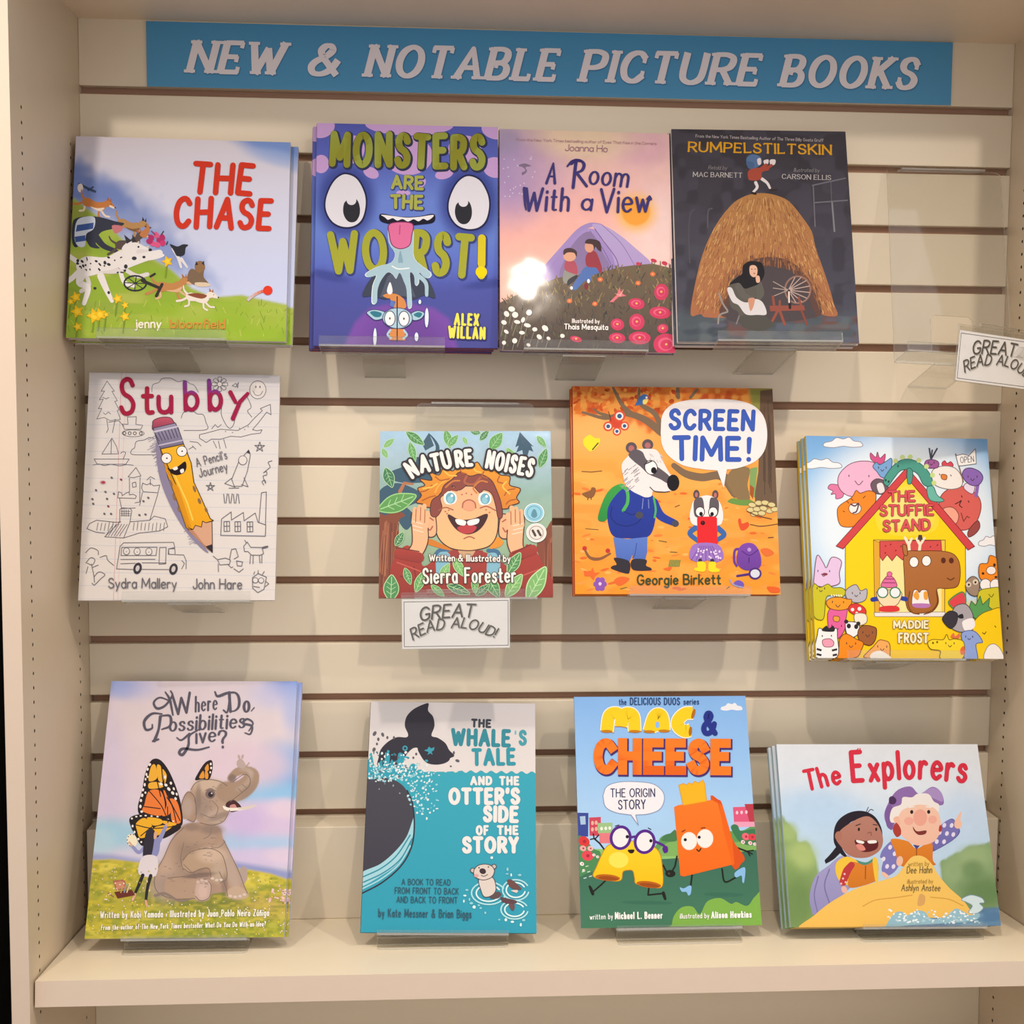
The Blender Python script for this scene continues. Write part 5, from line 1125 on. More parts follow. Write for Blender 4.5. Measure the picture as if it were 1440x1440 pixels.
    A.p('#d83c3c', "392,1075 400,1045 440,1035 485,1060 490,1095 430,1100", True, ol='#7a2428'); A.dots([('#f2ebe8', 415, 1070, 10, 10, 0), ('#f2ebe8', 455, 1065, 11, 11, 0), ('#f2ebe8', 440, 1090, 8, 8, 0)]); A.p('#f0e4d0', "430,1095 490,1095 498,1140 460,1160 430,1140", True, ol='#7a6a50')
    blobby(A, '#eeeaea', "375,1150 400,1140 450,1150 455,1200 420,1230 385,1210", None, '#3a3438'); A.dots([('#2c282c', 395, 1165, 12, 14, 0), ('#2c282c', 438, 1168, 12, 14, 0), ('#2c282c', 380, 1140, 12, 12, 0), ('#2c282c', 450, 1150, 12, 12, 0)])
    blobby(A, '#9a5c34', "450,1190 470,1165 500,1160 530,1165 555,1180 550,1240 520,1275 470,1260 450,1230", (505, 1200, 28), '#4c2c14')
    blobby(A, '#ee8a1e', "345,1240 380,1210 440,1240 480,1260 470,1300 440,1345 330,1350 340,1290", (410, 1265, 26), '#7a4414')
    blobby(A, '#f0a85c', "540,1280 570,1245 600,1245 630,1260 636,1310 620,1345 490,1345 510,1310", (590, 1280, 26), '#7a4a24'); A.p('#f4efe8', "530,1320 580,1305 635,1335 630,1350 530,1350", True)
    blobby(A, '#efeceb', "215,1215 225,1180 260,1195 300,1190 325,1180 330,1225 330,1345 205,1345", None, '#3a363c'); A.p('#e89cb4', "245,1250 285,1240 310,1260 300,1285 255,1285", True, ol='#7a4a58'); A.p('#2c282e', "240,1195 265,1165 280,1180 305,1165 310,1198", True)
    A.lines([('#2c282e', 12, [(212, 1300), (240, 1308)]), ('#2c282e', 12, [(212, 1330), (240, 1336)]), ('#2c282e', 12, [(330, 1300), (300, 1308)]), ('#2c282e', 12, [(330, 1330), (305, 1336)]), ('#3a343c', 6, [(242, 1220), (243, 1230)]), ('#3a343c', 6, [(295, 1218), (296, 1228)])])
    blobby(A, '#ee8a22', "1140,830 1150,795 1190,790 1205,745 1260,780 1262,880 1200,900 1150,880", None, '#7a4414'); A.dots([('#3a2c28', 1165, 850, 8, 8, 0), ('#3a2c28', 1230, 800, 8, 10, 0), ('#3a2c28', 1240, 870, 9, 7, 0)]); A.e('#f2e8e4', 1212, 832, 28, 24, ol='#7a4414', lw=4)
    blobby(A, '#9c8674', "1065,930 1080,885 1110,868 1140,890 1145,940 1130,980 1090,970", None, '#4c3c34'); A.dots([('#d8c8b4', 1082, 915, 16, 16, 0), ('#d8c8b4', 1122, 900, 16, 16, 0)]); A.dots([('#2c2420', 1084, 916, 6, 7, 0), ('#2c2420', 1122, 902, 6, 7, 0)])
    for x in (1180, 1238): A.e('#f2eeec', x, 915, 32, 34, ol='#5a5a60', lw=4)
    blobby(A, '#cfc42c', "1140,960 1200,935 1270,940 1272,1060 1150,1060", None, '#6a6a1c'); A.s('#6a6a1c', 5, "1200,970 1215,985 1228,968", True)
    A.p('#dc4650', "970,1015 1040,960 1065,985 1060,1040 1010,1060", True, ol='#4a8a4c', lw=8)
    A.p('#5a9c58', "1085,1060 1100,1010 1125,1035 1150,980 1165,1030 1205,990 1200,1040 1225,1060 1180,1110 1120,1110", ol='#2c5c34')
    blobby(A, '#f4cc18', "1110,1180 1130,1110 1200,1065 1290,1070 1300,1350 1140,1350", None, '#7a6414'); A.lines([('#5a4a14', 5, [(1165, 1190), (1178, 1200), (1188, 1185)]), ('#5a4a14', 5, [(1235, 1150), (1245, 1160)])])
    blobby(A, '#a8a2a8', "985,1090 1010,1040 1070,1030 1110,1090 1100,1150 1050,1190 990,1170 970,1130", None, '#4a464c'); A.p('#3a363e', "935,1110 975,1070 1020,1085 1015,1140 985,1170 950,1145", True, ol='#2a262c'); A.p('#2c282e', "1025,1095 1050,1085 1055,1110 1030,1110", True); A.p('#efebec', "1050,1130 1110,1110 1120,1160 1070,1185", True)
    blobby(A, '#8ea4dc', "1045,1200 1085,1180 1130,1190 1168,1245 1130,1260 1140,1350 1070,1350 1055,1260", (1090, 1215, 20), '#4a5c8c')
    blobby(A, '#f2d42a', "852,1255 880,1235 940,1235 960,1205 975,1235 1010,1230 1060,1250 1050,1345 930,1345 925,1300 870,1290", (980, 1255, 24), '#7a6414'); A.e('#7a6414', 882, 1255, 6, 7); A.e('#7a6414', 906, 1250, 6, 7)
    A.p('#e07048', "985,1220 1000,1195 1010,1215 1035,1195 1030,1225", True); A.p('#e86838', "1040,1290 1060,1270 1065,1310 1045,1320", True); A.p('#f0ebe6', "1180,1345 1195,1275 1235,1255 1275,1290 1285,1345", True, ol='#8a8478')
    A.t('THE', "612,440 768,436", 56, '#d8545c', .21, ol='#7a2430', olw=4, jit=.05); A.t('STUFFIE', "562,524 876,514", 56, '#d8545c', .21, ol='#7a2430', olw=4, jit=.05, seed=2); A.t('STAND', "582,614 858,600", 58, '#d8545c', .21, ol='#7a2430', olw=4, jit=.05, seed=3)
    A.t('MADDIE', "650,1172 856,1170", 40, '#f2e8c4', .24, ol='#8a6a44', olw=5, jit=.05); A.t('FROST', "680,1254 856,1252", 50, '#f2e8c4', .22, ol='#8a6a44', olw=5, jit=.05)

def cover_where(A):
    A.canvas(170, 220, '#ddd0d6')
    A.grad([(50, '#d8ccd6'), (250, '#dccfd4'), (500, '#dcccd6'), (760, '#d4cadc'), (950, '#d0cce0'), (1370, '#a4aa48')])
    A.blob(215, 75, 90, 60, '#5c8edc', .9, 1.3); A.blob(280, 90, 120, 60, '#b4b8e2', .7, 1.3); A.blob(1105, 65, 120, 60, '#4c84dc', .95, 1.2); A.blob(1010, 110, 120, 70, '#c0c2e6', .7, 1.4); A.blob(1110, 180, 60, 120, '#a8b8e6', .7, 1.3)
    A.blob(170, 540, 90, 330, '#d0c4e0', .7, 1.2); A.blob(190, 830, 180, 75, '#9ccbe2', .9, 1.1); A.blob(130, 870, 80, 70, '#b4d4e4', .8, 1)
    A.blob(1090, 520, 190, 150, '#78aee6', .95, 1.0); A.blob(960, 610, 220, 60, '#96c4e8', .85, 1.0); A.blob(920, 860, 230, 60, '#a4c6e8', .8, 1.0); A.blob(880, 470, 220, 110, '#dcc6d4', .85, .9)
    A.blob(1000, 740, 190, 90, '#d4c0de', .9, .8); A.blob(860, 760, 110, 80, '#c8b4e0', .7, 1); A.blob(1080, 690, 90, 50, '#e2cede', .8, 1); A.blob(960, 940, 220, 50, '#cfc0e2', .85, .9); A.blob(1080, 930, 110, 40, '#e0cede', .7, 1)
    A.mottle(.025, 70, 5)
    A.area("80,930 200,935 330,955 480,975 480,1000 80,990", '#98a0ce', 26, .9); A.area("800,960 900,975 1000,990 1110,1010 1110,1070 800,1050", '#8a94c8', 26, .9)
    d = A.area("60,965 200,958 330,972 520,985 700,1000 880,1000 1000,1020 1110,1055 1110,1400 50,1400", '#c9b83c', 10)
    g = np.clip(d / 20, 0, 1)
    A.speck(['#d8c838', '#b4ae44', '#8f9c40', '#e0d05c', '#a8a23c'], .7, 34, 4, g, .5, .6, 1.3)
    A._mix(np.clip((A.sy - 1150) / 200, 0, 1) * .75 * np.clip((A.sx - 200) / 300, 0.2, 1), '#8a9a38')
    A.blob(640, 1150, 330, 70, '#6a7440', .75, 1); A.blob(1000, 1190, 130, 60, '#c0a060', .6, 1.2)
    A.speck(['#7a8a34', '#c8b848'], .5, 12, 14, g, .55, .5, 1)
    # soft shading of the elephant, painted on the ground first
    el = '#ad907e'
    body = "560,780 500,850 460,940 425,1010 412,1080 440,1130 520,1155 620,1150 700,1130 800,1110 850,1060 830,990 790,920 760,850 740,790 660,765"
    A.area(body, el, 6, smooth=True); 
    A.blob(520, 1000, 90, 150, '#c4aa96', .7, 1.1, 20); A.blob(600, 930, 90, 120, '#7c6658', .6, 1.1); A.blob(480, 1100, 100, 60, '#b09c92', .7, 1); A.blob(560, 1090, 140, 70, '#8c7a72', .5, 1); A.blob(640, 830, 110, 60, '#b29884', .7, 1)
    A.area("720,830 760,850 800,930 840,1010 872,1090 890,1130 860,1150 790,1145 780,1090 750,1010 720,940", '#aa8e7b', 6, smooth=True); A.blob(800, 1010, 34, 130, '#bca89c', .7, 1, -22); A.area("785,1110 830,1085 880,1110 890,1140 850,1155 800,1150 780,1135", '#c0a690', 5, smooth=True)
    A.area("560,960 600,910 690,895 750,920 775,990 780,1050 740,1075 700,1060 690,1000 650,1000 590,1020 555,1000", '#b39980', 6, smooth=True); A.blob(700, 930, 70, 40, '#d0b6a2', .8, 1); A.blob(740, 1010, 30, 60, '#bca898', .7, 1)
    A.area("480,1050 600,1040 650,1050 690,1070 702,1110 690,1155 650,1168 600,1155 520,1160 470,1130", '#b09580', 6, smooth=True); A.area("630,1070 665,1050 700,1075 695,1150 650,1165 620,1140", '#c2a89c', 4, smooth=True); A.blob(660, 1115, 24, 34, '#d0b4a8', .8, .8)
    A.area("845,1010 862,985 882,1000 885,1045 870,1075 848,1060", '#b09c92', 4, smooth=True)
    head = "590,600 620,560 680,545 740,555 790,580 800,620 790,690 760,760 700,780 640,770 600,720 580,660"
    A.area(head, '#b29884', 6, smooth=True); A.blob(680, 575, 80, 34, '#ccb5a2', .8, 1); A.blob(640, 690, 60, 60, '#93827a', .6, 1); A.blob(720, 740, 50, 40, '#bca89a', .7, 1)
    A.area("530,730 555,640 580,610 610,640 620,720 610,765 575,755", '#a88d79', 5, smooth=True); A.blob(575, 690, 30, 50, '#b6a298', .8, 1)
    trunk = crom(P("770,610 830,605 880,570 900,530 890,510 860,500 820,510 790,540"), False, 8)
    for i, (x, y) in enumerate(trunk):
        r = np.interp(i, [0, 16, 34, len(trunk)], [52, 44, 25, 16]); A.blob(x, y, r, r, '#a58c78', 1, .25)
    for i, (x, y) in enumerate(trunk[8:44]): A.blob(x - 4, y - 8, 14, 12, '#bfaea4', .12, 1)
    A.blob(880, 610, 22, 60, '#8a7a74', .35, 1, 40); A.blob(800, 540, 20, 20, '#7a6a64', .8, .6)
    A.p('#4a2c30', "770,668 810,650 850,690 805,712 780,700", True); A.p('#c88a88', "790,680 815,672 825,695 800,702", True)
    A.p('#efe6da', "755,680 790,690 860,685 925,672 880,695 800,706 765,700", True); A.p('#d8ccc0', "835,690 925,672 890,694 845,698", True)
    A.blob(700, 800, 60, 26, '#7c6c66', .6, 1); A.blob(735, 735, 60, 16, '#74645e', .5, 1, -20); A.blob(600, 790, 40, 20, '#74645e', .5, 1); A.blob(640, 1035, 80, 12, '#6c5c56', .7, 1, -8); A.blob(770, 1080, 16, 50, '#74645e', .5, 1); A.blob(630, 640, 14, 70, '#82726a', .6, 1)
    A.lines([('#8d7b73', 3, [(x, y), (x + rr(-26, 26), y + rr(-6, 6))]) for x, y in [(rr(570, 720), rr(830, 930)) for _ in range(18)] + [(rr(460, 740), rr(930, 1120)) for _ in range(36)]] + [('#8d7b73', 3, [(x, y), (x + rr(-12, 12), y + rr(-12, 12))]) for x, y in [(rr(620, 760), rr(580, 760)) for _ in range(30)]])
    A.lines([('#77675f', 3.6, crom(P(q), n=5)) for q in ("556,960 600,914 690,898 750,924 776,990 780,1048 745,1074", "556,1000 600,1022 650,1002 690,1002 702,1058", "632,1072 665,1053 698,1076 702,1110 690,1150 650,1164 622,1140", "760,852 800,930 840,1010 872,1090 888,1125", "742,1014 776,1090 786,1140", "560,792 500,856 460,946 425,1014 414,1080 440,1130 520,1156 620,1152", "532,728 556,642 582,613 612,644 620,722 610,762 575,752", "590,602 620,563 680,548 740,558 775,580", "640,768 700,779 760,758 790,700", "800,560 860,520 890,540 884,580 840,620 790,660", "480,1052 560,1042 630,1050")])
    A.e('#7a6a68', 690, 622, 25, 24); A.e('#3a3034', 692, 624, 14); A.e('#d8d0cc', 697, 618, 4); A.s('#85746c', 5, "665,605 690,594 716,606", True)
    A.lines([('#85746c', 3.5, crom(P(q), n=5)) for q in ("700,655 730,690 720,730", "640,720 690,740 720,740", "560,980 620,1030 690,1040", "560,870 545,950 560,1010", "700,790 690,830 660,850", "770,860 740,890 700,895", "610,650 622,700 618,750", "830,590 850,610", "850,570 875,590", "720,1060 780,1062")])
    for x, y in ((708, 1050), (730, 1058), (752, 1056), (800, 1138), (825, 1142), (850, 1138), (872, 1130)): A.e('#d2c2b6', x, y, 10, 7)
    for x, y in ((635, 1068), (655, 1060), (676, 1064)): A.e('#ccb6aa', x, y, 10, 7)
    A.s('#8a7a70', [16, 8], "420,1140 470,1130 540,1165 600,1155", True)
    # small mouse on the trunk
    A.p('#b8a6a0', "825,480 822,455 840,440 858,455 868,480 850,490", True); A.e('#b8a6a0', 832, 432, 6, 12, -15); A.e('#b8a6a0', 850, 430, 6, 12, 15); A.s('#b29884', 5, "868,480 885,460", True)
    # monarch wings
    A.p('#2c2426', "612,552 630,510 660,465 690,450 700,470 695,520 680,550 650,548", True)
    for q in ("632,540 652,505 658,540", "662,540 664,500 678,520 676,545", "660,492 676,470 680,500 668,508"): A.p('#e2963a', q, True)
    A.dots([('#f0e8e0', 690, 470, 5, 7, 0), ('#f0e8e0', 692, 490, 5, 7, 0), ('#f0e8e0', 688, 512, 4, 6, 0)])
    A.p('#2a2326', "380,470 405,448 440,458 480,510 520,600 545,690 550,780 500,770 420,745 340,735 325,690 345,610 358,530", True)
    A.p('#2a2326', "285,750 330,730 400,730 470,745 530,770 540,800 460,850 400,850 350,890 310,830 290,790", True)
    og = ('#eba236', '#e4762e')
    for q in ("388,490 410,480 420,545 378,560", "418,482 440,490 452,560 426,555", "380,572 424,566 450,590 384,600", "446,500 468,530 460,575 456,555"): A.p('#ecb03c', q, True)
    for q in ("380,612 440,612 462,690 440,735 352,716 358,680", "452,606 480,640 490,720 448,735 470,680", "484,650 520,660 540,720 540,770 500,765 490,700"): A.p('#e87e3c', q, True)
    for q in ("318,775 360,748 400,790 395,830 340,850 322,810", "372,746 440,752 448,775 404,785", "410,796 470,782 500,790 440,830 400,835", "456,760 520,775 500,785 456,775"): A.p('#ebb030', q, True)
    A.lines([('#2a2326', 5, crom(P(q), n=5)) for q in ("380,610 440,680 470,740", "440,480 460,600 540,760", "355,690 440,700", "420,560 440,640", "300,780 400,800 500,790", "340,840 400,790", "520,770 500,690 470,640")])
    A.dots([('#f0e8e2', x, y, rx, ry, rot) for x, y, rx, ry, rot in ((382, 478, 6, 8, 30), (372, 502, 5, 8, 10), (366, 528, 5, 8, 0), (362, 552, 4, 7, 0), (358, 580, 5, 9, 0), (350, 606, 5, 8, 10), (346, 634, 6, 9, 10), (340, 660, 6, 8, 0), (338, 690, 6, 9, 0), (345, 716, 7, 6, 0), (372, 540, 5, 6, 0), (362, 620, 5, 6, 0), (440, 575, 10, 7, 30), (465, 580, 9, 7, 30), (480, 600, 11, 7, 50), (500, 620, 10, 7, 50), (515, 648, 8, 6, 60), (490, 570, 6, 8, -20), (505, 598, 5, 8, -20), (520, 625, 5, 8, -20), (460, 540, 6, 9, 0), (296, 752, 5, 5, 0), (318, 742, 6, 4, 0), (340, 738, 6, 4, 0), (365, 736, 6, 4, 0), (395, 738, 6, 4, 0), (425, 740, 6, 4, 0), (300, 790, 5, 7, 0), (310, 820, 5, 7, 0), (330, 855, 6, 6, 0), (345, 870, 5, 5, 0), (478, 752, 5, 4, 0), (505, 762, 5, 4, 0))])
    # girl painting the wing
    A.e('#efe6cc', 298, 862, 26, 34, -20); A.dots([('#3a3a48', 298 + 24 * math.cos(t), 862 + 30 * math.sin(t), 3, 3, 0) for t in (2, 2.6, 3.2, 3.8, 4.4, 5)])
    A.s('#9094c4', [16, 20], "300,892 335,922 375,880", True); A.s('#d8a88c', 9, "298,888 285,872"); A.s('#9094c4', [30, 16], "415,890 440,850 470,785", True); A.s('#d8a88c', 9, "470,785 478,768"); A.s('#3a2c28', 5, "478,770 475,690", True)
    A.p('#8a8ebe', "380,870 425,845 440,870 425,940 360,950 355,920", True); A.p('#34303c', "370,815 395,802 412,815 410,860 395,940 360,948 355,900", True); A.p('#d8a88c', "410,820 424,822 420,850 408,852", True)
    A.p('#dcd4da', "352,945 425,945 420,1040 335,1032", True); A.s('#2c2a30', [18, 13], "355,1038 335,1090 318,1130", True); A.s('#2c2a30', [18, 13], "395,1040 380,1100 372,1170", True); A.s('#d8a488', 12, "318,1135 305,1165"); A.s('#d8a488', 12, "372,1168 378,1192")
    A.p('#b06a58', "205,1068 265,1060 275,1110 222,1118"); A.p('#c88a70', "214,1076 258,1070 265,1104 228,1110"); A.p('#6a342c', "212,1125 300,1112 318,1140 230,1158"); A.lines([('#c8a058', 5, [(245, 1130), (255, 1090)]), ('#8aa0c0', 5, [(262, 1128), (272, 1085)]), ('#e0c8a0', 6, [(275, 1128), (292, 1080)]), ('#a06848', 6, [(180, 1130), (210, 1150)])])
    its = []
    for _ in range(420):
        x, y = rr(75, 1090), rr(1000, 1340)
        if 420 < x < 890 and y < 1165: continue
        its.append((R_.choice(['#efe8dc', '#f0dc4c', '#e8d0c8', '#eae0b0', '#b4b040', '#7c8a38']), x, y, rr(2, 4.6), rr(2, 4), 0))
    A.dots(its)
    A.dots([(R_.choice(['#e0b0b0', '#e8c8c4']), rr(1000, 1085), rr(1080, 1170), rr(5, 9), rr(4, 8), 0) for _ in range(20)])
    ink = '#5b5866'
    A.t('W', "492,226 592,208", 96, ink, .14, .1, thin=.45); A.t('here', "604,208 720,194", 74, ink, .17, .12, thin=.5); A.t('D', "778,205 840,196", 96, ink, .15, .06, thin=.5); A.t('o', "846,206 886,202", 86, ink, .17, .1, thin=.5)
    A.s(ink, [9, 14, 7], "495,226 478,150 455,112", True); A.s(ink, [6, 13, 8], "486,160 430,140 398,165 415,195 455,180 490,130 482,106", True); A.s(ink, [5, 13, 6], "890,200 905,182"); A.s(ink, [8, 15, 7], "705,106 720,128 770,110 810,108", True); A.s(ink, 9, "782,118 770,205 750,198", True)
    A.s(ink, [16, 12, 16], "432,236 424,300 404,358", True); A.s(ink, [7, 15, 7], "432,232 480,232 482,280 440,300", True); A.s(ink, [7, 15, 12, 7], "440,222 390,222 352,260 360,302 390,296 392,276", True); A.s(ink, 10, "396,360 424,350")
    A.t('ossibilities', "474,308 862,282", 72, ink, .17, .12, thin=.5, gap=.14); A.s(ink, [6, 13, 6], "880,300 900,260 870,240 850,262 895,275 888,315 860,310", True)
    A.s(ink, [7, 14, 14, 8], "622,300 580,330 575,380 548,425 530,415 550,395 620,400 680,385", True); A.s(ink, [12, 6], "580,320 540,352 516,340", True); A.t('ive', "610,366 716,354", 74, ink, .16, .1, thin=.5); A.t('?', "726,390 776,384", 86, ink, .15, .05, thin=.6)
    A.t('Written by Kobi Yamada | Illustrated by Juan Pablo Neira Zúñiga', "142,1258 1000,1236", 32, '#f4f0e6', .15, .05, ol='#8a9048', olw=2)
    A.t('From the author of The New York Times bestseller What Do You Do With an Idea?', "148,1318 984,1290", 24, '#f4f0e4', .16, .1, ol='#8a9048', olw=1.6)

def cover_whale(A):
    A.canvas(60, 80, '#2e9cb3')
    A.grad([(70, '#d5d0d2'), (437, '#dcd6d4'), (438, '#dcd6d4'), (1310, '#dcd6d4')])
    wave = [(60, 452)] + [p for i in range(0, 13) for p in ((360 + i * 52, 446 if i else 440), (386 + i * 52, 430))] + [(1010, 440), (1010, 1330), (40, 1330)]
    A.p(('#35a4b9', '#2b98b2'), P("60,440 330,440") + crom([p for i in range(13) for p in ((340 + i * 54, 445), (367 + i * 54, 431))], False, 4) + P("1010,445 1010,1330 40,1330"))
    dk = '#2f2d39'
    A.p('#2e9cb3', "95,380 110,360 125,420 150,400 165,350 185,370 190,430 205,400 215,440 80,470 80,400", True)
    A.p(dk, "408,82 388,82 330,110 292,150 282,200 300,245 290,262 240,262 190,290 155,330 145,370 140,420 200,440 275,425 300,355 345,318 370,360 400,395 450,405 500,395 525,370 548,355 520,325 500,290 460,262 425,250 440,200 432,150 405,118", True, n=5)
    A.p('#2e9cb3', "140,425 160,385 170,420 185,350 205,360 200,430 215,380 240,420 250,350 275,350 290,380 275,420 310,390 340,378 360,400 345,440 350,460 120,480", True)
    A.p('#dcd6d4', "278,425 285,370 320,325 352,318 360,350 395,395 450,410 560,400 600,432 400,440 330,400 300,432", True)
    A.p(dk, "352,318 370,360 400,395 450,405 500,395 525,370 500,330 440,300 380,300", True); A.p('#3a9ab0', "388,330 405,322 412,310 425,318 440,312 438,328 428,336 432,352 420,345 405,352 410,338", True); A.dots([('#3a9ab0', 400, 385, 9, 7, 0), ('#3a9ab0', 285, 320, 14, 14, 0), ('#2f2d39', 285, 320, 7, 7, 0)])
    A.p(('#45444f', '#3d3b47'), "60,520 110,490 180,480 250,500 300,550 330,640 332,700 300,790 240,870 160,940 60,990", True)
    A.p('#9fd0dc', "60,990 160,940 240,870 300,790 336,690 338,760 310,850 250,940 170,1000 60,1060", True); A.lines([('#2e8aa0', 7, crom(P(q), n=6)) for q in ("70,1010 170,960 250,890 320,780", "70,1040 180,985 270,910 330,800")]); A.s(dk, 8, "62,1100 170,1040 270,950 325,850 340,740 330,620 300,545", True); A.s('#9fd0dc', 8, "64,1075 165,1020 260,940 320,840", True)
    its = []
    for _ in range(330):
        a = rr(0, 1); x = 100 + 390 * a * rr(.7, 1) + rr(-10, 10); y = 400 + rr(0, 1) * (120 + 260 * max(0, a - .3))
        if x < 300 and y > 500: continue
        its.append((R_.choice(['#dfe6e8', '#bfe0e6', '#e8ecec', '#8cccd8']), x, y, rr(2, 7), rr(2, 8), rr(0, 90)))
    for _ in range(70): its.append((R_.choice(['#35a4b9', '#2b8ca4', '#e2e6e8', '#5a6a74']), rr(100, 310), rr(330, 480), rr(3, 8), rr(3, 9), 0))
    A.dots(its)
    A.dots([('#5c5c64', x, y, rx, ry, r) for x, y, rx, ry, r in ((122, 245, 9, 14, 30), (142, 275, 7, 10, 0), (165, 250, 8, 12, -20), (190, 265, 6, 9, 0), (120, 330, 9, 12, 20), (135, 300, 6, 8, 0), (565, 382, 12, 8, 20), (545, 340, 6, 10, 0), (530, 412, 6, 5, 0), (330, 370, 6, 7, 0), (225, 265, 6, 9, 0), (345, 350, 6, 8, 0))])
    A.dots([(dk, 140, 500, 4, 5, 0), ('#6a7a84', 180, 510, 4, 5, 0), ('#8aa4ae', 225, 520, 4, 6, 0), ('#8aa4ae', 150, 540, 3, 4, 0), ('#8aa4ae', 260, 560, 4, 4, 0)])
    tl = lambda x, y: '#2c8a9c'
    A.t('THE', "634,198 742,200", 36, '#3c4450', .34, gap=.2)
    A.t('WHALE', "528,294 848,296", 76, '#2e8798', .28, gap=.12); A.t("'", "866,290 876,290", 70, '#6ab4c0', .2); A.t('S', "888,288 932,288", 68, '#3f9aa8', .26); A.t('TALE', "640,400 876,392", 76, '#2e94a6', .26)
    A.t('AND', "634,506 752,504", 38, '#e8e4e2', .34, gap=.2); A.t('THE', "788,504 896,502", 38, '#e8e4e2', .34, gap=.2)
    A.t("OTTER'S", "520,608 902,600", 72, '#e8e4e2', .30, gap=.1); A.t('SIDE', "704,698 896,698", 72, '#e8e4e2', .30, gap=.1); A.t('OF', "668,772 738,770", 42, '#e8e4e2', .32); A.t('THE', "780,768 896,766", 40, '#e8e4e2', .34, gap=.2); A.t('STORY', "596,866 900,860", 72, '#e8e4e2', .30, gap=.1)
    # otter floating in rings
    for x, y, rx, ry in ((885, 1065, 70, 55), (740, 1085, 90, 60), (880, 1170, 72, 50)):
        for k in (1, .72): A.s('#a8dce4' if k == 1 else '#d4eef0', 8, [(x + rx * k * math.cos(t), y + ry * k * math.sin(t)) for t in [i * .2 + .2 for i in range(29)]])
    A.p('#d8ccc4', "690,1010 760,1000 780,1060 760,1095 720,1105 700,1070", True, ol='#4a4048', lw=4); A.p('#5c4a4c', "760,1095 790,1075 810,1090 790,1112 750,1112", True)
    for x in (655, 768): A.e('#c8b8b0', x, 965 if x < 700 else 942, 12, ol='#4a4048', lw=4)
    A.p('#d8cac2', "660,970 680,940 720,930 755,940 770,965 755,1000 710,1015 670,1000", True, ol='#4a4048', lw=4); A.e('#3a2c34', 708, 968, 18, 15, 20); A.e('#d8a0a0', 675, 992, 13, 9); A.dots([('#3a2c34', 688, 950, 4, 4, 0), ('#3a2c34', 738, 945, 4, 4, 0)]); A.s('#4a4048', 4, "700,990 715,995 735,985", True)
    A.p('#6a4a48', "838,1015 862,1010 900,1040 915,1060 880,1062 850,1045", True); A.p('#d8ccc8', "860,1068 895,1065 890,1080", True); A.p('#5c4048', "805,1105 840,1110 885,1120 890,1135 850,1140 815,1130", True); A.p('#6a4a50', "850,1140 880,1145 875,1175 858,1165", True)
    A.dots([(R_.choice(['#d4eef0', '#8cccd8']), x, y, rr(4, 10), rr(4, 10), 0) for x, y in ((615, 1100), (625, 1070), (640, 1120), (650, 1140), (665, 1160), (700, 1165), (725, 1190), (840, 955), (838, 980), (905, 985), (860, 985), (835, 1225), (870, 1235), (915, 1250), (800, 1225), (610, 1130), (755, 895), (690, 1150), (930, 1225))])
    A.t('A BOOK TO READ', "276,1048 538,1046", 30, '#2f5668', .13); A.t('FROM FRONT TO BACK', "240,1096 582,1094", 32, '#2f5668', .13); A.t('AND BACK TO FRONT', "250,1144 576,1142", 32, '#2f5668', .13)
    A.t('by Kate Messner & Brian Biggs', "154,1222 652,1218", 42, '#2f5668', .13)

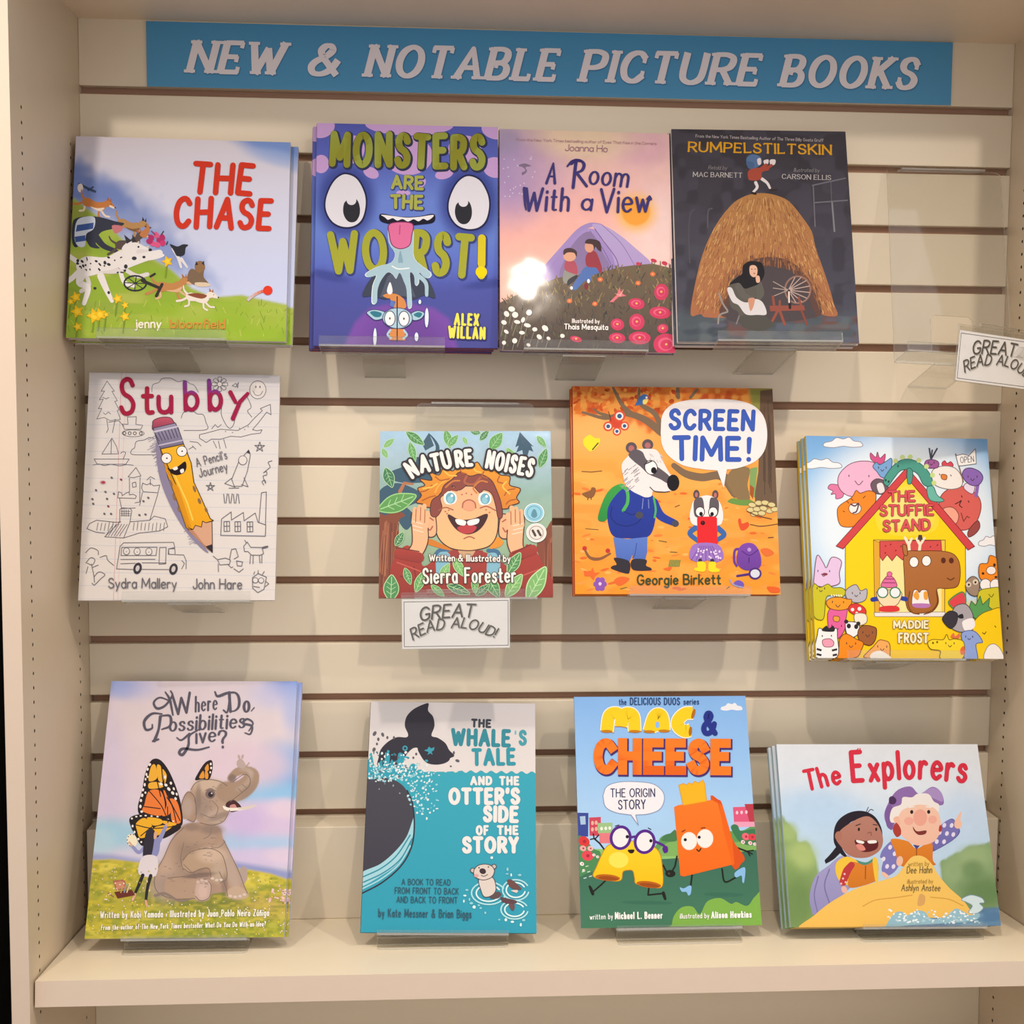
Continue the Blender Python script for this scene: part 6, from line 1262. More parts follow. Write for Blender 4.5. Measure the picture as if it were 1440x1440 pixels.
def cover_mac(A):
    A.canvas(60, 70, '#8fbcec')
    A.grad([(50, '#82b2ea'), (400, '#96c2f0'), (700, '#a8cef2'), (950, '#acd0f0'), (1340, '#acd0f0')])
    A.mottle(.02, 90, 3)
    cloud(A, 946, 115, 58, 24, '#e6e8ee')
    A.p('#5f9a58', "560,850 600,815 640,810 680,800 740,790 1000,790 1090,760 1100,960 560,960", True); A.p('#7fb060', "560,900 640,850 720,860 1000,850 1100,850 1110,1000 560,1000", True); A.p('#8cc070', "120,880 200,900 280,905 400,930 600,935 760,925 1110,905 1110,1000 110,1000", True)
    A.p('#4a7c50', "575,850 590,820 620,810 650,790 655,850", True)
    for c, q in (('#3c4a98', "112,705 172,705 172,835 118,835"), ('#c84a5c', "176,730 240,726 242,830 180,830"), ('#9cc088', "222,760 304,756 306,815 226,815"), ('#e07c84', "230,815 305,812 306,870 236,870"), ('#dc5a80', "962,660 1052,655 1056,745 970,748"), ('#b83c4c', "1025,642 1078,640 1086,745 1056,745"), ('#e8a0bc', "970,740 1080,738 1084,765 972,770")): A.p(c, q)
    A.p('#a8c4e0', "125,725 155,722 158,768 130,770"); A.dots([('#e6b0a0', x, y, 8, 12, 0) for x, y in ((195, 760), (215, 758), (195, 795), (216, 792))] + [('#e8c8d4', x, y, 7, 10, 0) for x, y in ((985, 690), (1010, 688), (1036, 686))] + [('#e6f0e0', x, y, 8, 10, 0) for x, y in ((245, 790), (268, 788), (290, 786))])
    A.p('#3f7a54', "955,780 965,755 990,760 1010,790 1090,780 1095,860 1010,855", True)
    A.p(('#3c6c5a', '#45795e'), "110,880 180,915 300,960 600,950 720,940 900,920 1110,890 1140,1330 130,1360")
    A.p('#4f8a58', "110,850 150,840 200,900 240,920 240,1000 160,1040 120,1040", True)
    its = []
    for x, y, r, c in ((150, 862, 32, '#d83c3c'), (145, 900, 18, '#e8a8a8'), (170, 940, 32, '#e04a58'), (185, 900, 16, '#f0b8b8'), (1035, 820, 22, '#e86878'), (1070, 822, 22, '#d84450'), (1020, 850, 12, '#f0d0d0'), (1060, 855, 12, '#f0d0d0'), (1085, 860, 10, '#f0e0e0'), (140, 985, 12, '#f0ece8'), (205, 935, 9, '#f0e8e4'), (150, 1020, 8, '#f0e8e4'), (225, 945, 9, '#e8e0d8')): A.e(c, x, y, r, r * .85, rr(0, 40)); A.e('#a82c40', x + 2, y, r * .3)
    A.lines([('#c8dcd0', 5, [(x, y), (x + 16, y - 5)]) for x, y in ((140, 1030), (170, 1030), (150, 1065), (180, 1055), (160, 1000))])
    A.p('#7dae4c', "638,1310 650,1260 690,1215 750,1210 790,1250 830,1180 900,1160 960,1190 990,1180 1050,1200 1090,1150 1140,1120 1150,1330 640,1340", True); A.e('#3a6c58', 920, 1140, 110, 12); A.e('#3a6c58', 500, 1192, 140, 10)
    # macaroni elbow
    k = '#23231f'
    A.s(k, 9, "262,905 235,870 205,845"); A.s(k, 7, "205,845 185,850"); A.s(k, 7, "205,845 200,820"); A.s(k, 7, "212,845 230,825"); A.s(k, 9, "585,985 610,1030")
    A.s(k, 9, "290,1055 245,1100 200,1140"); A.p(k, "178,1108 192,1108 210,1148 196,1155", True); A.s(k, 9, "510,1095 505,1150 585,1140"); A.p(k, "580,1138 594,1130 606,1170 594,1174", True)
    A.p(('#f4cf2c', '#f2bc14'), "265,900 310,870 400,855 500,870 560,910 580,990 582,1100 520,1105 440,1090 430,1060 420,1020 395,1015 365,1025 355,1070 300,1075 205,1055 220,1000", True, ol='#c8861c', lw=4, n=4)
    A.e('#b8641c', 282, 1058, 68, 18, 4); A.e('#9a4c18', 286, 1062, 56, 11, 4); A.e('#b8641c', 508, 1092, 68, 18, 6); A.e('#9a4c18', 512, 1096, 56, 11, 6)
    A.e('#f6e058', 340, 960, 54, 44); 
    for x, y in ((350, 838), (482, 858)): A.e('#f2eaec', x, y, 52, 60, 10, ol='#56288a', lw=16)
    A.e('#1c1a20', 386, 832, 9, 10); A.e('#1c1a20', 516, 852, 9, 10); A.s('#56288a', 13, "405,835 430,830"); A.s('#56288a', 14, "538,855 590,880 600,910", True); A.p('#56288a', "580,890 605,880 610,910 590,918", True)
    A.p('#2c1c18', "390,905 425,902 420,920 402,922", True); A.s(k, 5, "320,775 340,768"); A.s(k, 5, "500,782 515,790")
    # block of cheese in a paper crown
    A.s(k, 9, "660,935 650,990 630,1025"); A.e(k, 625, 1030, 28, 20); A.e('#4a4a44', 618, 1030, 6)
    A.s(k, 9, "955,870 1040,900"); A.s(k, 7, "1040,900 1078,895"); A.s(k, 7, "1040,900 1072,915"); A.s(k, 7, "1045,902 1060,925")
    A.s(k, 9, "745,1030 738,1095"); A.s(k, 9, "908,1000 925,1070 985,1045", True); A.p('#88bce8', "728,1095 742,1100 738,1140 725,1148 715,1130 690,1128 678,1105 700,1110", True); A.p('#88bce8', "978,1020 1020,990 1036,1000 1030,1070 1020,1068 1015,1035 985,1045", True)
    A.p('#d8541c', "840,625 880,620 905,650 960,830 1028,930 1015,965 960,980", True, n=4); A.p(('#f07a28', '#ec6a1c'), "640,665 660,655 845,622 880,640 910,760 965,975 700,1045 680,1040")
    A.p('#e8661c', "885,640 905,650 960,830 975,970 965,980 910,780")
    A.p('#f2b424', "664,545 690,535 705,545 720,530 735,540 750,522 770,532 795,515 805,535 818,630 690,655", ol='#e09a1c', lw=4)
    for x, y, r in ((725, 850, 48), (812, 835, 50)): A.e('#f6ece8', x, y, r * .88, r, ol='#f2ddd0', lw=3)
    A.e('#1c1a20', 704, 843, 9); A.e('#1c1a20', 780, 828, 9); A.s('#3a2418', 7, "768,895 780,905 790,890", True); A.s('#7c3414', 6, "685,800 702,790"); A.s('#7c3414', 6, "790,778 812,775")
    A.p('#eceaf0', crom(P("250,610 270,560 330,535 420,530 520,540 575,580 585,630 560,680 500,705 430,712"), False, 6) + P("446,768 405,712") + crom(P("400,712 320,700 265,670 250,612"), False, 5), ol='#8a94b4', lw=4)
    A.t('THE ORIGIN', "290,616 536,610", 44, '#34345c', .13); A.t('STORY', "334,682 486,676", 48, '#34345c', .13)
    A.t('the', "330,112 372,111", 30, '#2f4a78', .16); A.t('DELICIOUS DUOS', "390,110 664,106", 36, '#2f4a78', .17); A.t('series', "682,104 768,102", 30, '#2f4a78', .16)
    y_ = dict(c='#f4cf24', ol='#d09018', olw=8, off=(3, 6))
    A.s('#c8861c', 70, "270,262 282,180 318,163 348,185 351,232", True, cap=False); A.s('#c8861c', 70, "344,232 354,185 378,163 414,180 422,260", True, cap=False)
    for c, dx, w in (('#f4f0e4', 0, 76), ('#f2cc22', 0, 66)):
        A.s(c, w, "266,258 278,175 315,158 345,180 348,228", True, cap=False); A.s(c, w, "340,228 350,180 375,158 410,175 418,255", True, cap=False)
        A.s(c, w, "498,255 520,180 545,160 568,178 578,250", True, cap=False); A.s(c, w, "510,222 572,218", cap=False); A.s(c, w, "735,150 690,155 655,190 655,225 690,250 722,245", True, cap=False)
    for x, y in ((266, 258), (418, 256), (498, 256), (578, 251)): A.e('#c07a1c', x, y, 31, 8)
    A.e('#b06a1c', 737, 155, 9, 28, 15); A.e('#b06a1c', 722, 250, 9, 26, 5); A.e('#8cb8ec', 542, 218, 12, 18)
    A.t('&', "782,262 872,258", 112, '#27348a', .26)
    A.t('CHEESE', "196,470 948,462", 150, '#ec7020', .33, ol='#4c2c6c', olw=8, off=(5, 6), gap=.10, round_=False, shade=lambda x, y: '#e2641c' if math.sin(x * .11) * math.sin(y * .13) > .45 else '#f07c26')
    A.t('written by', "186,1290 314,1284", 28, '#e6ece8', .14); A.t('Michael L. Benner', "324,1284 586,1276", 34, '#f2f2ee', .22, serif=.05)
    A.t('illustrated by', "680,1276 842,1270", 26, '#f2f2ea', .14); A.t('Alison Hawkins', "852,1270 1074,1262", 32, '#f6f6f0', .22, serif=.05)

def cover_explorers(A):
    A.canvas(120, 110, '#c8dcec')
    A.grad([(60, '#d8dce2'), (300, '#d4dde8'), (450, '#c2d8ec'), (620, '#b8d2e8'), (800, '#b4cce0'), (1090, '#b4cce0')])
    A.blob(330, 430, 220, 110, '#b0cfec', .7, 1.2); A.blob(1130, 470, 120, 160, '#bcd2ec', .6, 1.2); A.blob(820, 320, 200, 120, '#d8e2ec', .6, 1.2)
    A.area("100,500 170,510 215,560 240,610 290,620 330,690 345,770 340,900 320,1090 100,1090", '#88a468', 12, smooth=True, wob=14); A.blob(250, 690, 80, 80, '#a9bf78', .9, 1.1); A.blob(180, 560, 50, 50, '#a2ba78', .8, 1); A.blob(230, 950, 110, 160, '#66844c', .8, 1.2); A.blob(170, 780, 60, 80, '#7a9858', .6, 1)
    A.area("1010,720 1050,690 1080,660 1130,650 1160,620 1220,615 1290,600 1320,700 1350,960 1100,960 1030,860", '#84a072', 12, smooth=True, wob=14); A.blob(1200, 680, 90, 60, '#98b080', .8, 1.2); A.blob(1190, 750, 60, 50, '#6c8a5c', .8, 1); A.blob(1250, 880, 130, 90, '#5f7e50', .85, 1.2); A.blob(1080, 760, 50, 60, '#92aa7c', .6, 1)
    A.area("1050,1000 1180,985 1350,950 1370,1090 700,1090 760,1040", '#5f86a8', 14); A.speck(['#7ca4bc', '#4c7098'], .6, 40, 6, (A.sy > 960).astype(float) * (A.sx > 760), .5, .4, 1.6)
    A.mottle(.03, 40, 4)
    # girl in front, woman behind pointing
    ol = '#7a5a50'
    A.p(('#a09cc8', '#8c88b8'), "300,900 330,800 400,740 460,690 520,690 560,800 480,900 400,960 330,1010 310,980", True); A.s('#74709c', 7, "405,760 380,850 410,950", True); A.s('#74709c', 6, "345,800 325,900 345,1000", True)
    A.p('#7a76b8', "700,640 760,590 800,640 790,720 760,770 720,790 690,760 700,700 680,690", True)
    A.p('#5c5898', "1085,480 1060,475 1010,510 960,560 960,650 1000,640 1080,590 1115,550 1110,520", True); A.p(('#7a76b8', '#6c68ac'), "1080,482 1050,480 1005,515 965,560 975,640 1010,630 1080,585 1110,545 1100,515", True)
    A.dots([('#dcd6ea', x, y, 10, 13, 20) for x, y in ((1030, 510), (1070, 510), (1005, 550), (1045, 555), (1080, 560), (990, 600), (1030, 600), (735, 635), (760, 670), (720, 740), (755, 740), (770, 620), (700, 700))])
    A.p('#e8bca4', "1085,510 1090,480 1115,440 1124,436 1118,480 1128,500 1115,525 1095,525", True)
    A.p(('#d8822c', '#cc7424'), "740,590 830,600 880,640 960,600 970,700 980,730 850,740 790,730 760,650", True); A.s('#8a4c1c', 5, "880,630 880,700"); A.p('#4a4478', "860,620 900,620 880,645")
    A.p('#8a6aa8', "735,540 705,490 705,430 760,330 840,300 890,340 960,300 1010,330 1025,390 990,400 900,370 800,400 760,450 755,520", True, n=5); A.p('#a48cc0', "900,345 960,305 1010,330 1018,380 960,360", True); A.p('#7a5a98', "715,520 705,440 730,400 750,440 745,530", True)
    A.p('#e6e0dc', "730,470 745,420 790,400 800,360 850,360 880,340 940,340 970,380 1000,400 990,450 960,430 850,420 790,450 770,490 740,500", True, n=4)
    A.p(('#e9c0aa', '#e8b8a2'), "775,470 800,430 880,400 960,410 1000,450 1012,530 985,590 940,615 880,622 820,590 790,560 750,480", True)
    A.p('#e6b49c', "750,480 775,465 790,500 775,520", True); A.p('#a83c34', "748,540 765,500 790,530 792,565 768,578", True); A.p('#a83c34', "1005,510 1018,520 1012,545 1000,540", True)
    A.e('#e3a390', 897, 470, 38, 46); A.e('#e6a898', 835, 490, 26, 22); A.e('#e6a898', 965, 480, 24, 22)
    A.dots([('#2c2024', 850, 440, 9, 11, 0), ('#2c2024', 943, 438, 9, 11, 0)]); A.p('#7a3430', "858,520 880,545 930,540 925,560 890,565 865,545", True); A.s('#e8e2dc', 7, "835,415 862,410"); A.s('#e8e2dc', 7, "930,410 955,412")
    A.p('#4a3058', "725,365 745,355 765,375 755,398 728,396", True)
    # girl
    A.p('#26202a', "425,600 430,530 460,480 520,445 590,440 650,470 685,530 690,580 660,520 600,480 520,500 470,560 460,620 500,690 470,680 440,640", True, n=4); A.s('#26202a', [40, 34, 24], "455,650 420,690 390,715", True); A.s('#26202a', [14, 6], "395,715 385,728"); A.s('#26202a', 4, "605,450 625,430 640,435", True); A.s('#26202a', 4, "600,445 612,418", True)
    A.p(('#b07c6c', '#a87060'), "445,570 480,530 560,480 620,470 670,520 695,590 680,650 620,690 550,695 500,675 470,640 440,600", True); A.e('#a87060', 452, 578, 20, 26)
    A.dots([('#1c1618', 562, 540, 6, 10, 0), ('#1c1618', 657, 538, 6, 10, 0)]); A.p('#5c2024', "540,600 600,602 662,598 665,640 620,662 570,655", True); A.p('#efe8e4', "550,598 590,606 586,618 556,612", True); A.p('#efe8e4', "612,602 655,598 658,612 620,616", True); A.p('#d8867c', "548,625 580,622 600,650 570,655", True); A.s('#8a5448', 5, "610,560 628,555 630,572", True); A.s('#3a2428', 5, "545,520 570,510"); A.s('#3a2428', 5, "640,512 662,515")
    A.p('#4f8a78', "500,690 600,720 650,690 630,725 600,735 520,715", True); A.p('#e9c040', "445,720 500,690 560,720 570,800 540,850 470,830 440,780", True); A.p(('#d8802c', '#c87424'), "530,720 600,735 665,710 670,800 640,830 520,860 510,800", True); A.s('#8a4c1c', 5, "602,740 602,810"); A.p('#e9c040', "640,700 668,710 672,820 655,815", True)
    A.s(('#b83a3c', '#b83a3c'), [36, 44, 40], "525,735 500,770 480,830", True); A.dots([('#e6b8b8', x, y, 6, 6, 0) for x, y in ((480, 810), (495, 830), (470, 838), (488, 785))]); A.s('#e0b0a0', 30, "485,865 490,875"); A.e('#e6b8a0', 788, 710, 18, 28, 10); A.s('#e6b8a0', 20, "700,780 720,795")
    # boulder shaped like a beak, surf
    A.p(('#ecc468', '#e6b656'), "255,1100 330,1010 430,930 560,860 700,815 770,790 810,740 850,690 890,678 930,690 970,730 1000,780 1060,850 1130,910 1170,960 1185,1010 900,1020 740,1045 690,1100", True, n=5)
    A.s('#cf9c48', 6, "590,960 660,925 770,910 860,895", True); A.s('#cf9c48', 6, "960,905 1060,915 1140,950", True); A.p('#d0a060', "900,890 930,900 925,945 890,950", True)
    A.p('#8fb8c8', "720,1062 760,1000 800,985 840,1005 880,980 930,985 960,1020 1020,1020 1060,1000 1100,965 1150,985 1180,1000 1230,990 1200,1030 1000,1050 850,1060 740,1075", True, n=4)
    A.p('#c8dce0', "1130,915 1180,890 1240,905 1255,930 1230,935 1250,960 1215,990 1170,985 1190,950 1160,930", True, ol='#7c98a8', lw=4)
    A.dots([('#e6eef0', rr(730, 1240), rr(975, 1045), rr(3, 9), rr(3, 6), 0) for _ in range(70)]); A.dots([('#a8c8d4', rr(760, 1230), rr(985, 1050), rr(4, 10), rr(3, 6), 0) for _ in range(36)])
    red = '#cf2f44'
    A.t('The', "268,330 330,318 395,300 466,288", 104, red, .19, -.02, jit=.04, gap=.2)
    A.t('E', "514,276 590,270", 156, red, .17, -.02); A.t('xplorers', "612,272 760,258 900,252 1020,258 1150,270", 142, red, .17, 0, jit=.03, seed=4, gap=.14)
    A.lines([(red, 5, [(545, 105), (552, 95)]), (red, 5, [(560, 105), (562, 95)])])
    A.t('written by', "834,738 950,732", 24, '#a8843c', .12, .1); A.t('Dee Hahn', "826,776 966,772", 36, '#6a5a3c', .11, .1); A.t('illustrated by', "830,832 972,828", 22, '#a8843c', .12, .1); A.t('Ashlyn Anstee', "798,872 1012,870", 34, '#6a5a3c', .11, .1)

# ---------------------------------------------------------------- book builder
M_PAGE = mat('paper_edges', '#f3efe8', .8, .10, 250, .1, aniso=(1, 1, 12))
M_COVER = print_mat('printed_cover_satin', .60, .0)
M_GLOSS = print_mat('printed_cover_gloss', .55, .55, .16)
M_LAM2 = print_mat('printed_jacket_laminated', .5, .25, .10)
M_JACKET = print_mat('printed_jacket_matte', .65, .0)
M_FOIL = print_mat('printed_cover_glitter', .5, .8, glit=.2)
M_PAPER = print_mat('printed_card', .65, .05)

def frame(x, y, z, tilt, yaw, roll):
    B0 = Matrix(((1, 0, 0, 0), (0, 0, -1, 0), (0, 1, 0, 0), (0, 0, 0, 1)))
    return (Matrix.Translation((x, y, z)) @ Matrix.Rotation(math.radians(yaw), 4, 'Z') @ Matrix.Rotation(-math.radians(tilt), 4, 'X')
            @ B0 @ Matrix.Rotation(math.radians(roll), 4, 'Z'))

BOARD = .0026
def make_book(label, pose, corners, draw, T, spine_col, edge_col, material, hard=True, group=None, back_col=None):
    """a picture book: front cover with its print, block of pages, spine, back cover"""
    x, y, z, tilt, yaw, roll, w, h = pose
    M = frame(x, y, z, tilt, yaw, roll)
    root = empty('picture_book', label, 'book', M, group)
    A = Art(corners, w, h); draw(A)
    bd = BOARD if hard else .0004
    A.build('front_cover', material, bd, edge_col, root)
    ins = .0026 if hard else .0002; inb = .0010 if hard else .0002
    ms = mat('cover_board', spine_col, .45, .03, 80); mb = mat('back_board', back_col or spine_col, .45, .03, 80)
    g = .0003
    MB().box((-w / 2 + .0022, inb, -(T - bd) + .00005), (w / 2 - ins, h - ins, -bd - .00005)).build('page_block', M_PAGE, root)
    r = (T - 2 * bd) / 2
    if hard:
        k = 7; arc = [(-w / 2 + .0019, -bd - .00005)] + [(-w / 2 + .0004 - .0012 * math.sin(math.pi * i / k), -bd - .00005 - (T - 2 * bd - .0001) * i / k) for i in range(k + 1)] + [(-w / 2 + .0019, -(T - bd) + .00005)]
    else:
        arc = [(-w / 2 + .0019, -bd - .00005), (-w / 2, -bd - .00005), (-w / 2, -(T - bd) + .00005), (-w / 2 + .0019, -(T - bd) + .00005)]
    # outline lies in local x/z; extrude along the book's height
    Mx = Matrix(((1, 0, 0, 0), (0, 0, 1, 0), (0, 1, 0, 0), (0, 0, 0, 1)))
    MB().prism(arc, 0, h, M=Mx).build('spine', ms, root)
    MB().box((-w / 2, 0, -T), (w / 2, h, -(T - bd))).build('back_cover', mb, root)
    return root, M

def behind(root, M, T, i, dx, dy, rz, label, group):
    return dup(root, M @ Matrix.Translation((dx, dy, -T * i - .00015 * i)) @ Matrix.Rotation(math.radians(rz), 4, 'Z'), label, group)

# pose: x, y, z of the cover's bottom centre, lean, turn, roll (degrees), cover width and height
PO = {
 'chase': (0.1334, -0.0923, -0.3152, 12.73, 0.70, -0.32, 0.2558, 0.2508), 'monsters': (0.4040, -0.0893, -0.3206, 10.85, -0.21, -0.11, 0.2209, 0.2779),
 'room': (0.6221, -0.1032, -0.3241, 13.59, 0.63, -0.28, 0.2112, 0.2816), 'rump': (0.8379, -0.1186, -0.3119, 16.97, -2.02, 0.00, 0.2184, 0.2798),
 'stubby': (0.1330, -0.1058, -0.6243, 14.26, 1.35, -0.22, 0.2300, 0.2792), 'nature': (0.4776, -0.0900, -0.6241, 14.64, -1.69, 0.49, 0.2131, 0.2095),
 'screen': (0.7377, -0.0992, -0.6187, 13.74, -0.16, -0.15, 0.2547, 0.2619), 'stuffie': (1.0271, -0.1097, -0.6976, 14.95, 0.67, -0.66, 0.2380, 0.2818),
 'where': (0.1473, -0.1575, -1.0167, 24.83, -0.72, -0.24, 0.2317, 0.3065), 'whale': (0.4573, -0.1563, -1.0168, 27.15, -0.56, -1.01, 0.2096, 0.2796),
 'mac': (0.7273, -0.1488, -1.0175, 21.78, -0.07, 0.00, 0.2212, 0.2795), 'explorers': (0.9998, -0.1631, -1.0162, 23.53, -0.43, -0.37, 0.2599, 0.2199)}
BT = .0085
def stack(key, label, corners, draw, T, spine, edge, material, copies=(), hard=True, group=None, back=None):
    root, M = make_book(label, PO[key], corners, draw, T, spine, edge, material, hard, group, back)
    for i, (dx, dy, rz, lab) in enumerate(copies): behind(root, M, T, i + 1, dx, dy, rz, lab, group)
    return M, (len(copies) + 1) * (T + .00015)

ST = {}
ST['chase'] = stack('chase', 'white and green picture book of dogs racing downhill, frontmost of its pile', "254,518 1028,527 1025,1250 228,1245", cover_chase, BT, '#a8281e', '#e0dcda', M_COVER,
    [(.0065, -.0004, -.5, 'second copy of the racing dogs book, its edge showing at the right'), (.0030, -.0006, .1, 'rearmost copy of the racing dogs book, at the back of its pile')], group='copies of the racing dogs book', back='#c8c2bc')
ST['monsters'] = stack('monsters', 'blue picture book with big monster eyes and tongue, frontmost of its pile', "68,68 1088,78 1105,1318 68,1325", cover_monsters, BT, '#4a3f86', '#4c4a8c', M_COVER,
    [(-.0048, -.0006, .2, 'second copy of the blue monster face book, just behind the front one'), (-.0066, -.0012, -.1, 'rearmost copy of the blue monster face book, edge showing at the left')], group='copies of the monster face book', back='#8c3c50')
ST['room'] = stack('room', 'glossy pink picture book with a purple tent above dark flowers', "55,85 1010,100 1062,1330 80,1330", cover_room, .010, '#6a5a80', '#cdb0b4', M_GLOSS)
ST['rump'] = stack('rump', 'dark picture book with a huge haystack and spinning wheel, front copy', "62,70 985,65 1080,1195 110,1200", cover_rump, BT, '#d8d2ce', '#c8c2c0', M_JACKET,
    [(-.0035, -.0010, .1, 'rear copy of the haystack book, white pages showing below the front one')], group='copies of the haystack book')
ST['stubby'] = stack('stubby', 'white picture book with a yellow pencil among line doodles', "135,52 1238,57 1228,1352 90,1378", cover_stubby, BT, '#cfc8c4', '#d8d2d0', M_JACKET)
ST['nature'] = stack('nature', 'small square paperback with a red-haired child cupping both ears', "97,122 1082,103 1107,1062 97,1092", cover_nature, .0036, '#4c6a58', '#dfe4e2', M_FOIL, hard=False)
ST['screen'] = stack('screen', 'orange picture book with two badgers and a speech bubble, front copy', "95,52 1325,45 1393,1312 135,1325", cover_screen, BT, '#a83020', '#c8642c', M_COVER,
    [(-.0012, -.0008, .15, 'rear copy of the orange badger book, edge showing below the front one')], group='copies of the badger book')
ST['stuffie'] = stack('stuffie', 'yellow and blue picture book of a toy stand, frontmost of its pile', "128,65 1180,70 1290,1340 210,1352", cover_stuffie, BT, '#c8a828', '#d8c860', M_COVER,
    [(-.0016, -.0010, .15, 'second copy of the toy stand book, directly behind the front one'), (-.0032, -.0020, .3, 'rearmost copy of the toy stand book, leftmost edge of its pile')], group='copies of the toy stand book')
ST['where'] = stack('where', 'picture book with a winged elephant sitting in a meadow, front copy', "183,62 1120,45 1078,1345 65,1365", cover_where, BT, '#c4c8dc', '#8a94c4', M_COVER,
    [(.0042, .0006, -.2, 'rear copy of the winged elephant book, edge showing at the right')], group='copies of the winged elephant book')
ST['whale'] = stack('whale', 'teal and white picture book with a dark whale tail and an otter', "100,75 972,72 1000,1293 60,1308", cover_whale, .010, '#2a2834', '#2b8ca4', M_LAM2)
ST['mac'] = stack('mac', 'thin blue paperback with a running pasta elbow and an orange cheese block', "85,73 1020,52 1132,1305 140,1340", cover_mac, .0048, '#7c9cc0', '#c8d4e4', M_COVER, hard=False)
ST['explorers'] = stack('explorers', 'wide picture book with a girl and an older woman, frontmost of its pile', "105,82 1205,62 1350,1055 200,1080", cover_explorers, BT, '#88a0a8', '#c8d4dc', M_COVER,
    [(-.0028, -.0006, .1, 'second copy of the wide girl and woman book, just behind the front one'), (-.0054, -.0012, .2, 'rearmost copy of the wide girl and woman book, leftmost edge')], group='copies of the girl and woman book')

# ---------------------------------------------------------------- clear acrylic holders
M_ACR = acrylic_mat('clear_acrylic', (.955, .955, .945), .05)
M_RIM = acrylic_mat('clear_acrylic_rim', (.88, .88, .85), .12, .28)

def sheet(m, outline, z0, z1, hole=None, M=None):
    """flat acrylic sheet with an optional window; faces 0, rims 1"""
    loops = [[Vector((x, y, 0)) for x, y in outline]] + ([[Vector((x, y, 0)) for x, y in hole]] if hole else [])
    flat = [p for l in loops for p in l]; tr = tessellate_polygon(loops); n = len(m.v); k = len(flat)
    for z in (z0, z1):
        for p in flat:
            q = Vector((p.x, p.y, z)); m.v.append(tuple(M @ q if M is not None else q))
    for a, b, c in tr:
        ar = (flat[b] - flat[a]).cross(flat[c] - flat[a]).z
        t = (a, b, c) if ar > 0 else (c, b, a)
        m.f.append(tuple(n + k + i for i in t)); m.mi.append(0); m.f.append(tuple(n + i for i in t[::-1])); m.mi.append(0)
    o = 0
    for l in loops:
        L = len(l)
        for i in range(L):
            j = (i + 1) % L; q = (n + o + i, n + o + j, n + k + o + j, n + k + o + i)
            m.f.append(q); m.mi.append(1)
        o += L
def rrect(x0, x1, y0, y1, r, n=5, corners=(1, 1, 1, 1)):
    pts = []
    for (cx, cy, a0), on in zip(((x1 - r, y1 - r, 0), (x0 + r, y1 - r, 90), (x0 + r, y0 + r, 180), (x1 - r, y0 + r, 270)), corners):
        if on: pts += [(cx + r * math.cos(math.radians(a0 + 90 * i / n)), cy + r * math.sin(math.radians(a0 + 90 * i / n))) for i in range(n + 1)]
        else: pts.append({0: (x1, y1), 90: (x0, y1), 180: (x0, y0), 270: (x1, y0)}[a0])
    return pts

TH = .0024
def slat_holder(label, M, depth, cx, groove, front=.014, lip=.009, wd=.0745):
    """holder hooked into a groove: leaning back plate, ledge with a low lip, folded-out leg, hook"""
    root = empty('book_holder', label, 'book holder', M, 'clear holders hooked into the slats')
    Mi = M.inverted(); zb = -depth - .0006
    def wl(v): return Mi @ Vector(v)
    base = M @ Vector((cx, -.003, zb))
    ztop = -PITCH * groove - .0052
    up = (M.to_3x3() @ Vector((0, 1, 0)))
    H = (ztop - base.z) / up.z - .003
    m = MB(); sheet(m, rrect(cx - wd, cx + wd, -.0032, H, .008, corners=(1, 1, 0, 0)), zb - TH, zb, rrect(cx - .027, cx + .027, .012, .062, .007, corners=(1, 1, 0, 0)))
    m.build('back_plate', [M_ACR, M_RIM], root)
    m = MB(); m.box((cx - wd, -.0032, zb + .00005), (cx + wd, -.0006, front), 0)
    m.mi = [1, 1, 0, 1, 0, 1]; m.build('ledge', [M_ACR, M_RIM], root)
    m = MB(); m.box((cx - wd, -.0032, front + .00005), (cx + wd, lip, front + TH), 0); m.mi = [0, 0, 1, 1, 1, 1]; m.build('lip', [M_ACR, M_RIM], root)
    # leg: from under the ledge back and down to the slats
    a = M @ Vector((cx, -.0034, zb + .004)); rgt = (M.to_3x3() @ Vector((1, 0, 0)))
    b = Vector((a.x, -.0006, a.z - .026)); hw = .026
    d = (b - a).normalized(); nrm = Vector((0, -d.z, d.y)) * TH * .5
    pts = [a - rgt * hw - nrm, a + rgt * hw - nrm, b + rgt * hw - nrm, b - rgt * hw - nrm, a - rgt * hw + nrm, a + rgt * hw + nrm, b + rgt * hw + nrm, b - rgt * hw + nrm]
    m = MB(); m.v = [tuple(Mi @ p) for p in pts]
    m.f = [(0, 1, 2, 3), (7, 6, 5, 4), (0, 4, 5, 1), (1, 5, 6, 2), (2, 6, 7, 3), (3, 7, 4, 0)]; m.mi = [0, 0, 1, 1, 1, 1]
    m.build('leg', [M_ACR, M_RIM], root)
    t = M @ Vector((cx, H, zb - TH / 2)); hw = .055
    y1 = .0085
    pts = [Vector((t.x - hw, t.y, ztop - .0012)), Vector((t.x + hw, t.y, ztop - .0012)), Vector((t.x + hw, y1, ztop - .0012)), Vector((t.x - hw, y1, ztop - .0012))]
    pts += [p + Vector((0, 0, TH)) for p in pts]
    m = MB(); m.v = [tuple(Mi @ p) for p in pts]; m.f = [(3, 2, 1, 0), (4, 5, 6, 7), (0, 1, 5, 4), (1, 2, 6, 5), (2, 3, 7, 6), (3, 0, 4, 7)]; m.mi = [0, 0, 1, 1, 1, 1]
    m.build('hook', [M_ACR, M_RIM], root)
    return root
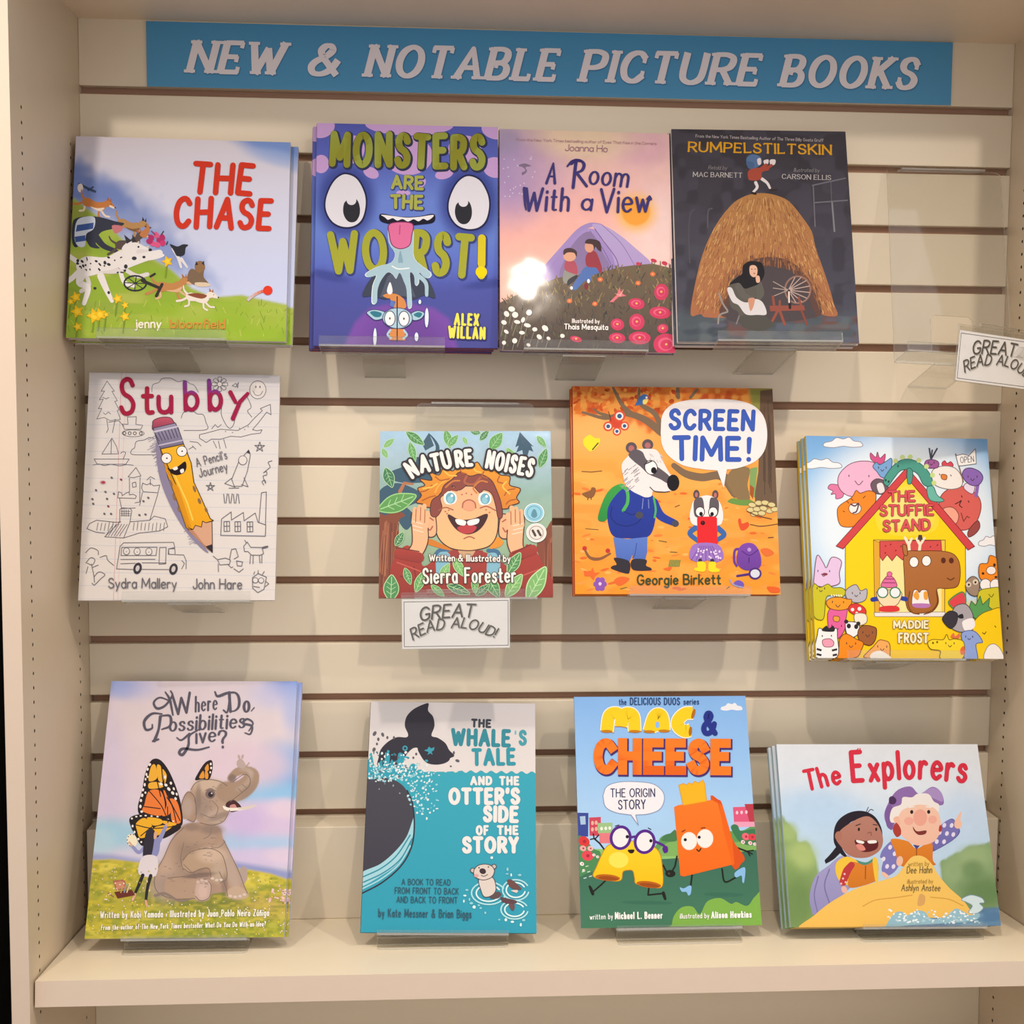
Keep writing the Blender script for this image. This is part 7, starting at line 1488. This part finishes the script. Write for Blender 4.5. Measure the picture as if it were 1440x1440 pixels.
for key, cx, gr, what in (('chase', -.015, 1, 'racing dogs'), ('monsters', -.028, 1, 'blue monster face'), ('room', -.004, 1, 'pink tent'), ('rump', .011, 1, 'haystack'),
                          ('stubby', .013, 5, 'yellow pencil'), ('nature', .012, 5, 'red-haired child'), ('screen', .012, 5, 'orange badger'), ('stuffie', -.009, 6, 'toy stand')):
    M, dep = ST[key]
    slat_holder('clear acrylic holder carrying the ' + what + ' book', M, dep, cx, gr, front=.012 if key != 'room' else .014)
EMPTY_M = frame(1.0820, -.112, -.3235, 16.5, 1.0, -2.4)
slat_holder('empty clear acrylic holder at the upper right by the side panel', EMPTY_M, .030, 0, 1, front=.010, wd=.0755)

TONGUE = {'where': (.0750, .2205, -.1665), 'whale': (.3725, .5285, -.1640), 'mac': (.6600, .8120, -.1640), 'explorers': (.9570, 1.1094, -.1690)}
def easel(label, key, tongue):
    """clear easel on the shelf: base sheet, riser, leaning back plate, ledge and lip"""
    M, dep = ST[key]; Mi = M.inverted(); zb = -dep - .0006
    (xa, xb, yf) = tongue
    root = empty('book_easel', label, 'book stand', M, 'clear easels on the bottom shelf')
    c = ((xa + xb) / 2); cx = (Mi @ Vector((c, PO[key][1], PO[key][2]))).x; wd = (xb - xa) / 2
    h = PO[key][7]
    m = MB(); sheet(m, rrect(cx - wd, cx + wd, -.0032, h * .93, .008, corners=(1, 1, 0, 0)), zb - TH, zb); m.build('back_plate', [M_ACR, M_RIM], root)
    m = MB(); m.box((cx - wd, -.0032, zb + .00005), (cx + wd, -.0006, .006), 0); m.mi = [1, 1, 0, 1, 0, 1]; m.build('ledge', [M_ACR, M_RIM], root)
    m = MB(); m.box((cx - wd, -.0032, .00605), (cx + wd, .0025, .006 + TH), 0); m.mi = [0, 0, 1, 1, 1, 1]; m.build('lip', [M_ACR, M_RIM], root)
    yb = -.062; th = .0022
    sl = (SH_Z1 - SH_Z0) / (SH_Y1 - SH_Y0); ang = math.atan(sl)
    Mb = Matrix.Translation((0, 0, shelf_z(0) + .0003)) @ Matrix.Rotation(ang, 4, 'X')
    m = MB(); sheet(m, rrect(c - wd, c + wd, yf / math.cos(ang), yb, .006, corners=(0, 0, 1, 1)), 0, th, M=Mi @ Mb); m.build('base', [M_ACR, M_RIM], root)
    p = M @ Vector((cx, -.0034, zb + .006))
    m = MB(); y0 = p.y; z0 = shelf_z(y0) + .0003 + th + .0004
    pts = [(c - wd, y0 - TH / 2, z0), (c + wd, y0 - TH / 2, z0), (c + wd, y0 + TH / 2, z0), (c - wd, y0 + TH / 2, z0)]
    pts += [(a_, b_, p.z - .0006) for a_, b_, _ in pts]
    m.v = [tuple(Mi @ Vector(q)) for q in pts]; m.f = [(3, 2, 1, 0), (4, 5, 6, 7), (0, 1, 5, 4), (1, 2, 6, 5), (2, 3, 7, 6), (3, 0, 4, 7)]; m.mi = [1, 1, 0, 1, 0, 1]
    m.build('riser', [M_ACR, M_RIM], root)
easel('clear acrylic easel under the winged elephant book', 'where', TONGUE['where'])
easel('clear acrylic easel under the teal whale book', 'whale', TONGUE['whale'])
easel('clear acrylic easel under the pasta and cheese paperback', 'mac', TONGUE['mac'])
easel('clear acrylic easel under the wide girl and woman book', 'explorers', TONGUE['explorers'])

# ---------------------------------------------------------------- small printed cards in clear sleeves
def card_art(A):
    A.canvas(8, 6, '#faf8fa')
    A.s('#5c5a58', 3.5, "252,1112 852,1094 854,1348 254,1356 252,1112", cap=False)
    kw = dict(w=.16, slant=.22, jit=.02, ol='#cac6c4', olw=2, off=(5, 5))
    A.t('GREAT', "338,1216 450,1198 560,1190 650,1190", 70, '#55524e', seed=2, gap=.12, **kw)
    A.t('READ', "300,1320 360,1288 420,1266 478,1262", 58, '#55524e', seed=3, gap=.1, **kw)
    A.t('ALOUD!', "516,1250 590,1250 660,1264 720,1286 770,1304", 55, '#55524e', seed=4, gap=.1, **kw)
CW, CH = .1285, .0595
def card(label, M):
    root = empty('sign_card', label, 'sign', M, 'read aloud cards on the holders')
    A = Art("240,1097 861,1081 863,1361 242,1368", CW, CH); card_art(A)
    A.build('paper_card', M_PAPER, .0004, '#e0dcda', root)
    m = MB(); m.box((-CW / 2 - .001, -.001, .0006), (CW / 2 + .001, CH + .0045, .0018)); m.mi = [0, 0, 1, 1, 1, 1]
    m.box((-CW / 2 - .001, -.001, -.0022), (CW / 2 + .001, CH + .0075, -.0009)); m.mi[6:] = [0, 0, 1, 1, 1, 1]
    m.build('clear_sleeve', [M_ACR, M_RIM], root)
    m = MB(); m.box((-CW * .27, CH + .0078, -.0022), (CW * .27, CH + .0112, .0022)); m.mi = [0, 0, 1, 1, 1, 1]
    m.build('clip', [M_ACR, M_RIM], root)
    return root
card1 = card('white card in a clear sleeve hanging below the red-haired child book', frame(.4650, -.1262, -.6795, 2.0, 0, .55))
dup(card1, frame(1.1165, -.1305, -.3610, 1.0, 17, -5.0), 'tilted white card on the empty holder, cut off by the right frame edge')

# ---------------------------------------------------------------- header sign
def sign_art(A):
    A.canvas(10, 6, '#5aa4d4')
    A.grad([(38, '#56a0d2'), (140, '#5ca4d4')])
    ln = '#f8f2f8'
    def wd(s, x0, x1):
        y = lambda x: 106.8 + (x - 247) * .00845
        A.t(s, f"{x0},{y(x0)} {x1},{y(x1)}", 40.5, ln, .25, .22, thin=.66, serif=.17, gap=.22, ol='#4a86b4', olw=1.8, off=(.5, .8), round_=False)
    wd('NEW', 250, 383); wd('&', 416, 462); wd('NOTABLE', 496, 766); wd('PICTURE', 797, 1052); wd('BOOKS', 1081, 1277)
A = Art("194,38.5 1329,50 1328.5,139 197,129", 1.0167, .0786)
sign_art(A)
sg = A.build('header_sign', M_PAPER, .0018, '#cfd4dc', None)
sg.matrix_world = frame(.5914, -.0022, .0004, 0, 0, .05)
tag(sg, 'long blue header sign with white italic lettering along the top', 'sign')
